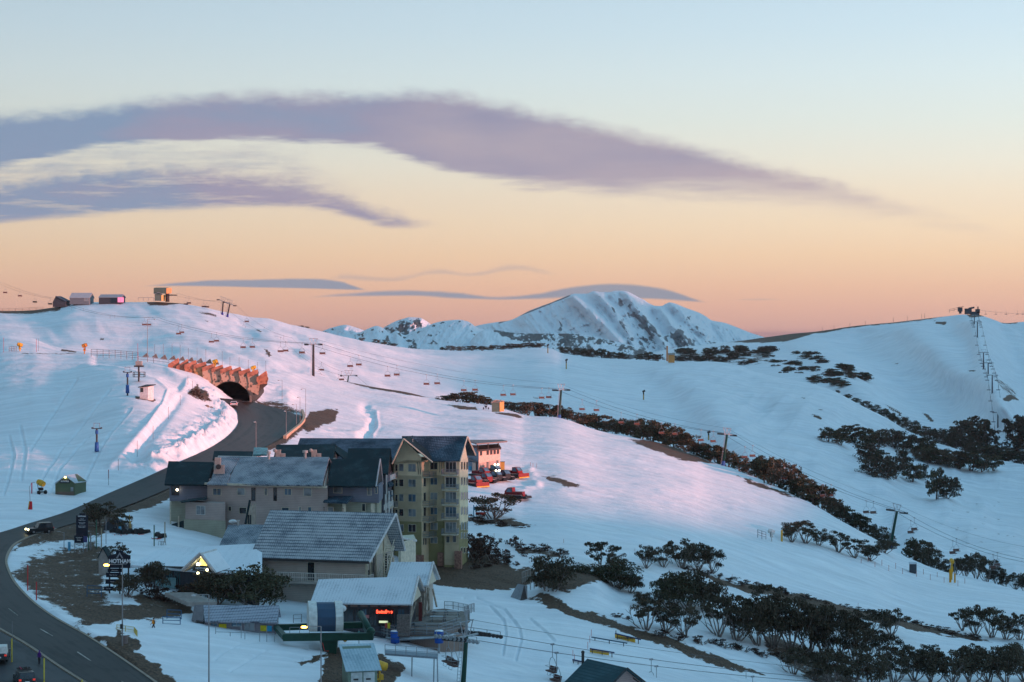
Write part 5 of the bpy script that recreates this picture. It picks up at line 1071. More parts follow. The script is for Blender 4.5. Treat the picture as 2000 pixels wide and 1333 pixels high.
q = MB(); q.ball(pt(387,1103,293), .28); q.ball(pt(404.5,1113.5,292), .2); q.ball(pt(386.5,1120,292), .2); q.ball(pt(392,1087,292.9), .16); q.build('lamp', MM('lamp_warm', (1,.9,.6), emit=(1,.9,.5), es=5), wc)
sgn = MB().hull([pt(384,1105,292), pt(403,1106.5,292), pt(402,1120,292), pt(385,1117,292)], [pt(384,1105,292.3), pt(403,1106.5,292.3), pt(402,1120,292.3), pt(385,1117,292.3)]).build('sign_board', MM('sign_navy', (.012,.016,.03)), wc)
def text(s, loc, size, m, parent=None, rz=0.0, name='lettering', rx=90, bold=0.0, ext=.01, align='CENTER', sx=1.0):
    cu = bpy.data.curves.new(name, 'FONT'); cu.body = s; cu.size = size; cu.extrude = ext; cu.offset = bold; cu.align_x = align; cu.align_y = 'CENTER'
    o = bpy.data.objects.new(name, cu); col.objects.link(o); bpy.context.view_layer.update(); dg = bpy.context.evaluated_depsgraph_get(); me = bpy.data.meshes.new_from_object(o.evaluated_get(dg)); bpy.data.objects.remove(o)
    o = bpy.data.objects.new(name, me); col.objects.link(o); me.materials.clear(); me.materials.append(m)
    M = Matrix.Translation(Vector(loc))@Matrix.Rotation(rz, 4, 'Z')@Matrix.Rotation(R(rx), 4, 'X')@Matrix.Diagonal((sx, 1, 1, 1))
    if parent is not None:
        Q = Matrix.Identity(4); q = parent
        while q is not None: Q = q.matrix_basis@Q; q = q.parent
        o.parent = parent; M = Q.inverted()@M
    o.matrix_basis = M; return o
WHT = MM('sign_white', (.75,.77,.80)); text('HOTHAM', pt(393.5,1110.5,291.9), .40, WHT, sgn, bold=.012); text('CENTRAL', pt(396,1115,291.9), .22, WHT, sgn)
# entrance steps
q = MB()
for k in range(9): a = pt(322+k*5.2, 1160+k*2.2, 289-k*1.2); q.box(a.x, a.x+4.2, a.y, a.y+.5, a.z-.5, a.z+.12)
tag(q.build('steps', C_CONC), 'wide timber and concrete steps leading up to the lit gable', 'steps')
# ---------------------------------------------------------------- bistro with neon sign
bi = thing('bistro', 'bistro with pale ribbed roofs, timber gables and a red neon sign', 'restaurant', S1.at(710, 1225))
walls(bi, [xy(618,285), xy(800,283), xy(812,292), xy(625,296)], -44, zz(1182,284), MM('dark_shopfront', (.05,.05,.06)), 'wall')
MB().slab([pt(622,1132,289.5), pt(817,1126,288), pt(803,1180,281.5), pt(606,1177,283.5)], .25).slab([pt(622,1132,289.7), pt(817,1126,288.2), pt(828.5,1153,295.5), pt(630,1150,297)], .25).build('roof', R_SNOWY, bi)
MB().slab([pt(764,1098,303), pt(845.5,1098,300), pt(834,1143,293.5), pt(750,1150,296)], .25).slab([pt(764,1098,303.2), pt(845.5,1098,300.2), pt(858,1130,308), pt(775,1128,311)], .25).build('rear_roof', R_SNOWY, bi)
walls(bi, [xy(765,296.5), xy(832,295), xy(846,305), xy(772,310)], -46, zz(1143,296), C_BEIGE, 'rear_wall')
q = MB(); 
for a, b in ((pt(817.5,1126,287.8), pt(804,1182,281.3)), (pt(817.5,1126,287.9), pt(829,1154,295.3)), (pt(846,1098,299.8), pt(834.5,1145,293.3)), (pt(846,1098,299.9), pt(858.5,1131,307.8))): MB().tube(a, b, .17, n=4).build('barge_board', MM('pale_barge', (.55,.53,.52)), bi)
MB().hull([pt(813,1137,288), pt(805,1180,283), pt(823,1163,294)], [pt(811,1137,288.6), pt(803,1180,283.6), pt(821,1163,294.6)]).hull([pt(842,1106,300.5), pt(834,1145,294.4), pt(852,1135,305)], [pt(840,1106,301), pt(832,1145,295), pt(850,1135,305.6)]).build('gable_wall', C_TRIM, bi)
q = MB(); 
for a, b in ((pt(805,1182,283), pt(800,1228,283)), (pt(812,1176,286), pt(797,1226,285)), (pt(829,1160,294), pt(826,1205,294)), (pt(836,1148,295), pt(838,1192,295)), (pt(845,1150,300), pt(853,1186,300)), (pt(838,1150,296), pt(828,1200,295)), (pt(822,1168,291), pt(822,1206,291))): MB().tube(a, b, .16, n=6).build('log_post', MM('log', (.36,.31,.25), noise_=(2, .4)), bi)
v = pt(821,1190,290); MB().box(v.x-.25, v.x+.25, v.y-.2, v.y+.2, v.z-2, v.z+1).build('red_door', MM('red_door', (.14,.03,.03)), bi)
q = MB(); [q.hull([pt(606+k*19.6,1180,283), pt(620+k*19.6,1180,283), pt(620+k*19.6,1186,283), pt(606+k*19.6,1186,283)], [pt(606+k*19.6,1180,283.2), pt(620+k*19.6,1180,283.2), pt(620+k*19.6,1186,283.2), pt(606+k*19.6,1186,283.2)]) for k in range(10)]; q.build('fascia_panel', MM('fascia_brown', (.16,.10,.08)), bi)
wBi = Wall(618,285,800,283)
for a, b, gl in ((665,690,G_DARK), (695,704,G_DARK), (708,716,G_BLUE), (722,735,G_DARK), (766,776,G_DARK), (778,790,G_BLUE)): window(bi, wBi, a, b, 1190, 1222, gl, C_DARK, 1)
q = MB(); wBi.plate(q, 740, 764, 1189, 1222, .3, .4); nb = q.build('sign_panel', MM('sign_black', (.012,.012,.014)), bi)
text('Swindlers', wBi.hit(752, 1194.5, .5), .70, MM('neon_red', (1,.1,.05), emit=(1,.07,.03), es=2.6), nb, bold=.02, sx=.85)
q = MB(); wBi.plate(q, 742, 759, 1212, 1216, .5, .6); q.build('menu_light', MM('lit_pale', (.9,.95,.6), emit=(.6,.62,.35), es=.7), bi)
q = MB(); wBi.plate(q, 714, 722, 1201, 1207, .3, .4); q.build('red_notice', MM('pink_notice', (.45,.16,.16)), bi); q = MB(); q.ball(pt(669.5,1189,274), .5, .5, .45, 12, 8); q.build('globe_lamp', MM('white_dish', (.6,.62,.62)), bi)
q = MB(); q.box(*(lambda v: (v.x-.9, v.x+.9, v.y-.5, v.y+.5, v.z-3, v.z))(pt(788,1201,281))); q.build('stone_pier', MM('rough_stone', (.13,.10,.09), noise_=(4, .5)), bi)
# deck
dk = thing('sun_deck', 'raised timber sun deck with railings and picnic tables beside the bistro', 'deck', S1.at(860, 1240))
DZ = zz(1196, 299)
MB().prism([xy(802,290), xy(812,286), xy(905,286), xy(918,291), xy(916,299), xy(868,303), xy(826,301)], DZ-.3, DZ).build('floor', MM('deck_boards', (.20,.17,.15), noise_=(2,.35)), dk)
MB().prism([xy(776,284), xy(857,283), xy(906,287), xy(914,294), xy(780,289)], -48, zz(1229,284)).build('base_wall', clad_mat('deck_cladding', (.24,.17,.14), .25, True), dk)
q = MB(); dz = Vector((0,0,0))
rail(q, [Vector((*xy(868,302.5), DZ)), Vector((*xy(885,302), DZ)), Vector((*xy(915,298.6), DZ)), Vector((*xy(917,291.5), DZ))], 1.15, 1.3, .035, 2, .02, .2); q.build('railing', C_STEEL, dk)
q = MB(); z2 = zz(1243, 282); rail(q, [Vector((*xy(730,284.5), z2)), Vector((*xy(770,282), z2-.3)), Vector((*xy(810,283), z2+.1)), Vector((*xy(857,282), z2)), Vector((*xy(900,286), z2+.3))], 1.7, 1.6, .04, 4, .018, .2); q.build('lower_railing', C_STEEL, dk)
MB().slab([Vector((*xy(726,286), z2-.1)), Vector((*xy(770,282), z2-.4)), Vector((*xy(860,282), z2-.1)), Vector((*xy(905,287), z2)), Vector((*xy(900,290), z2)), Vector((*xy(726,290), z2))], .25, Vector((0,0,1))).build('lower_floor', MM('snowy_boards', (.45,.50,.54)), dk)
def picnic(loc, rz, label, snow=False):
    t = thing('picnic_table', label, 'table', loc, rz, 'picnic tables on the sun deck'); M = t.matrix_basis
    MB().box(-1.1,1.1,-.4,.4,.7,.76,M).build('table_top', MM('snowy_boards', (.45,.50,.54)) if snow else C_CONC, t); [MB().box(-1.1,1.1,y-.15,y+.15,.42,.47,M).build('bench_seat', C_CONC, t) for y in (-.75,.75)]
    [MB().hull([M@Vector((x-.05,-.75,0)), M@Vector((x+.05,-.75,0)), M@Vector((x+.05,-.2,.7)), M@Vector((x-.05,-.2,.7))], [M@Vector((x-.05,-.65,0)), M@Vector((x+.05,-.65,0)), M@Vector((x+.05,-.1,.7)), M@Vector((x-.05,-.1,.7))]).hull([M@Vector((x-.05,.65,0)), M@Vector((x+.05,.65,0)), M@Vector((x+.05,.1,.7)), M@Vector((x-.05,.1,.7))], [M@Vector((x-.05,.75,0)), M@Vector((x+.05,.75,0)), M@Vector((x+.05,.2,.7)), M@Vector((x-.05,.2,.7))]).build('leg', C_STEEL, t) for x in (-.8,.8)]
for px, d, sn, lb in [(858,295,True,'picnic table on the sun deck, leftmost of the back row'), (884,295,True,'picnic table on the sun deck, rightmost of the back row'), (855,289.5,True,'picnic table on the sun deck, leftmost of the front row'), (880,289.5,False,'picnic table on the sun deck, rightmost of the front row'), (838,296,False,'bare picnic table on the sun deck nearest the log posts')]: picnic(Vector((*xy(px, d), DZ)), R(-4), lb, sn)
for px, d, lb in ((771.5,281,'blue padded drum at the left corner of the lower deck'), (857.5,281,'blue padded drum at the right corner of the lower deck')):
    v = Vector((*xy(px, d), 0)); zt, zb_ = zz(1233,d), zz(1256,d)
    t = thing('padded_post', lb, 'padding', (v.x, v.y, zb_)); MB().tube((v.x,v.y,zb_), (v.x,v.y,zt), .62, .66, 18).build('blue_padding', MM('blue_vinyl', (.01,.07,.33), .45), t, True); MB().tube((v.x,v.y,zt), (v.x,v.y,zt+.12), .66, .5, 14).build('snow_cap', MM('snow_cap', (.8,.83,.86)), t); MB().tube((v.x,v.y,zb_-4), (v.x,v.y,zb_), .15, n=8).build('post', C_STEEL, t)
# ticket hut
kh = thing('ticket_hut', 'grey ticket hut with frosted roof, yellow notice boards and an open porch', 'hut', S1.at(455, 1248))
wK = Wall(400,274,538,271.5); walls(kh, [xy(400,274), xy(538,271.5), xy(544,276.5), xy(404,279)], -43.5, zz(1214,273), clad_mat('grey_boards', (.20,.19,.22), .25), 'wall')
MB().slab([pt(397,1182,278.5), pt(545,1183,275.8), pt(541,1215.5,270.7), pt(400,1213,273.2)], .22).slab([pt(397,1182,278.7), pt(545,1183,276), pt(549,1204,281), pt(402,1202,284)], .2).build('roof', roof_mat('frosted_hut_roof', (.10,.11,.14), (.36,.38,.44), .75, .9, .4, R(5)), kh)
MB().slab([pt(380,1182,279), pt(398,1182,278.6), pt(397,1212,273.6), pt(374,1211,275)], .2).build('porch_roof', MM('brown_roof', (.16,.14,.15)), kh)
q = MB(); [q.tube(pt(x, 1212, d), Vector((*xy(x, d), -43)), .1, n=4) for x, d in ((381,274.5),(376,277))]; q.build('porch_post', MM('porch_grey', (.3,.29,.3)), kh)
q = MB(); wK.plate(q, 384, 399, 1213, 1248, .0, .06); q.build('doorway', C_DARK, kh)
for a, b, c, d, m in ((428,442.5,1219,1230,'y'), (509,521,1222,1233,'y'), (522.5,531,1222.5,1233.5,'b')): q = MB(); wK.plate(q, a, b, c, d, .02, .1); q.build('notice_board', MM('notice_yellow', (.55,.45,.02)) if m == 'y' else MM('notice_blue', (.03,.30,.50)), kh)
for a, b, c, d, gl in ((412,424,1218,1232,G_BLUE), (452,472,1217,1224,G_BLUE), (478,497,1217,1232,G_CURT)): window(kh, wK, a, b, c, d, gl, MM('porch_grey', (.3,.29,.3)), 1)
q = MB(); wK.plate(q, 390.5, 395.5, 1226, 1233, .1, .14); q.build('white_notice', WHT, kh)
# hut steel barriers in front
fb = thing('queue_barrier', 'grey steel queue barrier in front of the ticket hut', 'barrier', S1.at(470, 1250)); q = MB(); z0 = S1.at(470,1252).z; rail(q, [Vector((*xy(421,268), z0)), Vector((*xy(536,266.5), z0))], 1.15, 1.9, .04, 1); q.build('rails', C_STEEL, fb)
q = MB(); [q.tube(Vector((*xy(x,267.6), z0-.2)), Vector((*xy(x,267.6), z0+2.0)), .05, n=5) for x in (421, 471, 521)]; q.tube(Vector((*xy(471,267.6), z0+2)), Vector((*xy(455,268), z0+2)), .04, n=4); q.build('post', C_STEEL, fb)
# ---------------------------------------------------------------- green shed with ribbed steel roof
sh = thing('pump_shed', 'green shed with pale ribbed steel roof and double white doors by the lift', 'shed', S1.at(700, 1333))
def box_frame(pxl, d, a): 
    o = Vector(((pxl-1000)/F*d, d, 0)); return o, Vector((math.cos(a), -math.sin(a), 0)), Vector((math.sin(a), math.cos(a), 0))
o_, u_, v_ = box_frame(680, 244.5, R(-14)); q = lambda x, y, z: o_+u_*x+v_*y+Vector((0,0,z))
ze, zr = zz(1312,244), zz(1259,250)
MB().hull([q(0,0,-48), q(3.6,0,-48), q(3.6,4.6,-48), q(0,4.6,-48)], [q(0,0,ze), q(3.6,0,ze), q(3.6,4.6,zr-.1), q(0,4.6,zr-.1)]).build('wall', clad_mat('green_boards', (.16,.22,.17), .2), sh)
MB().slab([q(-.35,-.4,ze+.02), q(4.1,-.4,ze+.02), q(4.1,5.1,zr+.1), q(-.35,5.1,zr+.1)], .1).build('roof', R_CORR, sh)
for a in (.35, 1.9): 
    dr = MB().hull([q(a,-.05,-48), q(a+1.4,-.05,-48), q(a+1.4,-.05,ze-.25), q(a,-.05,ze-.25)], [q(a,.0,-48), q(a+1.4,.0,-48), q(a+1.4,.0,ze-.25), q(a,.0,ze-.25)]).build('door', MM('door_white', (.50,.53,.52)), sh); MB().hull([q(a+.3,-.09,ze-1.2), q(a+.9,-.09,ze-1.2), q(a+.9,-.09,ze-1.0), q(a+.3,-.09,ze-1.0)], [q(a+.3,-.05,ze-1.2), q(a+.9,-.05,ze-1.2), q(a+.9,-.05,ze-1.0), q(a+.3,-.05,ze-1.0)]).build('handle', C_DARK, dr)
# roof of the house below the frame
hs = thing('cabin', 'cabin with a blue green tiled gable roof at the bottom frame edge', 'cabin', S1.at(1180, 1330))
RA, RB = pt(1147,1287,278), pt(1225,1305,270.7); dn = Vector((-4.6,-3.3,-4.0)); dn2_ = Vector((4.6,3.3,-4.0))
MB().slab([RA, RB, RB+dn, RA+dn], .22).slab([RA, RB, RB+dn2_, RA+dn2_], .22).build('roof', roof_mat('blue_green_tiles', (.03,.065,.075), (.06,.12,.14), .3, .45, .34, R(55)), hs)
ins = (RA-RB).normalized()*.5
MB().hull([RB+ins+dn*.88, RB+ins+dn2_*.88, RB+ins-Vector((0,0,.2))], [RA-ins+dn*.88, RA-ins+dn2_*.88, RA-ins-Vector((0,0,.2))]).prism([tuple((RB+ins+dn*.88)[:2]), tuple((RB+ins+dn2_*.88)[:2]), tuple((RA-ins+dn2_*.88)[:2]), tuple((RA-ins+dn*.88)[:2])], -56, (RB+dn*.88).z-.01).build('wall', clad_mat('pink_boards', (.34,.24,.22), .3), hs)
q = MB(); q.tube(RB-ins*.05, RB+dn-ins*.05, .1, n=4); q.tube(RB-ins*.05, RB+dn2_-ins*.05, .1, n=4); q.tube(RB+ins*.9+dn2_*.25-Vector((0,0,.6)), RB+ins*.9+dn2_*.85-Vector((0,0,.5)), .08, n=4); q.build('barge_board', C_DARK, hs)
MB().tube(RA+Vector((-.6,.3,-.9)), RA+Vector((-.6,.3,.75)), .2, n=8).ball(RA+Vector((-.6,.3,.85)), .26).build('flue', C_DARK, hs)
# ---------------------------------------------------------------- grooming workshop
ws = thing('workshop', 'pink lit two storey machine workshop with a raised tilted roof', 'workshop', S1.at(945, 935))
GZ = zz(944, 502.0)
wP = Wall(935,493.0,977,502.0); walls(ws, [xy(935,493.0), xy(977,502.0), xy(972,518.0), xy(928,510.0)], -46, zz(879,500.0), MM('salmon_render', (.58,.44,.36)), 'wall'); walls(ws, [xy(914,501.0), xy(934.7,493.2), xy(930,510.0), xy(912,516.0)], -46, zz(872,506.0), MM('blue_grey_render', (.16,.22,.28)), 'side_wall')
MB().prism([xy(932,491.5), xy(979,501.5), xy(974,519.0), xy(926,511.0)], zz(879,500.0)+.02, zz(876,500.0)+.1).build('parapet', C_DARK, ws)
MB().slab([pt(931,866.5,490.0), pt(991,861.5,503.0), pt(980,859,520.0), pt(912,859.5,510.0)], .35).build('roof', MM('roof_brown', (.20,.17,.17)), ws)
[MB().tube(pt(x, y0, d), pt(x, y1, d), .18, n=6).build('roof_strut', C_DARK, ws) for x, y0, y1, d in ((973,864,872,500.0),(953,867,876,497.0),(933,868,880,493.0))]
for a in (937.5, 950.5, 957.5, 964, 970.5): window(ws, wP, a, a+3.6, 879.5-(a-937)*.09+2.5, 887-(a-937)*.09+2.5, G_DARK, MM('window_brown', (.2,.12,.1)), 1, w=.1)
for a, b, t in ((936,949.5,904), (956,969,901)): q = MB(); wP.plate(q, a, b, t, 930, .02, .1); q.build('roller_door', MM('roller_door', (.42,.32,.28)), ws)
for a, b, t in ((950,954,902.5), (969.5,973,899.5)): q = MB(); wP.plate(q, a, b, t, 930, .02, .12); q.build('door', MM('grey_door', (.12,.13,.13)), ws)
walls(ws, [xy(914,498.0), xy(930,494.0), xy(934,502.0), xy(918,508.0)], -46, zz(902,498.0), MM('blue_grey_render', (.16,.22,.28)), 'low_wing'); MB().slab([pt(912,895,499.0), pt(932,903,493.0), pt(935,901,502.0), pt(915,893,510.0)], .2).build('low_roof', MM('roof_brown', (.20,.17,.17)), ws)
wQ = Wall(914,498.0,930,494.0); q = MB(); wQ.plate(q, 923, 930, 904, 922, .02, .1); q.build('light_panel', MM('salmon_render', (.58,.44,.36)), ws); q = MB(); wQ.plate(q, 915.5, 921, 911, 918, .02, .1); q.build('blue_sign', MM('notice_blue', (.03,.30,.50)), ws)
v = pt(981,925,506.0); yb = thing('storage_locker', 'yellow timber storage locker at the right corner of the workshop', 'locker', v); MB().box(v.x-.5, v.x+.6, v.y-.5, v.y+.5, v.z-.5, v.z+2.9).build('body', MM('yellow_timber', (.45,.28,.07)), yb); MB().box(v.x-.6, v.x+.7, v.y-.6, v.y+.6, v.z+2.9, v.z+3.0).build('lid', C_DARK, yb)
# small gable hut behind the resort sign
gh = thing('gable_shelter', 'narrow shelter with a steep green gable roof behind the resort sign', 'shelter', S1.at(206, 1120))
v = pt(205,1118,300); MB().box(v.x-.95, v.x+.35, v.y, v.y+2, v.z-.4, v.z+2.3).hull([(v.x-.95,v.y,v.z+2.3), (v.x+.35,v.y,v.z+2.3), (v.x-.3,v.y,v.z+3.7)], [(v.x-.95,v.y+2,v.z+2.3), (v.x+.35,v.y+2,v.z+2.3), (v.x-.3,v.y+2,v.z+3.7)]).build('wall', C_CONC, gh)
MB().slab([(v.x-.3,v.y-.2,v.z+3.8), (v.x+.75,v.y-.2,v.z+1.9), (v.x+.75,v.y+2.2,v.z+1.9), (v.x-.3,v.y+2.2,v.z+3.8)], .12).slab([(v.x-.3,v.y-.2,v.z+3.8), (v.x-1.1,v.y-.2,v.z+2.2), (v.x-1.1,v.y+2.2,v.z+2.2), (v.x-.3,v.y+2.2,v.z+3.8)], .1).build('roof', R_DARK, gh)
# ================================================================ TUNNEL
STONE = MM('tunnel_stone', (.40,.22,.14), .9, noise_=(1.3, .75), spec=.1); RUST = MM('rust_painted_panel', (.36,.15,.10), .8, noise_=(.8, .4)); PDARK = MM('panel_edge', (.12,.10,.09))
def mix_panel(name, a, b_, sc_):
    m = bpy.data.materials.new(name); m.use_nodes = True; t, b, N, L = nodes(m); g = N('ShaderNodeNewGeometry')
    v = N('ShaderNodeTexVoronoi'); L(g.outputs['Position'], v.inputs['Vector']); v.inputs['Scale'].default_value = sc_
    n = N('ShaderNodeTexNoise'); L(g.outputs['Position'], n.inputs[0]); n.inputs['Scale'].default_value = .6; n.inputs['Detail'].default_value = 5
    ad = N('ShaderNodeMath', operation='ADD'); L(v.outputs['Distance'], ad.inputs[0]); L(n.outputs[0], ad.inputs[1])
    r = N('ShaderNodeValToRGB'); L(ad.outputs[0], r.inputs[0]); r.color_ramp.elements[0].position = .62; r.color_ramp.elements[1].position = .95
    r.color_ramp.elements[0].color = (*a, 1); r.color_ramp.elements[1].color = (*b_, 1); L(r.outputs[0], b.inputs['Base Color']); b.inputs['Roughness'].default_value = .9; return m
STONE = mix_panel('tunnel_stone', (.09,.07,.06), (.46,.32,.24), 1.4)
tn = thing('road_tunnel', 'road tunnel mouth faced with stepped orange stone panels under a snow deck', 'tunnel', (TX, 560, TZ))
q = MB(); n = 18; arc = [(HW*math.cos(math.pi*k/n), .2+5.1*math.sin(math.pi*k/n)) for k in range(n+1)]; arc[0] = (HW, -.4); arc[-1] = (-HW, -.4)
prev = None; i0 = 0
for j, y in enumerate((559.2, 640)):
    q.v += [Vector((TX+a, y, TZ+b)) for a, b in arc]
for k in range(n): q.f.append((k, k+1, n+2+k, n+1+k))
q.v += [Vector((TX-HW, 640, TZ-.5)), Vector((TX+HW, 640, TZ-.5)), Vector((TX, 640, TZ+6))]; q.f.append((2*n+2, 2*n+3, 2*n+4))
q.build('lining', MM('dark_concrete', (.05,.045,.04), .9), tn)  # lining is near black over its whole length
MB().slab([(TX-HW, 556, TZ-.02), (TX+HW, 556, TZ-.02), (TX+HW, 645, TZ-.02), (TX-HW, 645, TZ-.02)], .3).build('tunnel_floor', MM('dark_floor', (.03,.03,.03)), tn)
q = MB()
for k in range(n):
    a, b = arc[k], arc[k+1]; s_ = 1.07; q.hull([(TX+a[0], 558.9, TZ+a[1]), (TX+b[0], 558.9, TZ+b[1]), (TX+b[0]*s_, 558.9, TZ+b[1]*s_), (TX+a[0]*s_, 558.9, TZ+a[1]*s_)], [(TX+a[0], 559.5, TZ+a[1]), (TX+b[0], 559.5, TZ+b[1]), (TX+b[0]*s_, 559.5, TZ+b[1]*s_), (TX+a[0]*s_, 559.5, TZ+a[1]*s_)])
q.build('arch_ring', MM('ring_concrete', (.22,.19,.17)), tn)
# stepped panels: each column is a bent slab, its top tipped up to the right
tops = [(330,711,345,700),(346,717,366,703),(361,719,381,705),(378,724,400,708),(396,731,417,713),(414,737,434,718),(431,741,452,722),(449,747,468,726),(466,744,487,733),(484,747,503,738),(502,761,523,732)]
tops = [(329,712,348,700),(345,716,366,702),(361,713,382,704),(379,713,401,707),(396,718,417,711),(414,720,434,713),(431,722,451,715),(449,725,469,717),(467,726,487,720),(484,729,503,722),(502,738,520,725)]
for i, (xa, ya, xb, yb) in enumerate(tops):
    d = 557.5+(5-i)*.0+.25*(i % 2)
    xa2, xb2 = xa-1, xb+2; col_m = STONE if i > 3 and i < 10 else mix_panel('tunnel_panel', (.20,.08,.045) if i != 3 else (.26,.14,.06), (.42,.18,.11) if i != 3 else (.45,.27,.14), 1.0)
    ym = ya+20; bot = [735,752,752,760,790,790,752,752,760,775,750][i]; 
    if i < 4: bot = [728,740,750,762][i]
    # clip the columns over the opening to the arch
    def arch_y(px):
        dx = ((px-1000)/F*558.5-TX)/(HW*1.07)
        return HY-(TZ+(.2+5.1*math.sqrt(max(0, 1-dx*dx)))*1.07)*F/558.5 if abs(dx) < 1 else 999
    pb = MB(); cap = MB()
    ay0, ay1 = min(arch_y(xa2+1), {4:790,5:790,9:772,10:752}.get(i, 999)), min(arch_y(xb2-2), {4:790,9:772,10:750}.get(i, 999))
    if ay0 > 900: ay0 = bot
    if ay1 > 900: ay1 = bot
    f0 = [pt(xa2,ya+6,d-.45), pt(xb2-1,yb+7,d+.3), pt(xb2+2,(yb+ay1)/2+3,d+.35), pt(xb2-1,ay1,d+.3), pt(xa2,ay0,d-.45), pt(xa2+3,(ya+ay0)/2+5,d-.3)]
    pb.hull(f0, [p+Vector((0,.5,0)) for p in f0]); p_ = pb.build('stone_panel', col_m, tn)
    c0 = [pt(xa2,ya,d-.75), pt(xb2-3,yb,d+.0), pt(xb2-1,yb+8,d+.1), pt(xa2,ya+8,d-.7)]; cap.hull(c0, [p+Vector((.15,.8,0)) for p in c0]).build('panel_cap', RUST, tn)
bk_ = MB().hull([pt(326,716,559), pt(522,738,558.9), pt(522,752,558.9), pt(500,770,558.9), pt(494,772,558.9), pt(494,742,558.9), pt(402,742,558.9), pt(402,785,558.9), pt(390,780,558.9), pt(326,735,559)], [pt(326,716,559.6), pt(522,738,559.5), pt(522,752,559.5), pt(500,770,559.5), pt(494,772,559.5), pt(494,742,559.5), pt(402,742,559.5), pt(402,785,559.5), pt(390,780,559.5), pt(326,735,559.6)])
bk_.build('back_wall', PDARK, tn)
# saw-tooth screens standing along the deck behind
sw = thing('snow_screen', 'line of dark triangular concrete upstands along the far side of the tunnel deck', 'screen', S1.at(370, 712))
for i in range(9):
    x = 276+17.6*i-(4 if i == 8 else 0); y = 689.5+i*1.65; d = 590
    f0 = [pt(x,y+9,d), pt(x+11,y,d), pt(x+15,y+10,d)]; MB().hull(f0, [p+Vector((0,.6,0)) for p in f0]).build('upstand', MM('upstand_concrete', (.19,.16,.14)), sw)
def pole(px, py, hpx, m, label, S=S1, r=.05, name='marker_pole', cat='pole', group=None, top=None, base=None):
    b = base or S.at(px, py); h = hpx*b.y/F
    o = MB().tube((b.x, b.y, b.z-.3), (b.x, b.y, b.z+h), r, n=5).build(name, m)
    o.data.transform(Matrix.Translation(-b)); o.matrix_basis = Matrix.Translation(b); return tag(o, label, cat, group)
GREYP = MM('grey_pole', (.22,.22,.24)); REDP = MM('red_pole', (.50,.05,.05)); ORP = MM('orange_pole', (.60,.20,.05)); YEL = MM('snow_gun_yellow', (.62,.34,.03), .5); BLK = MM('black_rubber', (.02,.02,.022)); BLUEP = MM('tower_blue', (.02,.10,.32), .5); GRNT = MM('tower_green', (.008,.05,.034), .45); REDM = MM('groomer_red', (.20,.010,.015), .4)
px_ = [(345,716,30),(366,716,22),(388,718,30),(407,722,26),(426,716,25),(434,727,34),(449,732,28),(467,733,30),(485,735,27)]
deckp = [(302,672,680+8),(319,672,0),(336,672,0),(352,674,0),(368,680,0),(385,680,0),(402,682,0),(434,686,0),(449,698,0),(467,698,0),(485,703,0),(503,706,0),(519,705,0)]
for i, (x, y, _) in enumerate(deckp): 
    yb = [700,702,704,706,708,710,712,718,720,722,724,726,729][i]; pole(x, yb, yb-y, GREYP, 'thin grey pole along the tunnel deck, '+nth(i, 13), group='thin poles on the tunnel deck')
s_ = [(70,925,30,74),(97,870,27,0)]
for i, (x, y, h) in enumerate([(7,690,30),(71,688,26),(75,686,24),(269,705,34),(367,754,20),(376,765,21),(352,792,20),(329,817,22),(299,856,24),(268,890,29),(231,925,28),(212,950,30)]):
    pole(x, y, h, REDP if i in (0,1,3) else GREYP, ('thin red' if i in (0,1,3) else 'slim grey')+' marker pole on the left snow slope, '+nth(sorted([7,71,75,269,367,376,352,329,299,268,231,212]).index(x), 12), group='marker poles on the left slope')
# deck fence
def fence(name, pts, S, h, post, label, m=C_STEEL, bars=3, r=.05, up=0.0):
    w = [S.at(a, b) for a, b in pts]; t = thing(name, label, 'fence', w[0]); q = MB()
    rail(q, w, h, 400, r, bars); q.build('rails', m, t); 
    for a, b in zip(w[:-1], w[1:]):
        k = max(1, int((b-a).length/post))
        for j in range(k): p = a.lerp(b, j/k); MB().tube(p-Vector((0,0,.2)), p+Vector((0,0,h+.1)), r*1.5, n=4).build('post', m, t)
    return t
fence('steel_fence', [(178,697),(225,699),(270,703)], S1, 2.1, 2.4, 'tall dark steel fence on the snow bridge left of the tunnel', GREYP, 4)
fence('deck_fence', [(270,706),(300,709),(330,713)], S1, 1.3, 2.2, 'low dark rail fence running onto the tunnel deck', GREYP, 2)
fence('ridge_fence', [(-20,612),(30,611),(84,608)], S2, 2.0, 3.0, 'long weathered snow fence on the dark ground at the upper left', MM('old_timber', (.16,.12,.10)), 3)
fence('gate_fence', [(18,688),(32,687)], S1, 1.5, .6, 'grey slatted barrier left of the leftmost snow gun', GREYP, 3); fence('gun_fence', [(1480,1049),(1496,1054)], S1, 1.7, .8, 'dark slatted fence panel left of the white snow gun', GREYP, 3)
# stone guard wall right of the road
ground_tube('guard_wall', [(556,858),(575,843),(588,832),(594,820),(590,806)], .7, .9, MM('pale_kerb_stone', (.50,.36,.25)), kind=None)
gw = bpy.data.objects['guard_wall']; tag(gw, 'pale curved guard wall edging the road right of the tunnel', 'guard wall')
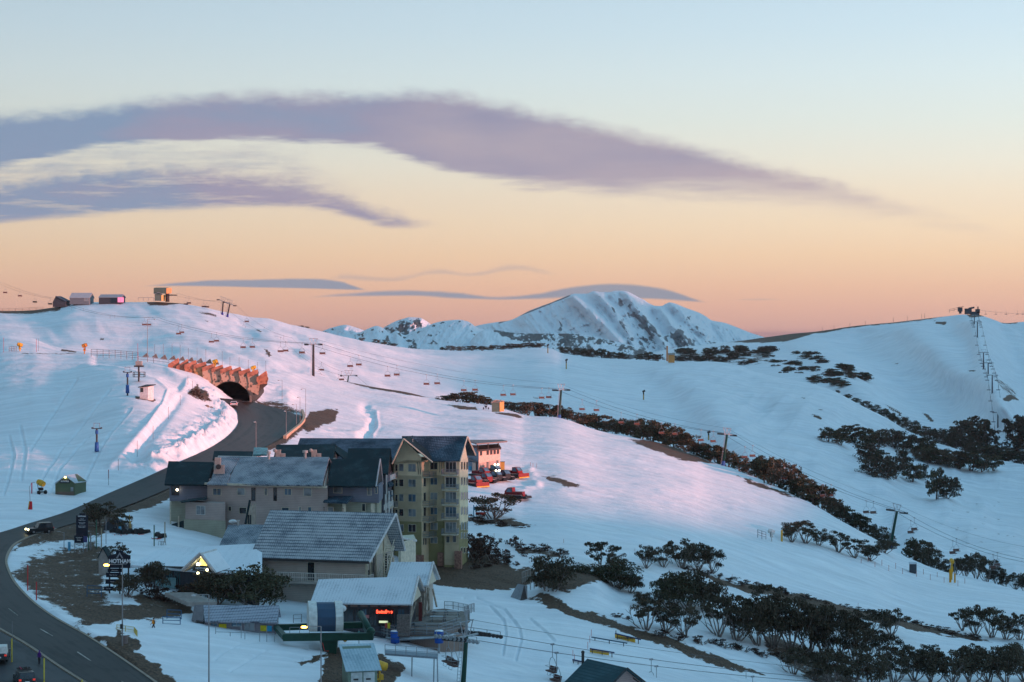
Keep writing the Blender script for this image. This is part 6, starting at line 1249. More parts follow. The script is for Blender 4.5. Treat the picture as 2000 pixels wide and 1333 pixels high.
# ================================================================ LIFTS
def lift_tower(label, base, top, arm, w=5.4, r=.42, m=GRNT, foot=BLUEP, group=None, frame=True, ladder=True, line=None, simple=False, ra=.16):
    base = Vector(base); top = Vector(top); t = thing('lift_tower', label, 'lift tower', base, 0, group); a = Vector(arm).normalized(); ln = (line or Vector((-a.y, a.x, 0))).normalized()
    MB().tube(base-(top-base).normalized()*.6, top, r, r*.72, 12).build('column', m, t, True)
    if foot: MB().tube(base-Vector((0,0,.5)), base+(top-base)*.14, r*1.5, r*1.15, 10).build('foot', foot, t)
    MB().tube(top-a*w/2, top+a*w/2, ra, n=6).build('crossarm', C_STEEL, t)
    for s in (-1, 1):
        c = top+a*s*w/2; q = MB(); q.tube(c-ln*1.7-Vector((0,0,.25)), c+ln*1.7-Vector((0,0,.25)), .10, n=4); ks = 2 if simple else 6
        for k in range(ks): p = c+ln*(-1.5+3.0*k/(ks-1)); q.tube(p-a*.07-Vector((0,0,.0)), p+a*.07, .24, n=10)
        q.build('sheave_train', BLK if False else C_DARK, t)
    if frame:
        q = MB(); h = 2.0; q.tube(top-a*.7, top-a*1.5+Vector((0,0,h)), .07, n=4); q.tube(top+a*.7, top+a*1.5+Vector((0,0,h)), .07, n=4); q.tube(top-a*1.7+Vector((0,0,h)), top+a*1.7+Vector((0,0,h)), .08, n=4)
        if not simple: q.tube(top-a*.7, top+a*.2+Vector((0,0,h)), .05, n=4); q.tube(top+a*.7, top-a*.2+Vector((0,0,h)), .05, n=4)
        q.build('lifting_frame', C_STEEL, t)
    if ladder:
        q = MB(); o = -a*(r+.45)-ln*.2; p0, p1 = base+o, top+o*.9
        for s in (-.2, .2): q.tube(p0+ln*s, p1+ln*s, .035, n=4)
        k = int((p1-p0).length/.45)
        for j in range(k): p = p0.lerp(p1, j/k); q.tube(p-ln*.2, p+ln*.2, .025, n=4)
        q.build('ladder', C_STEEL, t)
    return t
def rope(label, pts, sag, r=.045, group='haul ropes', name='haul_rope'):
    P_ = []
    for (a, b), s in zip(zip(pts[:-1], pts[1:]), sag):
        for k in range(16): f = k/16; P_.append(a.lerp(b, f)-Vector((0,0,4*s*f*(1-f))))
    P_.append(pts[-1]); o = MB().path(P_, r, 4).build(name, MM('rope_steel', (.10,.10,.11), .5, .5)); tag(o, label, 'cable', group); return P_
SEATM = MM('chair_seat_brown', (.10,.045,.035)); 
ch = thing('lift_chair', 'chair', 'lift chair')
q = MB(); q.box(-.12,.12,-.25,.25,-.12,.12); q.build('grip', C_STEEL, ch)
MB().path([(0,0,0),(0,0,-1.3),(.0,.0,-1.75)], .05, 5).build('hanger', C_STEEL, ch)
q = MB(); q.path([(0,0,-1.7),(-.55,0,-1.9),(-1.05,.05,-2.6),(-1.1,.1,-3.6)], .045, 4); q.path([(0,0,-1.7),(.55,0,-1.9),(1.05,.05,-2.6),(1.1,.1,-3.6)], .045, 4); q.path([(-1.1,-.05,-2.9),(-1.0,-.6,-2.95),(1.0,-.6,-2.95),(1.1,-.05,-2.9)], .03, 4); q.build('bail', C_STEEL, ch)
MB().box(-1.12,1.12,-.50,.12,-3.68,-3.52).build('seat', SEATM, ch)
MB().hull([(-1.1,.1,-3.5),(1.1,.1,-3.5),(1.1,.16,-3.5),(-1.1,.16,-3.5)], [(-1.1,.22,-2.95),(1.1,.22,-2.95),(1.1,.27,-2.95),(-1.1,.27,-2.95)]).build('backrest', SEATM, ch)
q = MB(); q.path([(-.5,-.45,-3.6),(-.5,-.55,-4.1),(.5,-.55,-4.1),(.5,-.45,-3.6)], .03, 4); q.build('footrest', C_STEEL, ch)
CH_USED = [False]
def hang(pl, px, label, group, rz, s=1.0):
    """hang a chair where the rope passes the given column"""
    best = None
    for a, b in zip(pl[:-1], pl[1:]):
        xa = 1000+F*a.x/a.y; xb = 1000+F*b.x/b.y
        if min(xa, xb) <= px <= max(xa, xb) and abs(xa-xb) > 1e-6: f = (px-xa)/(xb-xa); best = a.lerp(b, f); break
    if best is None: return
    if not CH_USED[0]:
        CH_USED[0] = True; ch.matrix_basis = Matrix.Translation(best)@Matrix.Rotation(rz, 4, 'Z')@Matrix.Scale(s, 4); ch['label'] = label; ch['group'] = group; return ch
    return dup(ch, best, rz, s, label, group)
# middle lift
def top_of(px, py, d): return pt(px, py, d)
T = [None]*6
bases = [S1.at(612,735), S1.at(1092,818), S1.at(1412,908), S1.at(1738,1071)]
bases[0].y -= 0
tops_ = [pt(612,673,bases[0].y), pt(1096,762,bases[1].y), pt(1420,849,bases[2].y), pt(1752,999,bases[3].y)]
arms = [Vector((.62,.78,0)), Vector((.55,.83,0)), Vector((.6,.8,0)), Vector((.62,.78,0))]
arms = [Vector((.86,.5,0)), Vector((.8,.6,0)), Vector((.85,.5,-.12)), Vector((.82,.5,-.2))]
LB = ['tall dark lift tower standing on the crest of the pink piste', 'green lift tower among the trees above the broad piste', 'green and blue leaning lift tower in the snow gum belt', 'leaning blue footed lift tower at the lower right piste edge']
for b, t_, a, l, m in zip(bases, tops_, arms, LB, (C_DARK, MM('tower_dark_green', (.02,.06,.05), .5), GRNT, GRNT)): lift_tower(l, b, t_, a, 5.2, .48, m, None if m == C_DARK else BLUEP, 'towers of the middle chairlift')
up0 = Vector((0,0,.35))
side = 2.6
def line_pts(s):
    q = [pt(-260,470,1150), pt(0,553,1045), pt(102,583,985), pt(300,620,880)]
    out = [p+Vector((.5,.86,0))*s*side*.9 for p in q]
    out += [t_+a.normalized()*s*side+up0 for t_, a in zip(tops_, arms)]
    out += [pt(2010,1097,520)+Vector((.6,.8,0))*s*side, pt(2300,1210,505)+Vector((.6,.8,0))*s*side]; return out
sg = [2, 1, 3, 2.5, 3.2, 2.2, 2.0, 2.0, 2]
rA = rope('long haul rope of the middle chairlift, nearer strand', line_pts(-1), sg, group=None); rB = rope('long haul rope of the middle chairlift, farther strand', line_pts(1), sg, group=None)
ug = Vector((0,0,2.0)); rC = rope('thin communication cable strung above the middle chairlift', [t_+ug for t_ in tops_]+[pt(2010,1070,520), pt(2300,1180,505)], [2.2,1.8,1.5,1.5,1.5], .025, group=None)
prs = [(140,163),(215,224),(282,291),(349,355),(413,423),(475,493),(548,558),(590,630),(684,701),(757,775),(833,854),(906,928),(983,1002),(1058,1072),(1137,1165),(1213,1244),(1292,1318),(1369,1393),(1455,1470),(1532,1548),(1607,1623),(1692,1706),(1779,1786),(1861,1868),(1940,1948)]
prs = [(10,39),(68,98)]+prs
lrz = math.atan2(.5, .86)
for i, (a, b) in enumerate(prs):
    nm = nth(i, len(prs))
    hang(rA, a, 'middle lift chair, nearer rope, '+nm, 'chairs of the middle chairlift', lrz, .96); hang(rB, b, 'middle lift chair, farther rope, '+nm, 'chairs of the middle chairlift', lrz, .96)
# the ridge lift with its top station
tw = []
for px, pyb_, pt_, px2_, l in ((434,614,589,436,'left one of the two blue footed towers on the pink crest'), (444,618,594,449,'right one of the two blue footed towers on the pink crest')):
    b = S2.at(px, pyb_); t_ = pt(px2_, pt_, b.y); tw.append(t_); lift_tower(l, b, t_, (.9,-.3,-.3), 5.6, .42, C_DARK, MM('deep_blue', (.02,.03,.25)), 'twin towers on the crest')
b = S2.at(679, 746); b = P(679,746,770); tsm = P(681,734,770); lift_tower('small low lift tower beyond the crest of the pink piste', b, tsm, (.95,.3,0), 6.0, .28, MM('tower_dark_green', (.02,.06,.05), .5), None, None, ladder=False)
st = P(336,573,992)
for s, l in ((-1, 'haul rope running down from the crest station, left strand'), (1, 'haul rope running down from the crest station, right strand')):
    of = Vector((.9,-.1,0))*s*2.6
    pl = rope(l, [st+of, tw[0 if s < 0 else 1]+Vector((s*2.4,0,.3)), P(560,660,900)+of, tsm+Vector((s*2.7,0,.2)), P(800,800,730)+of], [1,3,3,2], .035, group=None)
    for i, px in enumerate([363,398,476,510,548,586,622,661][(0 if s < 0 else 0):]): hang(pl, px+(6 if s > 0 else 0), 'chair on the crest lift, '+('left' if s < 0 else 'right')+' strand, '+nth(i, 8), 'chairs of the crest lift', R(15), .95)
cs = thing('lift_station', 'green lift top station with an orange lit gable end on the crest', 'lift station', S2.at(318, 592))
v = P(300,590,985); wv = lambda px, py, d=985: P(px, py, d)
MB().hull([wv(300,563), wv(325,563), wv(325,574), wv(300,574)], [wv(304,562,993), wv(329,562,993), wv(329,574,993), wv(304,574,993)]).build('drive_housing', MM('station_green', (.10,.15,.12)), cs)
MB().hull([wv(302,574), wv(315,574), wv(315,588), wv(302,588)], [wv(303,574,991), wv(317,574,991), wv(317,588,991), wv(303,588,991)]).build('cabin', MM('station_green2', (.14,.20,.17)), cs)
MB().slab([wv(301,575,984), wv(309,571,984), wv(317,574,984), wv(317,574,992), wv(309,571,992), wv(301,575,992)], .2, Vector((0,0,1))).build('cabin_roof', MM('pale_roof', (.4,.42,.44)), cs)
MB().hull([wv(325,563,984.9), wv(335,563,990), wv(335,573,990), wv(325,574,984.9)], [wv(325,563,986), wv(335,563,991), wv(335,573,991), wv(325,574,986)]).build('gable_panel', MM('orange_sunlit_panel', (.60,.30,.12)), cs)  # low sun on the station's right-facing end painted as orange
MB().hull([wv(315,577,984.9), wv(323,576,990), wv(323,588,990), wv(315,588,984.9)], [wv(315,577,986), wv(323,576,991), wv(323,588,991), wv(315,588,986)]).build('lit_wall', MM('yellow_sunlit_wall', (.62,.45,.18)), cs)  # yellow here is sunlight put into the wall colour
MB().tube(wv(327,574,988), wv(327,590,988), 1.0, n=8).build('mast', C_DARK, cs); MB().box(*(lambda p: (p.x, p.x+4.4, p.y-1, p.y+1, p.z-.5, p.z))(wv(328,576,988))).build('bullwheel_frame', C_DARK, cs)
def small_house(name, label, cat, S, x0, x1, yt, ye, yb, d, wm, rm, extra=None, ridge=0.0, depth=6, gl=None):
    t = thing(name, label, cat, P((x0+x1)/2, yb, d)); MB().hull([P(x0,ye,d), P(x1,ye,d), P(x1,yb+3,d), P(x0,yb+3,d)], [P(x0,ye,d)+Vector((.6,depth,0)), P(x1,ye,d)+Vector((.6,depth,0)), P(x1,yb+3,d)+Vector((.6,depth,0)), P(x0,yb+3,d)+Vector((.6,depth,0))]).build('wall', wm, t)
    a = P(x0-1,ye,d-.5); b = P(x1+1,ye,d-.5); dz = (ye-yt)*d/F; hd = Vector((.3, depth/2+.5, dz)); MB().slab([a, b, b+hd, a+hd], .2).slab([a+hd, b+hd, b+hd+Vector((.3,depth/2+.5,-dz)), a+hd+Vector((.3,depth/2+.5,-dz))], .2).build('roof', rm, t)
    MB().hull([P(x1,ye,d), P(x1,ye,d)+Vector((.6,depth,0)), P(x1,ye,d)+Vector((.3,depth/2,dz-.2))], [P(x1-.5,ye,d), P(x1-.5,ye,d)+Vector((.6,depth,0)), P(x1-.5,ye,d)+Vector((.3,depth/2,dz-.2))]).build('gable', wm, t)
    W_ = Wall(x0, d, x1, d)
    for (a, b, c, e_, g) in (gl or []): window(t, W_, a, b, c, e_, g, C_TRIM, 0, w=.1)
    return t
DK = MM('dark_cladding', (.05,.06,.075)); 
small_house('mountain_hut', 'grey hut with a pale blue grey roof on the left crest', 'hut', S2, 136, 174, 572, 582, 592, 985, MM('hut_grey', (.16,.19,.21)), MM('pale_roof', (.4,.42,.44)), depth=8, gl=[(165,172,583,588,G_CURT)])
small_house('patrol_hut', 'long low hut with dark walls and lit pink signs on the left crest', 'hut', S2, 193, 236, 575, 581, 591, 985, DK, MM('pale_roof2', (.30,.33,.36)), depth=8)
tt = thing('lit_sign', 'pink lit sign panels at the right end of the long crest hut', 'sign', P(235,588,983.5)); [MB().box(p.x-.8,p.x+.8,p.y-.05,p.y+.05,p.z-1.2,p.z+1.2).build('panel', MM('pink_lit', (.9,.3,.5), emit=(.8,.25,.4), es=.4), tt) for p in (P(233,586,983.6), P(238.5,586,983.6))]
pv = thing('dark_shed', 'dark steep roofed shed, leftmost building on the left crest', 'shed', P(115,598,985)); a = [P(103,590,985), P(109,579,985), P(128,589,985), P(128,600,985), P(103,600,985)]; MB().hull(a, [p+Vector((1,7,0)) for p in a]).build('wall', DK, pv); MB().slab([P(108.5,578.5,984.5), P(128.5,588.5,984.5), P(128.5,588.5,984.5)+Vector((1,8,0)), P(108.5,578.5,984.5)+Vector((1,8,0))], .3).build('roof', MM('dark_roof_blue', (.05,.07,.10)), pv)
q = MB(); rail(q, [P(270,588,985), P(300,588,985)], 1.6, 3, .08, 1); tag(q.build('crest_rail', GREYP), 'low rail and posts on the crest left of the lift station', 'rail')
small_house('lift_hut', 'small green hut with orange lit end wall at the piste edge', 'hut', S1, 960.5, 976, 782, 785.5, 802, 628, MM('hut_green', (.13,.17,.13)), MM('hut_roof', (.30,.27,.24)), depth=3)
ho_ = thing('lit_wall_panel', 'orange', 'x'); bpy.data.objects.remove(ho_)
lh = [o for o in bpy.data.objects if o.name.startswith('lift_hut')][0]; pp = P(976,785,628); MB().hull([P(976,786,627.9), P(984.5,785,631.5), P(984.5,804,631.5), P(976,804,627.9)], [P(975.5,786,628.6), P(984,785,632), P(984,804,632), P(975.5,804,628.6)]).build('end_wall', MM('orange_lit_wall', (.62,.30,.10)), lh)  # sunlit end of the green hut, the orange light put into its colour
MB().slab([P(959,786,627), P(967,781,627), P(985.5,783,631), P(979,787,634), P(960,788,634)], .2, Vector((0,0,1))).build('hut_roof', MM('hut_roof', (.30,.27,.24)), lh)
hz_ = small_house('ridge_hut', 'small orange lit hut beside a mast on the middle ridge', 'hut', S2, 1305, 1317, 690, 693, 706, 1190, MM('orange_lit_wall', (.62,.30,.10)), MM('hut_roof', (.30,.27,.24)), depth=5)  # walls reuse the orange that paints sunlight on the piste hut
q = MB(); q.tube(P(1303,706,1189), P(1303,676,1189), .5, n=5); q.build('mast', ORP, hz_)
small_house('green_hut', 'green gabled hut with a lit lamp and dark name board on the left slope', 'hut', S1, 108, 146, 929, 943, 967, 386, clad_mat('hut_boards', (.09,.13,.075), .25), MM('snow_roof', (.5,.55,.6)), depth=.1)
gh_ = [o for o in bpy.data.objects if o.name.startswith('green_hut')][0]
for c in list(gh_.children): bpy.data.objects.remove(c)
bx = S1.at(127, 968); D0 = bx.y; f = lambda px, py, dd=0: P(px, py, D0)+Vector((0, dd, 0))
a = [f(108,943), f(128,929), f(146,942), f(146,970), f(108,970)]; MB().hull(a, [p+Vector((1.4,3.6,0)) for p in a]).build('wall', clad_mat('hut_boards', (.09,.13,.075), .25), gh_)
MB().slab([f(107,944.5,-.3), f(128,928.5,-.3), f(128,928.5,-.3)+Vector((1.4,4.2,0)), f(107,944.5,-.3)+Vector((1.4,4.2,0))], .12).slab([f(128,928.5,-.3), f(147.5,943.5,-.3), f(147.5,943.5,-.3)+Vector((1.4,4.2,0)), f(128,928.5,-.3)+Vector((1.4,4.2,0))], .12).build('roof', MM('snow_roof', (.5,.55,.6)), gh_)
wGH = Wall(108,D0,146,D0); q = MB(); wGH.plate(q, 117, 137, 937, 944, .02, .12); sb = q.build('name_board', MM('sign_navy', (.012,.016,.03)), gh_); text('SKI PATROL', wGH.hit(127, 940.6, .14), .42, WHT, sb, bold=.01, sx=.72)
q = MB(); wGH.plate(q, 110, 145, 961, 968, .01, .07); q.build('stone_base', MM('brown_base', (.14,.11,.09)), gh_); q = MB(); wGH.plate(q, 138, 143, 952, 960, .02, .06); q.build('window', G_CURT, gh_); MB().ball(wGH.hit(128, 932.5, .25), .16).build('lamp', MM('lamp_warm2', (1,.9,.5), emit=(1,.8,.3), es=9), gh_)
# T-bar hut
bx = S1.at(281, 780); D1 = bx.y; f = lambda px, py, dd=0: P(px, py, D1)+Vector((0, dd, 0))
tb = thing('tbar_hut', 'narrow white operator hut with a dark flat roof beside the drag lift', 'hut', bx); MB().hull([f(273,755), f(289,755), f(289,783), f(273,783)], [f(273,755)+Vector((1.0,2,0)), f(289,755)+Vector((1.0,2,0)), f(289,783)+Vector((1.0,2,0)), f(273,783)+Vector((1.0,2,0))]).build('wall', MM('hut_white', (.62,.60,.60)), tb)
MB().slab([f(270,756,-.5), f(291,754,-.5), f(291,751.5)+Vector((1.2,2.6,0)), f(272,752)+Vector((1.2,2.6,0))], .2).build('roof', C_DARK, tb); window(tb, Wall(273,D1,289,D1), 275, 279.5, 758.5, 766, G_DARK, C_DARK, 0, w=.05)
small_house('piste_shed', 'small dark shed with a pale roof on the lower right piste', 'shed', S1, 1776, 1789, 1099, 1101, 1118, S1.at(1784,1119).y, DK, MM('snow_roof', (.5,.55,.6)), depth=2)
# drag lift towers
def drag(px, pyb_, pyt, label, foot=True):
    b = S1.at(px, pyb_); t = thing('drag_lift_tower', label, 'lift tower', b, 0, 'towers of the drag lift'); hh = (pyb_-pyt)*b.y/F
    MB().tube(b-Vector((0,0,.3)), b+Vector((0,0,hh*.82)), .2, n=8).build('column', C_DARK if foot else GREYP, t)
    if foot: MB().tube(b+Vector((0,0,hh*.05)), b+Vector((0,0,hh*.36)), .48, .40, 10).build('foot_pad', BLUEP, t, True); MB().tube(b+Vector((0,0,hh*.64)), b+Vector((0,0,hh*.76)), .34, n=8).build('controller', BLUEP, t)
    z = hh*.82; MB().tube(b+Vector((-1,0,z)), b+Vector((1,0,z)), .09, n=5).build('crossarm', C_DARK, t)
    for s in (-1, 1): MB().tube(b+Vector((s*.95,-.35,z+.12)), b+Vector((s*.95,.35,z+.12)), .17, n=8).build('sheave_train', C_DARK, t)
    q = MB(); [q.tube(b+Vector((s*.6,0,z)), b+Vector((s*.6,0,hh)), .05, n=4) for s in (-1,1)]; q.tube(b+Vector((-.7,0,hh)), b+Vector((.7,0,hh)), .05, n=4); q.build('lifting_frame', GREYP, t)
drag(249, 771, 718, 'upper blue footed drag lift tower left of the white hut'); drag(189, 885, 827, 'lower blue footed drag lift tower alone on the left slope')
b = S1.at(271, 747); t = thing('drag_lift_station', 'dark drag lift return station with a square platform above the white hut', 'lift station', b); MB().tube(b-Vector((0,0,.3)), b+Vector((0,0,4.6)), .22, n=8).build('column', C_DARK, t)
MB().box(b.x-1.1,b.x+1.2,b.y-.8,b.y+.8,b.z+3.9,b.z+4.3).build('wheel_frame', C_DARK, t); MB().box(b.x-.75,b.x+.85,b.y-.5,b.y+.5,b.z+4.3,b.z+5.4).build('drive_box', C_CONC, t)
q = MB(); rail(q, [b+Vector((-1.3,-.8,1.4)), b+Vector((1.5,-.8,1.4)), b+Vector((1.5,.8,1.4)), b+Vector((-1.3,.8,1.4)), b+Vector((-1.3,-.8,1.4))], 1.2, 1.4, .06, 2); q.build('platform_rail', C_DARK, t); MB().box(b.x-1.3,b.x+1.5,b.y-.8,b.y+.8,b.z+1.3,b.z+1.4).build('platform', C_DARK, t)
# right hand mountain lift
lp = [(1903,616,1698),(1909,629,1665),(1921,689,1455),(1930,709,1420),(1938,733,1370),(1949,806,1215),(1957,866,1100)]
btm = [637,663,718,730,770,837,880]
for i, ((x, y, d), yb) in enumerate(zip(lp, btm)):
    b = S3.at(x, yb); t_ = pt(x, y, b.y); lift_tower('slim tower on the far right hand mountain, '+['topmost','second','third','fourth','fifth','sixth','lowest'][i], b-Vector((0,0,1)), t_, (1,.1,0), 5.5, .45, MM('far_tower', (.06,.06,.08)), None, 'towers of the far lift', frame=(i in (2,3)), ladder=False, simple=True, ra=.25)
    lp[i] = t_
FS = MB().box(-1.1,1.1,-.3,.3,-3.6,-3.2).box(-.06,.06,-.06,.06,-3.2,0); 
fc = FS.build('far_lift_chair', MM('far_chair', (.07,.07,.09))); first = True; k2 = 0
tot = []
for s in (-1, 1):
    pl = rope('haul rope up the far right hand mountain, '+('left' if s < 0 else 'right')+' strand', [t_+Vector((s*2.75,0,0)) for t_ in lp]+[P(1962+s*9,905,1050)], [.5]*7, .07, group=None)
    n_ = 24
    for i in range(n_):
        f = (i+.5)/n_*(len(pl)-1); j = int(f); p = pl[j].lerp(pl[min(j+1, len(pl)-1)], f-j)
        o = fc if first else fc.copy()
        if not first: col.objects.link(o)
        first = False; o.matrix_basis = Matrix.Translation(p); tag(o, 'far right mountain lift chair, %s rope, number %s up from the valley' % ('left' if s < 0 else 'right', ['one','two','three','four','five','six','seven','eight','nine','ten','eleven','twelve','thirteen','fourteen','fifteen','sixteen','seventeen','eighteen','nineteen','twenty','twenty-one','twenty-two','twenty-three','twenty-four'][n_-1-i]), 'lift chair', 'chairs of the far lift')
pl = [P(1912,606,1720), P(2100,608,1800)]; rope('haul rope leaving the far summit station to the right', pl, [3], .07, group=None)
for i, x in enumerate((1925,1945,1965,1987,1998)): 
    o = fc.copy(); col.objects.link(o); o.matrix_basis = Matrix.Translation(P(x, 606.5, 1735)); tag(o, 'chair on the skyline right of the far summit station, '+nth(i, 5), 'lift chair', 'chairs on the far skyline')
b = S3.at(1895, 617); b = P(1895,618,1702); fs = thing('summit_station', 'dark lift top station on the far right hand summit', 'lift station', b); g_ = lambda x0, x1, y0, y1, d=1700: (lambda p, r_: MB().box(p.x, r_.x, d, d+6, r_.z, p.z))(P(x0,y0,d), P(x1,y1,d))
g_(1887,1898,603,614).build('machine_house', DK, fs); g_(1898,1913,609,617).build('platform', DK, fs); g_(1908,1914,604,612).build('cabin', DK, fs); q = MB(); q.tube(P(1892,603,1703), P(1903,601,1703), .8, n=5); q.tube(P(1910,599,1703), P(1910,612,1703), .5, n=5); q.build('bullwheel_frame', DK, fs)
t = thing('summit_hut', 'small dark hut left of the far summit station', 'hut', P(1876,612,1700)); g_(1873.5,1880,601,609).build('wall', DK, t); q = MB(); q.slab([P(1872,600,1699), P(1882,599,1699), P(1882,599,1707), P(1872,600,1707)], .4); q.build('roof', C_DARK, t); g_(1876,1878,608,613).build('stilt', DK, t)
q = MB(); rail(q, [P(1854,611,1700), P(1873,606,1700)], 2.5, 4, .12, 2); tag(q.build('summit_rail', DK), 'dark railing climbing to the far summit hut', 'rail')
for i, (x, y) in enumerate([(1606,647),(1629,644),(1660,639),(1690,636),(1745,629),(1772,626),(1800,622),(1806,621)]): pole(x, y, 9, MM('far_pole', (.1,.08,.08)), 'post on the long far skyline, '+nth(i, 8), S3, .12, group='posts on the far skyline')
# near lift: big green tower, ropes, chairs
bt = S1.at(905, 1330); tt_ = P(911,1243,bt.y); LD = (P(1600,1331,330)-P(955,1236,262)).normalized()
nt_ = lift_tower('big green lift tower with heavy sheave assemblies in front of the sun deck', bt, tt_, (.55,.83,0), 5.6, .36, GRNT, None, None, frame=True, ladder=True, line=Vector((.9,-.15,-.05)))
q = MB(); q.tube(tt_, tt_+Vector((.0,.0,3.4)), .16, n=5); rail(q, [tt_+Vector((-.2,-1.5,3.0)), tt_+Vector((1.0,1.5,3.0))], 1.2, 1.2, .05, 2, .03, .3); q.build('service_platform', C_STEEL, nt_)
for k, (a, c) in enumerate(((-2.9,-1), (2.8,1))):
    o0 = tt_+Vector((.55,.83,0))*c*2.8; q = MB(); u2 = Vector((.97,-.1,-.13)).normalized(); q.tube(o0-u2*2.6, o0+u2*3.2, .13, n=5)
    for j in range(12): p = o0+u2*(-2.5+5.6*j/11); q.tube(p-Vector((.08,.12,0)), p+Vector((.08,.12,0)), .26, n=10)
    rail(q, [o0-u2*2.4+Vector((0,-.5,-.2)), o0+u2*3.0+Vector((0,-.5,-.2))], .95, 1.6, .03, 1); q.build('sheave_assembly', C_DARK if k else C_STEEL, nt_)
ea = [tt_+Vector((.55,.83,0))*c*2.8+Vector((0,0,.3)) for c in (-1, 1)]
far_a = [P(1620,1334,322), P(1620,1326,328)]; far_b = [P(2300,1398,380), P(2300,1388,386)]
N1 = rope('haul rope running right from the big green tower, lower strand', [P(672,1236,266), ea[0], far_a[0], far_b[0]], [.6,.7,1], .04, group=None)
N2 = rope('haul rope running right from the big green tower, upper strand', [P(690,1228,272), ea[1], far_a[1], far_b[1]], [.6,.7,1], .04, group=None)
rope('communication cable running right above the near lift', [P(911,1209,bt.y), P(1620,1309,322), P(2300,1370,380)], [.6,1], .025, group=None)
for i, (x1, x2) in enumerate(((876,887),(1079,1087),(1272,1282),(1457,1470))):
    hang(N2, x1, 'dark near lift chair, farther rope, '+nth(i, 4)+' of four', 'chairs of the near lift', R(-65), 1.05); hang(N1, x2, 'dark near lift chair, nearer rope, '+nth(i, 4)+' of four', 'chairs of the near lift', R(-65), 1.05)
# bullwheel station
bs = thing('bullwheel_station', 'green bullwheel station with a domed white and blue housing', 'lift station', S1.at(645, 1290)); D = 266
v = P(646,1292,D); MB().hull([(v.x-.55,v.y-.7,v.z), (v.x+.65,v.y-.7,v.z), (v.x+.65,v.y+.7,v.z), (v.x-.55,v.y+.7,v.z)], [(v.x-1.5,v.y-.9,v.z+3.2), (v.x+1.0,v.y-.9,v.z+3.2), (v.x+1.0,v.y+.9,v.z+3.2), (v.x-1.5,v.y+.9,v.z+3.2)]).build('leg', GRNT, bs); MB().tube((v.x,v.y,v.z-1.5), (v.x,v.y,v.z+.3), .8, n=12).build('footing', C_CONC, bs)
def beam(a, b, w, h, nm='beam'): d = (b-a).normalized(); s = Vector((d.y, -d.x, 0)).normalized()*w/2; z = Vector((0,0,h)); MB().hull([a-s, a+s, a+s+z, a-s+z], [b-s, b+s, b+s+z, b-s+z]).build(nm, GRNT, bs)
A_, B_, C_, D_ = P(553,1252,D-1), P(729,1250,D-1), P(538,1229,D+6), P(712,1226,D+6); beam(A_, B_, .9, .95, 'main_beam'); beam(C_+Vector((0,0,-.2)), D_, .8, .8, 'rear_beam'); beam(A_+Vector((.2,.3,.1)), C_, .7, .6, 'end_beam'); beam(B_+Vector((-.3,.3,.1)), D_, .7, .6, 'end_beam')
q = MB(); q.tube(P(704,1199,D+4), P(724,1234,D-.5), .5, .4, 8); q.ball(P(724,1234,D-.5), .6); q.build('tension_arm', GRNT, bs, True)
# housing: barrel vault across the beams
c0 = P(600.5,1235,D-1); x0, x1 = P(604,1235,D-1).x, P(671,1235,D-1).x; zb_ = c0.z; prof = []
n = 12
for k in range(n+1):
    t_ = math.pi*k/n; prof.append((-2.9*math.cos(t_), 0.5+3.4*math.sin(t_)**.8 if 0 < k < n else 0.0))
prof = [(-2.2,0),(-2.6,.9),(-2.6,2.0),(-1.9,3.0),(-.6,3.55),(.8,3.6),(2.2,3.1),(3.1,2.2),(3.4,1.2),(3.2,0)]
def vault(xa, xb, s, m, nm, sh=-.45): 
    q = MB(); a = [Vector((xa+sh*(y+2.6)*.36, c0.y+2.6+y*s, zb_+z*s)) for y, z in prof]; b = [Vector((xb+sh*(y+2.6)*.36, c0.y+2.6+y*s, zb_+z*s)) for y, z in prof]; q.hull(a, b).build(nm, m, bs)
w_ = x1-x0; vault(x0, x0+w_*.24, 1.03, MM('housing_white', (.62,.63,.60), .5), 'housing_end'); vault(x0+w_*.24, x0+w_*.78, .98, clad_mat('housing_blue', (.03,.07,.13), .22, True, .8), 'housing_middle'); vault(x0+w_*.78, x1, 1.03, MM('housing_white', (.62,.63,.60), .5), 'housing_end')
q = MB(); [q.hull([Vector((x0-.05, c0.y+y, zb_+z)) for y, z in ((.8+k*.75,.5),(1.25+k*.75,.5),(1.25+k*.75,2.6),(.8+k*.75,2.6))], [Vector((x0+.1, c0.y+y, zb_+z)) for y, z in ((.8+k*.75,.5),(1.25+k*.75,.5),(1.25+k*.75,2.6),(.8+k*.75,2.6))]) for k in range(5)]; q.build('louvre', C_DARK, bs)
q = MB(); rail(q, [P(573,1217,D+5), P(589,1216,D+5)], 1.1, 1.2, .04, 2); rail(q, [P(566,1239,D-.5), P(604,1239,D-.5)], .9, 1.6, .03, 1); q.build('railing', C_STEEL, bs); MB().ball(P(674,1251,D-1), .28, .28, .22).build('yellow_motor', YEL, bs)
MB().path([P(630,1256,D-1.2), P(634,1272,D-1.5), P(642,1272,D-1.5)], .05, 5).build('hose', REDP, bs)
# loading ramp with railings
lr = thing('loading_ramp', 'grey steel loading walkway with railings below the sun deck', 'walkway', S1.at(800, 1300)); za = zz(1279, 262)
MB().slab([Vector((*xy(752,263), za)), Vector((*xy(855,260.5), za-.1)), Vector((*xy(855,263.5), za-.1)), Vector((*xy(752,266), za))], .25).build('floor', MM('snowy_grating', (.22,.26,.30)), lr)
q = MB(); rail(q, [Vector((*xy(752,263), za)), Vector((*xy(855,260.5), za-.1))], 1.15, 1.4, .035, 2); q.build('railing', C_STEEL, lr)
for x, d in ((805,261.6),(848,260.8),(854,260.6)): MB().tube(Vector((*xy(x,d), za-.2)), Vector((*xy(x+(1 if x > 850 else -1),d), za-3.4)), .09, n=5).build('support', C_STEEL, lr)
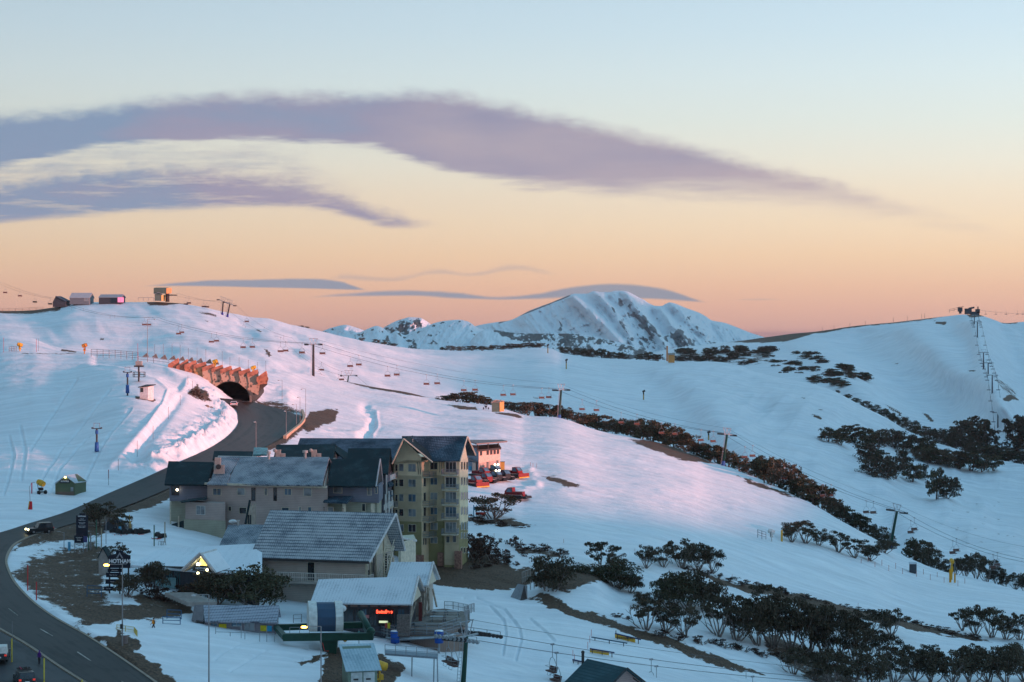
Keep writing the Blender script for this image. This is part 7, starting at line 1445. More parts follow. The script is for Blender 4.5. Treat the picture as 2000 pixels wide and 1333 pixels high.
# ================================================================ VEHICLES, MACHINES, PEOPLE, SIGNS
TYRE = MM('tyre', (.015,.015,.016), .8); RIM = MM('rim', (.25,.26,.28), .35, .6)
def car(name, label, base, rz, L=4.6, Wd=1.85, H=1.6, paint=(.02,.022,.025), suv=True, lights=False, tail=True, plate=True, roof=None, jeep=False):
    """nose along +x"""
    t = thing(name, label, 'car', base, rz); M = t.matrix_basis; pm = MM('paint_%d_%d' % (int(paint[0]*1000), int(paint[2]*1000)), paint, .3, spec=.5); w = Wd/2; z0 = .32; zb = .95 if suv else .85
    def prof(y, k=1.0): return [M@Vector(p) for p in ((-L/2,y,z0),(-L/2-.02,y,zb*.95),(-L/2+.1,y,zb),(L/2-1.1,y,zb),(L/2-.15,y,zb*.86 if not jeep else zb),(L/2,y,z0+.25),(L/2-.05,y,z0))]
    MB().hull(prof(-w), prof(w)).build('body', pm, t)
    xr, xf = (-L/2+.12, L/2-1.75) if suv else (-L/2+.5, L/2-1.9)
    def cab(y, e=0): return [M@Vector(p) for p in ((xr-.08+e,y,zb-.02),(xr+.18+e,y*.88,H-.04-e*.2),(xf-.35-e,y*.88,H-.04-e*.2),(xf+(.1 if jeep else .45)-e,y,zb-.02))]
    MB().hull(cab(-w*.96), cab(w*.96)).build('cabin', pm, t)
    for s in (-1, 1):
        q = MB(); a = [(xr+.25,s*w*.95,zb+.04),(xr+.42,s*w*.895,H-.14),(xf-.42,s*w*.895,H-.14),(xf+.15,s*w*.95,zb+.04)]; q.hull([M@Vector(p) for p in a], [M@(Vector(p)+Vector((0,s*.03,0))) for p in a]); q.build('side_window', G_DARK, t)
        for x in (-L/2+.85, L/2-.9):
            wl_ = MB().tube(M@Vector((x,s*(w-.2),.36)), M@Vector((x,s*(w+.02),.36)), .36, n=16).build('wheel', TYRE, t); MB().tube(M@Vector((x,s*(w+.0),.36)), M@Vector((x,s*(w+.04),.36)), .2, n=10).build('rim', RIM, wl_)
        MB().ball(M@Vector((L/2-.05,s*(w-.3),.78)), .12 if not lights else .15).build('headlight', MM('headlamp_lit', (1,.95,.6), emit=(1,.9,.45), es=9) if lights else MM('lamp_glass', (.5,.5,.5), .2), t)
        MB().box(-L/2-.05,-L/2+.05,s*(w-.18)-.14,s*(w-.18)+.14,.78,.98,M).build('tail_light', MM('tail_red', (.5,.03,.02), .4, emit=(.5,.03,.02), es=.6), t)
        MB().box(xf+.0,xf+.2,s*(w+.1)-.08,s*(w+.1)+.08,zb,zb+.2,M).build('mirror', pm, t)
    q = MB(); a = [(xr-.06,-w*.8,zb+.05),(xr+.15,-w*.74,H-.14),(xr+.15,w*.74,H-.14),(xr-.06,w*.8,zb+.05)]; q.hull([M@Vector(p) for p in a], [M@(Vector(p)+Vector((-.03,0,0))) for p in a]); q.build('rear_window', G_DARK, t)
    k = .1 if jeep else .45; a = [(xf+k-.02,-w*.85,zb+.03),(xf-.30,-w*.76,H-.12),(xf-.30,w*.76,H-.12),(xf+k-.02,w*.85,zb+.03)]; MB().hull([M@Vector(p) for p in a], [M@(Vector(p)+Vector((.04,0,.03))) for p in a]).build('windscreen', G_DARK, t)
    MB().box(-L/2-.08,-L/2+.04,-w*.9,w*.9,.35,.55,M).build('rear_bumper', C_DARK, t); MB().box(L/2-.04,L/2+.08,-w*.9,w*.9,.35,.55,M).build('front_bumper', C_DARK, t)
    if plate: MB().box(-L/2-.10,-L/2-.08,-.26,.26,.58,.72,M).build('number_plate', MM('plate', (.7,.7,.68)), t)
    if roof == 'rack':
        for x in (-.9,.0,.7): MB().box(x-.04,x+.04,-w*.8,w*.8,H,H+.12,M).build('roof_bar', C_DARK, t)
        for y in (-.35,.15,.4): MB().box(-.9,.8,y-.05,y+.05,H+.12,H+.22,M).build('ski', MM('ski_red', (.3,.04,.08)) if y > .3 else C_DARK, t)
    return t
def on(px, py, lift=.08): return S1.at(px, py, lift)
car('jeep', 'black boxy four wheel drive with lit headlights on the road', on(77,1043), R(212), 4.4, 1.9, 1.85, (.010,.011,.014), lights=True, jeep=True, tail=False)
car('white_car', 'white car driving into the tunnel mouth', on(457,795), R(96), 4.5, 1.85, 1.5, (.62,.60,.62), roof=None)
car('dark_wagon', 'dark four wheel drive wagon with skis on its roof in the car park', on(47,1338), R(112), 4.8, 1.95, 1.75, (.016,.022,.026), roof='rack')
vn = car('white_ute', 'white canopied utility cut off by the left frame edge', on(1,1290), R(100), 4.9, 1.9, 1.35, (.03,.035,.045)); M = vn.matrix_basis; MB().hull([M@Vector(p) for p in ((-2.35,-.93,.95),(-.1,-.93,.95),(-.1,.93,.95),(-2.35,.93,.95))], [M@Vector(p) for p in ((-2.2,-.82,1.9),(-.2,-.82,1.9),(-.2,.82,1.9),(-2.2,.82,1.9))]).build('canopy', MM('canopy_white', (.62,.60,.57)), vn)
# snow groomers
def groomer(label, base, rz, red=True, lights=False, blade=True, s=1.0):
    t = thing('snow_groomer', label, 'snow groomer', base, rz, 'snow groomers parked by the workshop'); M = t.matrix_basis; pm = REDM if red else MM('groomer_black', (.02,.022,.026), .35); TR = MM('groomer_track', (.018,.018,.02), .8)
    for y in (-1.35, 1.35):
        a = [(-2.7,.55),(-2.3,.1),(2.2,.1),(2.7,.6),(2.3,1.0),(-2.3,.95)]; tk = MB().hull([M@Vector((x,y-.6,z)) for x, z in a], [M@Vector((x,y+.6,z)) for x, z in a]).build('track', TR, t)
        q = MB(); [q.box(x-.05,x+.05,y-.63,y+.63,.96,1.04,M) for x in [-2.2+.44*k for k in range(11)]]; q.build('cleat', MM('cleat_steel', (.35,.36,.38), .4, .5), tk)
    MB().box(-2.4,2.2,-.85,.85,.55,1.25,M).build('chassis', pm, t)
    a = [(.0,1.25),(.1,2.6),(1.2,2.6),(1.95,1.7),(1.95,1.25)]; MB().hull([M@Vector((x,-.95,z)) for x, z in a], [M@Vector((x,.95,z)) for x, z in a]).build('cab', pm, t)
    a = [(1.28,-.8,2.5),(1.98,-.8,1.72),(1.98,.8,1.72),(1.28,.8,2.5)]; MB().hull([M@Vector(p) for p in a], [M@(Vector(p)+Vector((.04,0,.04))) for p in a]).build('windscreen', G_BLUE, t)
    for y in (-1, 1): a = [(.2,y*.96,1.6),(.25,y*.96,2.45),(1.15,y*.96,2.45),(1.6,y*.96,1.6)]; MB().hull([M@Vector(p) for p in a], [M@(Vector(p)+Vector((0,y*.03,0))) for p in a]).build('side_window', G_BLUE, t)
    MB().box(-2.3,-.2,-.9,.9,1.25,1.7,M).build('load_bed', pm, t)
    MB().hull([M@Vector(p) for p in ((-3.7,-1.9,.2),(-2.8,-1.9,.2),(-2.8,-1.9,.7),(-3.5,-1.9,.7))], [M@Vector(p) for p in ((-3.7,1.9,.2),(-2.8,1.9,.2),(-2.8,1.9,.7),(-3.5,1.9,.7))]).build('tiller', MM('tiller_black', (.03,.03,.035)), t)
    if blade:
        MB().hull([M@Vector(p) for p in ((2.9,-2.1,.15),(3.2,-2.1,.1),(3.1,-2.1,1.15),(2.9,-2.1,1.1))], [M@Vector(p) for p in ((2.9,2.1,.15),(3.2,2.1,.1),(3.1,2.1,1.15),(2.9,2.1,1.1))]).build('blade', MM('blade_red', (.22,.03,.03)), t)
        MB().box(3.0,3.3,-2.1,2.1,.02,.28,M).build('blade_edge', YEL, t)
    if lights: MB().ball(M@Vector((1.3,-.6,2.7)), .22).build('work_lamp', MM('work_lamp', (1,1,.8), emit=(1,.95,.6), es=8), t); MB().ball(M@Vector((1.3,.6,2.7)), .22).build('work_lamp', MM('work_lamp', (1,1,.8), emit=(1,.95,.6), es=8), t)
    return t
def gp(px, py): return on(px, py, -.1)
for px, py, rz, r_, l_, b_, lb in [(925,950,-45,1,0,1,'red snow groomer nearest the yellow apartments, front row'), (945,944,-42,1,0,0,'red snow groomer, second from the apartments in the front row'), (964,940,-40,0,1,0,'black snow groomer with two bright work lamps'), (981,938,-42,0,0,0,'black snow groomer between the lamp lit one and the rightmost red one'),
    (1004,932,-38,1,0,1,'rightmost red snow groomer with its yellow edged blade lowered'), (940,933,-40,1,0,0,'red snow groomer in the back row against the roller doors'), (962,928,-40,0,1,0,'black snow groomer in the back row before the pink workshop wall'), (1004,974,160,1,0,0,'red snow groomer parked alone behind the fanning snow gum')]:
    groomer(lb, gp(px, py), R(rz), bool(r_), bool(l_), bool(b_))
# snow guns
def snow_gun(label, base, rz, kind='wheels', body=YEL, h=1.6, group='snow guns', s=1.0):
    t = thing('snow_gun', label, 'snow gun', base, rz, group); M = t.matrix_basis@Matrix.Scale(s, 4)
    if kind == 'wheels':
        MB().box(-1.3,.9,-.12,.12,.45,.6,M).build('frame', BLK, t)
        for y in (-.9,.9): MB().tube(M@Vector((-.3,y-.12,.38)), M@Vector((-.3,y+.12,.38)), .38, n=14).build('wheel', TYRE, t)
        MB().tube(M@Vector((-.3,-.9,.38)), M@Vector((-.3,.9,.38)), .06, n=5).build('axle', BLK, t)
    else: MB().tube(M@Vector((0,0,-.4)), M@Vector((0,0,h)), .16 if kind != 'tower' else .2, n=8).build('mast', body, t)
    MB().box(-.35,.35,-.3,.3,h*.45,h*.8,M).build('control_box', BLK if kind == 'wheels' else body, t)
    a, b = M@Vector((-.75,0,h+.35)), M@Vector((.75,0,h+.8)); MB().tube(a, a.lerp(b,.55), .5, .62, 16).tube(a.lerp(b,.55), b, .62, .48, 16).build('barrel', body, t, False); MB().tube(a.lerp(b,.98), a.lerp(b,1.03), .42, n=14).build('nozzle_ring', BLK, t)
    [MB().path([M@Vector((.25,y*.45,h*.6)), M@Vector((.3,y*.62,h+.3)), M@Vector((.0,y*.62,h+.6))], .06, 5).build('yoke_arm', C_DARK, t) for y in (-1, 1)]
    return t
WG = MM('gun_white', (.62,.62,.60), .5)
snow_gun('yellow snow gun on wheels beside the green gabled hut', on(80,966,0), R(150)); snow_gun('yellow snow gun by the slatted barrier, leftmost of all', on(39,687,0), R(200), 'mast', h=1.4); 
snow_gun('orange snow gun at the left end of the steel fence', on(165,692,0), R(10), 'mast', MM('gun_orange', (.60,.22,.04), .5), 2.0); snow_gun('yellow snow gun on the tunnel deck behind the stone panels', on(420,718,0), R(10), 'mast', h=1.2); snow_gun('yellow snow gun at the right end of the tunnel deck', on(495,730,0), R(20), 'mast', h=1.3)
snow_gun('dark snow gun beside the small green hut on the piste edge', on(949,800,0), R(100), 'wheels', BLK); snow_gun('white snow gun on a yellow stand beside the slatted panel', on(1507,1055,0), R(170), 'mast', WG, 1.4)
snow_gun('large yellow snow gun by the green shed at the bottom edge', on(741,1345,.2), R(200), 'mast', h=1.6, s=1.25); snow_gun('yellow snow gun high on its grey tower above the orange posts', on(1859,1132,0), R(90), 'tower', YEL, 4.2)
for x, d, lb in ((1856,0,'tall orange padded post on the lower right piste, left of a pair'), (1865,.6,'short orange padded post on the lower right piste, right of a pair')):
    b = on(x, 1137+d); t = thing('padded_post', lb, 'post', b, 0, 'orange posts'); MB().tube(b-Vector((0,0,.2)), b+Vector((0,0,3.2 if d == 0 else 2.2)), .30 if d == 0 else .22, n=12).build('padding', MM('post_orange', (.62,.28,.02)), t); MB().tube(b, b+Vector((0,0,5.2)), .08, n=6).build('pole', C_STEEL, t)
pole(1527,1056,20,YEL,'short yellow post right of the white snow gun',r=.25,name='yellow_post',cat='post')
def lance(px, py, S, hpx, label):
    b = S.at(px, py); h = hpx*b.y/F; t = thing('snow_lance', label, 'snow gun', b, 0, 'tower snow guns on the middle ridge'); MB().tube(b-Vector((0,0,.4)), b+Vector((0,0,h*.75)), .3, n=8).build('mast', MM('lance_tan', (.42,.27,.08)), t); a = b+Vector((-.5,0,h*.8)); MB().tube(a, a+Vector((1.2,-.2,.7)), .5, n=12).build('barrel', C_DARK, t); MB().box(b.x-.3,b.x+.3,b.y-.3,b.y+.3,b.z+h*.55,b.z+h*.72).build('control_box', BLK, t)
lance(1070, 689, S2, 17, 'tower snow gun beside the skyline bush, leftmost of three'); lance(1106, 720, S2, 19, 'tower snow gun on the bare middle ridge, second of three'); lance(1257, 782, S2, 20, 'tower snow gun on the blue valley slope, third of three'); lance(1384, 862, S2, 20, 'tower snow gun half hidden behind the gum belt')
# street lamps
LAMP_ON = MM('sodium_lamp', (1,.5,.1), emit=(1,.42,.06), es=11); LAMP_OFF = MM('lamp_head_grey', (.5,.5,.5))
def street_lamp(label, px, py, ytop, xarm, lit=False, S=S1, base=None, r=.10, group='street lamps', two=False):
    b = base or S.at(px, py); t = thing('street_lamp', label, 'street lamp', b, 0, group); zt = (py-ytop)*b.y/F; xa = (xarm-px)*b.y/F
    MB().tube(b-Vector((0,0,.4)), b+Vector((0,0,zt)), r, r*.6, 8).build('post', MM('lamp_post_grey', (.26,.24,.24), .5), t)
    MB().tube(b+Vector((0,0,zt)), b+Vector((xa,0,zt+.02)), r*.45, n=5).build('arm', MM('lamp_post_grey', (.26,.24,.24), .5), t)
    MB().ball(b+Vector((xa,0,zt-.08)), .38 if lit else .30, .2, .16 if lit else .12).build('lamp_head', LAMP_ON if lit else LAMP_OFF, t)
    return t
lb_ = S1.at(239, 1268); street_lamp('street lamp with an amber glowing head in front of the resort sign', 239, 1268, 1103, 208, True)
MB().box(lb_.x-.25,lb_.x+.1,lb_.y-.25,lb_.y,lb_.z+2.6,lb_.z+3.2).build('meter_box', C_DARK, bpy.data.objects['street_lamp'])
P2 = pt(408,1338,238); street_lamp('tall unlit street lamp in front of the ticket hut', 408, 1338, 1162, 378, False, base=P2); P3 = pt(627,1346,240); street_lamp('street lamp with an amber glowing head in front of the domed lift housing', 627, 1346, 1224, 594, True, base=P3)
for i, (x, y, t_, a) in enumerate([(500,881,824,497),(559,862,803,556),(551,784,743,544),(579,835,790,572),(586,828,776,582),(597,812,760,589)]): street_lamp('slim leaning road lamp right of the tunnel, '+nth(i, 6), x, y, t_, a, r=.07, group='slim road lamps')
street_lamp('tall pole with a side lamp at the right end of the steel fence', 288, 706, 624, 302, False)
bpy.data.objects.remove(bpy.data.objects.get('zz')) if bpy.data.objects.get('zz') else None
b = S1.at(59, 997); t = thing('lamp_on_pad', 'curved lamp rising from a red and yellow padded base on the left snow', 'lamp', b); MB().tube(b, b+Vector((.1,0,1.6)), .42, .26, 12).build('red_pad', MM('pad_red', (.5,.02,.03)), t); MB().tube(b+Vector((-.22,-.1,0)), b+Vector((-.05,-.1,1.65)), .22, .14, 8).build('yellow_pad', YEL, t); MB().path([b+Vector((0,0,1.4)), b+Vector((-.15,0,4.2)), b+Vector((.2,0,4.9)), b+Vector((.9,0,5.1))], .05, 5).build('curved_pole', C_STEEL, t)
for x, y, h, m, l in [(212,938,20,REDP,'short red padded pole on the lower left snow'),(62,965,22,MM('pink_flag', (.6,.1,.15)),'small pink marker beside the wheeled snow gun'),(54,1152,48,REDP,'red pole on the verge, upper of two'),(71,1173,36,REDP,'red pole on the verge, lower of two')]: pole(x, y, h, m, l, r=.09 if h != 22 else .12)
for x, y, h, l in [(23,1294,46,'yellow post in the car park, leftmost of three'),(86,1340,54,'yellow post in the car park, middle of three'),(160,1352,24,'yellow post in the car park, rightmost of three')]: pole(x, y, h, MM('bollard_yellow', (.55,.42,.06)), l, r=.09, name='yellow_bollard', cat='bollard', group='yellow car park posts')
pole(24,1250,36,GREYP,'thin grey rod standing above the leftmost yellow post', r=.03)
for i, (x, y, h) in enumerate([(714,905,8),(1036,912,9),(1041,913,8),(1048,914,8),(965,1062,20),(1101,1062,9),(1148,1068,10),(1430,1134,12),(1571,1167,9),(1676,1188,10),(1240,1080,8)]): pole(x, y, h, MM('thin_red', (.45,.14,.12)), 'thin red piste marker on the broad piste, '+nth(sorted([714,1036,1041,1048,965,1101,1148,1430,1571,1676,1240]).index(x), 11), r=.035, group='thin red piste markers')
for i in range(16): x = 1682+i*13.5; y = 1094+i*3.0+(0 if i % 2 else 7); pole(x, y, 9, MM('thin_red', (.45,.14,.12)), 'short red stake around the dark piste shed, '+nth(i, 16), r=.06, group='red stakes by the piste shed')
# ------------------------------------------------- signs
NAVY = MM('sign_navy', (.012,.016,.03))
def board(parent, px0, px1, py0, py1, d, m=NAVY, nm='board', th=.12): a, b = P(px0,py1,d), P(px1,py0,d); return MB().box(a.x,b.x,d,d+th,a.z,b.z).build(nm, m, parent)
b = S1.at(234, 1162); d = b.y-.5; rs = thing('resort_sign', 'large navy resort sign with white name lettering and a triangle emblem', 'sign', b)
bd = MB().hull([P(212,1110,d), P(255,1110,d), P(255,1085,d), P(241,1082,d), P(240,1076,d), P(227,1076,d), P(226,1082,d), P(212,1086,d)], [P(212,1110,d+.3), P(255,1110,d+.3), P(255,1085,d+.3), P(241,1082,d+.3), P(240,1076,d+.3), P(227,1076,d+.3), P(226,1082,d+.3), P(212,1086,d+.3)]).build('board', NAVY, rs)
text('HOTHAM', P(234,1096.8,d-.04), .80, WHT, bd, bold=.03, sx=.92); text('ALPINE RESORT', P(241,1102,d-.02), .15, WHT, bd)
em = MM('emblem_grey', (.25,.27,.30)); MB().hull([P(226,1091,d-.03), P(230,1091,d-.03), P(233.6,1083.5,d-.03), P(237.5,1091,d-.03), P(241,1091,d-.03), P(233.6,1079,d-.03)], [P(226,1091,d), P(230,1091,d), P(233.6,1083.5,d), P(237.5,1091,d), P(241,1091,d), P(233.6,1079,d)]).build('emblem', em, bd)
for i, (x0, x1, y0, y1, tx) in enumerate([(210,238,1111,1118,'Information'),(207,236,1119,1128,'Skier Services'),(206,232,1132,1141,'Tickets'),(203,221,1146,1154,'Car Park')]): 
    q_ = board(rs, x0, x1, y0, y1, d+.35, nm='finger_board'); text(tx, P((x0+x1)/2,(y0+y1)/2,d+.33), .20, WHT, q_)
for x in (214, 234, 251): MB().tube(P(x,1165,d+.5), P(x,1088,d+.5), .12, n=6).build('post', C_DARK, rs)
b = S1.at(160, 1062); d = b.y-.6; ts = thing('tall_direction_sign', 'tall navy direction sign with rows of white lettering beside the road', 'sign', b); bd = board(ts, 148.5, 171.5, 1007, 1049, d); board(ts, 155, 166, 1003, 1007, d, nm='top_hump')
text('HOTHAM', P(160,1009,d-.02), .30, WHT, bd, bold=.01)
for i, (y, s_) in enumerate([(1014,'Central'),(1016.5,'Village Centre'),(1021,'Day Car Park'),(1023.5,'Ski School'),(1028,'Medical Centre'),(1030.5,'Resort Office')]): text(s_, P(160,y,d-.02), .20, WHT, bd)
for x in (151, 168): MB().tube(P(x,1066,d+.2), P(x,1010,d+.2), .12, n=6).build('post', MM('green_post', (.05,.12,.08)), ts)
b = S1.at(157, 1078); d = b.y-.4; ls = thing('low_direction_sign', 'low dark sign on slim posts below the tall lettered sign', 'sign', b); bd = board(ls, 145, 163, 1046, 1061, d); text('Snowsports', P(154,1050,d-.02), .22, WHT, bd); text('Day Car', P(154,1053,d-.02), .2, WHT, bd); text('Parking', P(154,1056,d-.02), .2, WHT, bd); board(ls, 163, 170, 1048, 1060, d, MM('sign_violet', (.06,.07,.20)), 'side_panel')
for x in (146, 163, 170): MB().tube(P(x,1079,d+.2), P(x,1048,d+.2), .06, n=5).build('post', GREYP, ls)
for i, (x, y, h) in enumerate([(125,1076,36),(173,1076,32),(177,1076,34),(188,1074,58),(198,1072,40),(207,1066,52),(301,1068,42),(322,1060,40)]): pole(x, y, h, MM('green_post', (.05,.12,.08)) if x in (173,188,301) else (MM('timber_post', (.32,.27,.20)) if x in (198,322) else GREYP), 'post on the verge between signs and ski centre, '+nth(i, 8), r=.10 if x not in (125,207) else .06, group='posts along the verge', name='verge_post', cat='post')
for x, y, l in [(135,1076,'pale blue bollard at the left end of the verge posts'),(234,1046,'pale blue bollard in front of the parked snowmobiles')]: pole(x, y, 17, MM('pale_blue', (.10,.35,.55)), l, r=.24, name='blue_bollard', cat='bollard')
for x, y, h in ((253,1040,34),(255,1042,24)): pole(x, y, h, MM('yellow_timber', (.45,.28,.07)), ('tall' if h > 30 else 'short')+' yellow timber pole by the snowmobiles', r=.08)
def snowmobile(px, py, rz, label):
    b = on(px, py, 0); t = thing('snowmobile', label, 'snowmobile', b, rz, 'snowmobiles on the verge'); M = t.matrix_basis
    MB().hull([M@Vector((x,-.35,z)) for x, z in ((-1.2,.4),(-1.2,.75),(.2,.8),(.7,1.15),(1.3,.75),(1.3,.4))], [M@Vector((x,.35,z)) for x, z in ((-1.2,.4),(-1.2,.75),(.2,.8),(.7,1.15),(1.3,.75),(1.3,.4))]).build('body', BLK, t); MB().box(-1.5,.5,-.22,.22,.0,.38,M).build('track', TYRE, t)
    for y in (-.5,.5): MB().path([M@Vector((.4,y,.06)), M@Vector((1.5,y,.06)), M@Vector((1.75,y,.25))], .06, 4).build('ski', REDP, t)
    MB().path([M@Vector((.3,-.4,1.25)), M@Vector((.45,0,1.2)), M@Vector((.3,.4,1.25))], .03, 4).build('handlebar', C_STEEL, t)
for i, (x, y) in enumerate([(229,1044),(241,1046),(252,1046),(262,1045),(272,1045),(281,1044),(313,1052)]): snowmobile(x, y, R(200+i*7), 'dark snowmobile parked on the snowy verge, '+nth(i, 7))
sv = thing('equipment_shelter', 'dark arched equipment shelter under the bent snow gum', 'shelter', S1.at(222,1042)); c_ = P(222,1042,S1.at(222,1042).y+1); MB().hull([c_+Vector((x,0,z)) for x, z in ((-1.7,-.3),(-1.6,1.3),(-.9,2.2),(.9,2.2),(1.8,1.2),(2.4,-.3))], [c_+Vector((x,2.4,z)) for x, z in ((-1.7,-.3),(-1.6,1.3),(-.9,2.2),(.9,2.2),(1.8,1.2),(2.4,-.3))]).build('shell', DK, sv); MB().box(c_.x+2.4,c_.x+3.2,c_.y,c_.y+.1,c_.z-.2,c_.z+1.6).build('side_board', C_CONC, sv)
def hoop(px0, px1, py, h, label, m, S=S1, bars=3, name='hoop_rail'): a, b = S.at(px0, py), S.at(px1, py+1); q = MB(); rail(q, [a, b], h, 10, .05, bars); return tag(q.build(name, m), label, 'rail')
BR = MM('blue_rail', (.03,.09,.18), .5); hoop(170, 198, 1166, 1.6, 'blue hoop rail on the verge below the direction boards', BR); hoop(318, 352, 1226, 1.5, 'dark rail pen beside the walking person, left section', BR); hoop(326, 354, 1214, 1.6, 'dark rail pen beside the walking person, rear section', BR)
for i in range(3): a = S1.at(309+i*4, 1066); q = MB().path([a, a+Vector((.1,0,.7)), a+Vector((.5,0,.7)), a+Vector((.6,0,0))], .04, 4); tag(q.build('bike_rack', C_DARK), 'looped bike rack by the lodge corner, '+nth(i, 3)+' of three', 'bike rack', 'bike racks')
yb_ = thing('mesh_barrier', 'yellow mesh safety barrier beside the glowing street lamp', 'barrier', S1.at(256, 1250)); q = MB(); rail(q, [S1.at(228,1238), S1.at(262,1243), S1.at(268,1250)], 1.2, 1.0, .03, 3, .015, .15); q.build('mesh', MM('barrier_yellow', (.55,.40,.08)), yb_)
b = S1.at(243, 1262); bn = thing('litter_bin', 'grey litter bin on a stone base beside the glowing street lamp', 'bin', b); MB().tube(b, b+Vector((0,0,1.4)), .42, n=14).build('body', MM('bin_brown', (.20,.15,.14)), bn); MB().tube(b+Vector((0,0,1.4)), b+Vector((0,0,1.5)), .46, n=14).build('snow_cap', MM('snow_cap', (.8,.83,.86)), bn)
tag(MB().box(b.x-1.3,b.x+.8,b.y-.9,b.y+.3,b.z-.3,b.z+.25).build('stone_block', MM('rough_stone2', (.22,.18,.15))), 'low stone block at the foot of the glowing street lamp', 'stone block')
hd = thing('brown_hedge', 'clipped brown hedge at the top of the entrance steps', 'hedge', S1.at(305,1172)); hb = BUSH[0]
c = bpy.data.objects.new('crown', BUSH[1][1]); col.objects.link(c); c.parent = hd; c.scale = (1.8,.7,1.4); c2 = bpy.data.objects.new('crown', BUSH[2][1]); col.objects.link(c2); c2.parent = hd; c2.location = (3,0,0); c2.scale = (1.5,.7,1.4)
# piste side board and ramp, terrain park
b = S1.at(925, 1014); pb_ = thing('piste_map', 'blue framed board with a red banner beside the fanning snow gum', 'sign', b); d = b.y; [MB().tube(P(x,1014,d), P(x,987,d), .1, n=5).build('post', MM('pale_blue', (.10,.35,.55)), pb_) for x in (925,931)]; board(pb_, 925, 931, 990, 997, d, MM('pale_blue', (.10,.35,.55))); board(pb_, 929, 949, 1001, 1006, d-.1, MM('banner_red', (.40,.05,.04)), 'banner')
b = S1.at(1012, 1172); d = b.y; rp = thing('wedge_ramp', 'grey plywood wedge ramp on the snow below the brown track', 'ramp', b); f0 = [P(995,1170,d+2), P(1013,1141,d+3.5), P(1029,1143,d+1.8), P(1029,1174,d-1.4)]; MB().hull([P(995,1170,d+1), P(1016,1173,d-1.2), P(1024,1143,d+.4), P(1011,1141,d+2.5)], [P(995,1170,d+3.5), P(1030,1173,d+1.5), P(1030,1144,d+2.6), P(1013,1141,d+3.6)]).build('deck', MM('plywood_grey', (.26,.27,.29)), rp); MB().hull([P(1016.2,1173.3,d-1.3), P(1030.2,1174,d+1.3), P(1024.2,1142.8,d+.3)], [P(1016.2,1173.3,d-1.2), P(1030.2,1174,d+1.4), P(1024.2,1142.8,d+.4)]).build('side_panel', C_DARK, rp)
fence('track_fence', [(1020,1140),(1036,1134)], S1, 2.0, .7, 'row of grey slats left of the dense round snow gum', C_CONC, 2); fence('stake_fence', [(1036,1154),(1058,1150)], S1, 1.4, .8, 'pale stake fence below the dense round snow gum', C_CONC, 1)
def park_rail(px0, py0, px1, py1, h, label, side_m=None, txt=None, top=MM('rail_blue', (.02,.025,.09), .4), name='park_rail'):
    a, b = S1.at(px0, py0), S1.at(px1, py1); t = thing(name, label, 'terrain park rail', a, 0, 'terrain park features'); z = Vector((0,0,h)); MB().tube(a+z, b+z, .11, n=6).build('top_rail', top, t)
    if side_m:
        e = a.lerp(b, .78); q = MB().hull([a+Vector((0,-.03,.05)), e+Vector((0,-.03,.05)), e+z, a+z], [a+Vector((0,.05,.05)), e+Vector((0,.05,.05)), e+z+Vector((0,.08,0)), a+z+Vector((0,.08,0))]).build('side_panel', side_m, t)
        if txt: u = (e-a); text(txt, a.lerp(e,.5)+Vector((0,-.12,h*.52)), h*.62, C_DARK, q, rz=math.atan2(u.y, u.x), bold=.01, sx=.72)
    for f_ in (.1,.5,.9): p = a.lerp(b, f_); MB().tube(p-Vector((0,0,.2)), p+z, .07, n=5).build('leg', C_DARK, t)
park_rail(1201,1247,1252,1259,.75,'yellow sided rail with dark lettering, farthest terrain park feature',YEL,'THIS IS PARKLAND'); park_rail(1152,1275,1200,1283,.6,'low yellow sided rail in the terrain park, middle feature',YEL); park_rail(1155,1251,1225,1263,.5,'plain dark rail in the terrain park, longest feature',None,None,MM('rail_slate', (.04,.09,.14), .4)); park_rail(1118,1294,1140,1299,.4,'short white box in the terrain park nearest the cabin roof',WG)
for i, (x, y) in enumerate([(1155,1244),(1152,1256),(1148,1268),(1119,1284),(1122,1292)]): pole(x, y, 14, MM('pink_stake', (.60,.16,.18)), 'thin pink stake at the start of the terrain park rails, '+nth(sorted([1155,1152,1148,1119,1122]).index(x), 5), r=.04, group='pink stakes in the terrain park')
b = S1.at(1203,1246); pole(1203,1246,14,GREYP,'small dark flag pole above the lettered park rail', r=.08)
tp = thing('reflector_post', 'teal tipped post standing before the lower deck railing', 'post', P(701,1256,268)); MB().tube(P(701,1258,268), P(701,1230,268), .05, n=5).build('post', C_STEEL, tp); MB().tube(P(701,1248,268), P(701,1234,268), .16, n=8).build('teal_sleeve', MM('teal', (.03,.33,.33)), tp)
b = P(758,1246,270); nb_ = thing('notice_boards', 'red and yellow notice boards on a pole before the bistro', 'sign', b); MB().tube(P(756,1252,270), P(756,1214,270), .05, n=5).build('post', C_STEEL, nb_); board(nb_, 752, 756.5, 1217, 1227, 269.8, MM('banner_red', (.40,.05,.04)), 'red_board', .05); board(nb_, 757, 762, 1217, 1228, 269.8, MM('notice_yellow', (.55,.45,.02)), 'yellow_board', .05)
# hedge sized rocks at the tunnel and road
for i, (x, y) in enumerate([(412,800),(404,797)]): b = S1.at(x, y); tag(MB().ball(b+Vector((0,0,.3)), .7, .5, .5, 7, 5).build('boulder', MM('rough_stone2', (.22,.18,.15))), 'small dark boulder on the snow bank left of the tunnel, '+('right' if i == 0 else 'left')+' one', 'boulder')
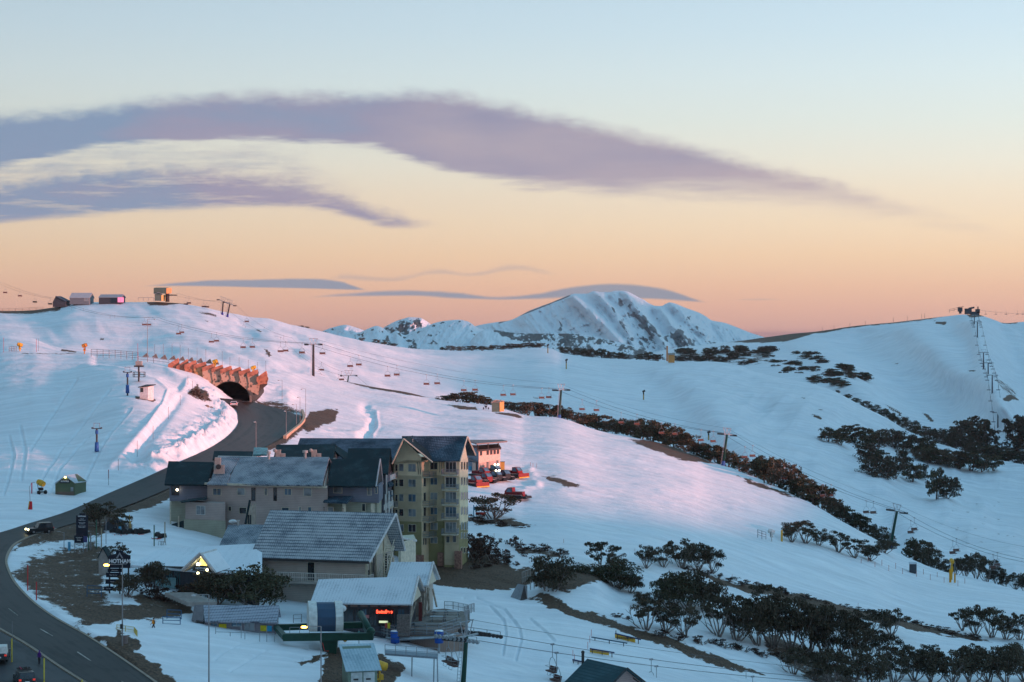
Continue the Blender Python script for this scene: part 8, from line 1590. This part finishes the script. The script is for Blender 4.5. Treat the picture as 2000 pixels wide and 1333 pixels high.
# ------------------------------------------------- people
SKIN = MM('skin', (.42,.27,.20)); 
def person(label, base, rz, h, coat, legs_, hair, stride=.25, vest=None, arms=.12, hood=False):
    t = thing('person', label, 'person', base, rz); s = h/1.75; V_ = []; E = []; Rr = []
    def v(x, y, z, r): V_.append((x*s, y*s, z*s)); Rr.append(r*s); return len(V_)-1
    def e(a, b): E.append((a, b))
    pel = v(0,0,.93,.15); w1 = v(0,0,1.12,.145); chs = v(0.01,0,1.32,.165); nk = v(.01,0,1.49,.06); hd_ = v(.03,0,1.58,.085); h2 = v(.03,0,1.68,.09); e(pel,w1); e(w1,chs); e(chs,nk); e(nk,hd_); e(hd_,h2)
    for sd in (-1, 1):
        st = stride*sd; hp = v(0,sd*.09,.88,.10); kn = v(st*.6+.04,sd*.10,.50,.075); an = v(st,sd*.10,.10,.055); to = v(st+.17,sd*.11,.04,.045); e(pel,hp); e(hp,kn); e(kn,an); e(an,to)
        sh_ = v(0,sd*.18,1.40,.07); el = v(-st*.4-.03,sd*(.22+arms),1.14,.05); wr = v(-st*.6+.12,sd*(.20+arms),.92,.035); e(chs,sh_); e(sh_,el); e(el,wr)
        pm_ = v(-st*.6+.16,sd*(.20+arms),.85,.035); e(wr,pm_)
        for k in range(4): a_ = v(-st*.6+.15+.012*k,sd*(.185+arms)+sd*.012*k,.79,.012); b_ = v(-st*.6+.17+.012*k,sd*(.18+arms)+sd*.012*k,.755,.010); e(pm_,a_); e(a_,b_)
        a_ = v(-st*.6+.20,sd*(.18+arms),.82,.012); e(pm_,a_)
    me = bpy.data.meshes.new('body'); me.from_pydata(V_, E, []); o = bpy.data.objects.new('body', me); col.objects.link(o); sk = o.modifiers.new('skin', 'SKIN'); 
    for i, r in enumerate(Rr): me.skin_vertices[0].data[i].radius = (r, r)
    me.skin_vertices[0].data[pel].use_root = True; sb_ = o.modifiers.new('sub', 'SUBSURF'); sb_.levels = sb_.render_levels = 1
    bpy.context.view_layer.update(); m2 = bpy.data.meshes.new_from_object(o.evaluated_get(bpy.context.evaluated_depsgraph_get())); bpy.data.objects.remove(o); o = bpy.data.objects.new('body', m2); col.objects.link(o); o.parent = t; m2.materials.clear()
    for mm in (coat, legs_, SKIN): m2.materials.append(mm)
    for p in m2.polygons: z = p.center.z/s; p.material_index = 1 if z < .88 and abs(p.center.y) < .19*s else (2 if (z > 1.5 and not hood) or (z < .86) else 0)
    smooth_(m2)
    M = t.matrix_basis; MB().ball(M@Vector((0,0,1.66*s)), .105*s, .10*s, .11*s, 12, 8).build('hood' if hood else 'hair', coat if hood else hair, t, True)
    MB().ball(M@Vector((.115*s,0,1.62*s)), .015*s).ball(M@Vector((.10*s,.03*s,1.645*s)), .010*s).ball(M@Vector((.10*s,-.03*s,1.645*s)), .010*s).build('face', SKIN, t)
    if vest: MB().tube(M@Vector((0,0,.98*s)), M@Vector((.01,0,1.44*s)), .215*s, .19*s, 12).build('vest', vest, t, True)
    return t
person('person in an orange vest and dark trousers walking across the snow', on(300,1233,.0), R(200), 1.78, MM('dark_coat', (.03,.035,.045)), MM('dark_trousers', (.02,.022,.03)), MM('black_hair', (.012,.012,.012)), .28, MM('orange_vest', (.90,.28,.02)))
person('person in a purple hooded coat standing in the car park', on(77,1299,.06), R(250), 1.72, MM('purple_coat', (.10,.02,.20)), MM('dark_trousers', (.02,.022,.03)), MM('black_hair', (.012,.012,.012)), .04, None, .02, True)

# ---------------------------------------------------------------- the air
bm = bmesh.new(); bmesh.ops.create_cube(bm, size=1)
hz = bpy.data.meshes.new('haze'); bm.to_mesh(hz); bm.free()
ho = bpy.data.objects.new('haze', hz); col.objects.link(ho); ho['kind'] = 'stuff'
ho.scale = (15000, 12200, 1100); ho.location = (0, 5400, 215)
hm = bpy.data.materials.new('haze'); hm.use_nodes = True; t = hm.node_tree; t.nodes.clear()
o_ = t.nodes.new('ShaderNodeOutputMaterial'); v_ = t.nodes.new('ShaderNodeVolumePrincipled'); t.links.new(v_.outputs[0], o_.inputs[1])
v_.inputs['Density'].default_value = 2.6e-5; v_.inputs['Color'].default_value = (.75,.85,.95,1); v_.inputs['Anisotropy'].default_value = 0
hz.materials.append(hm)
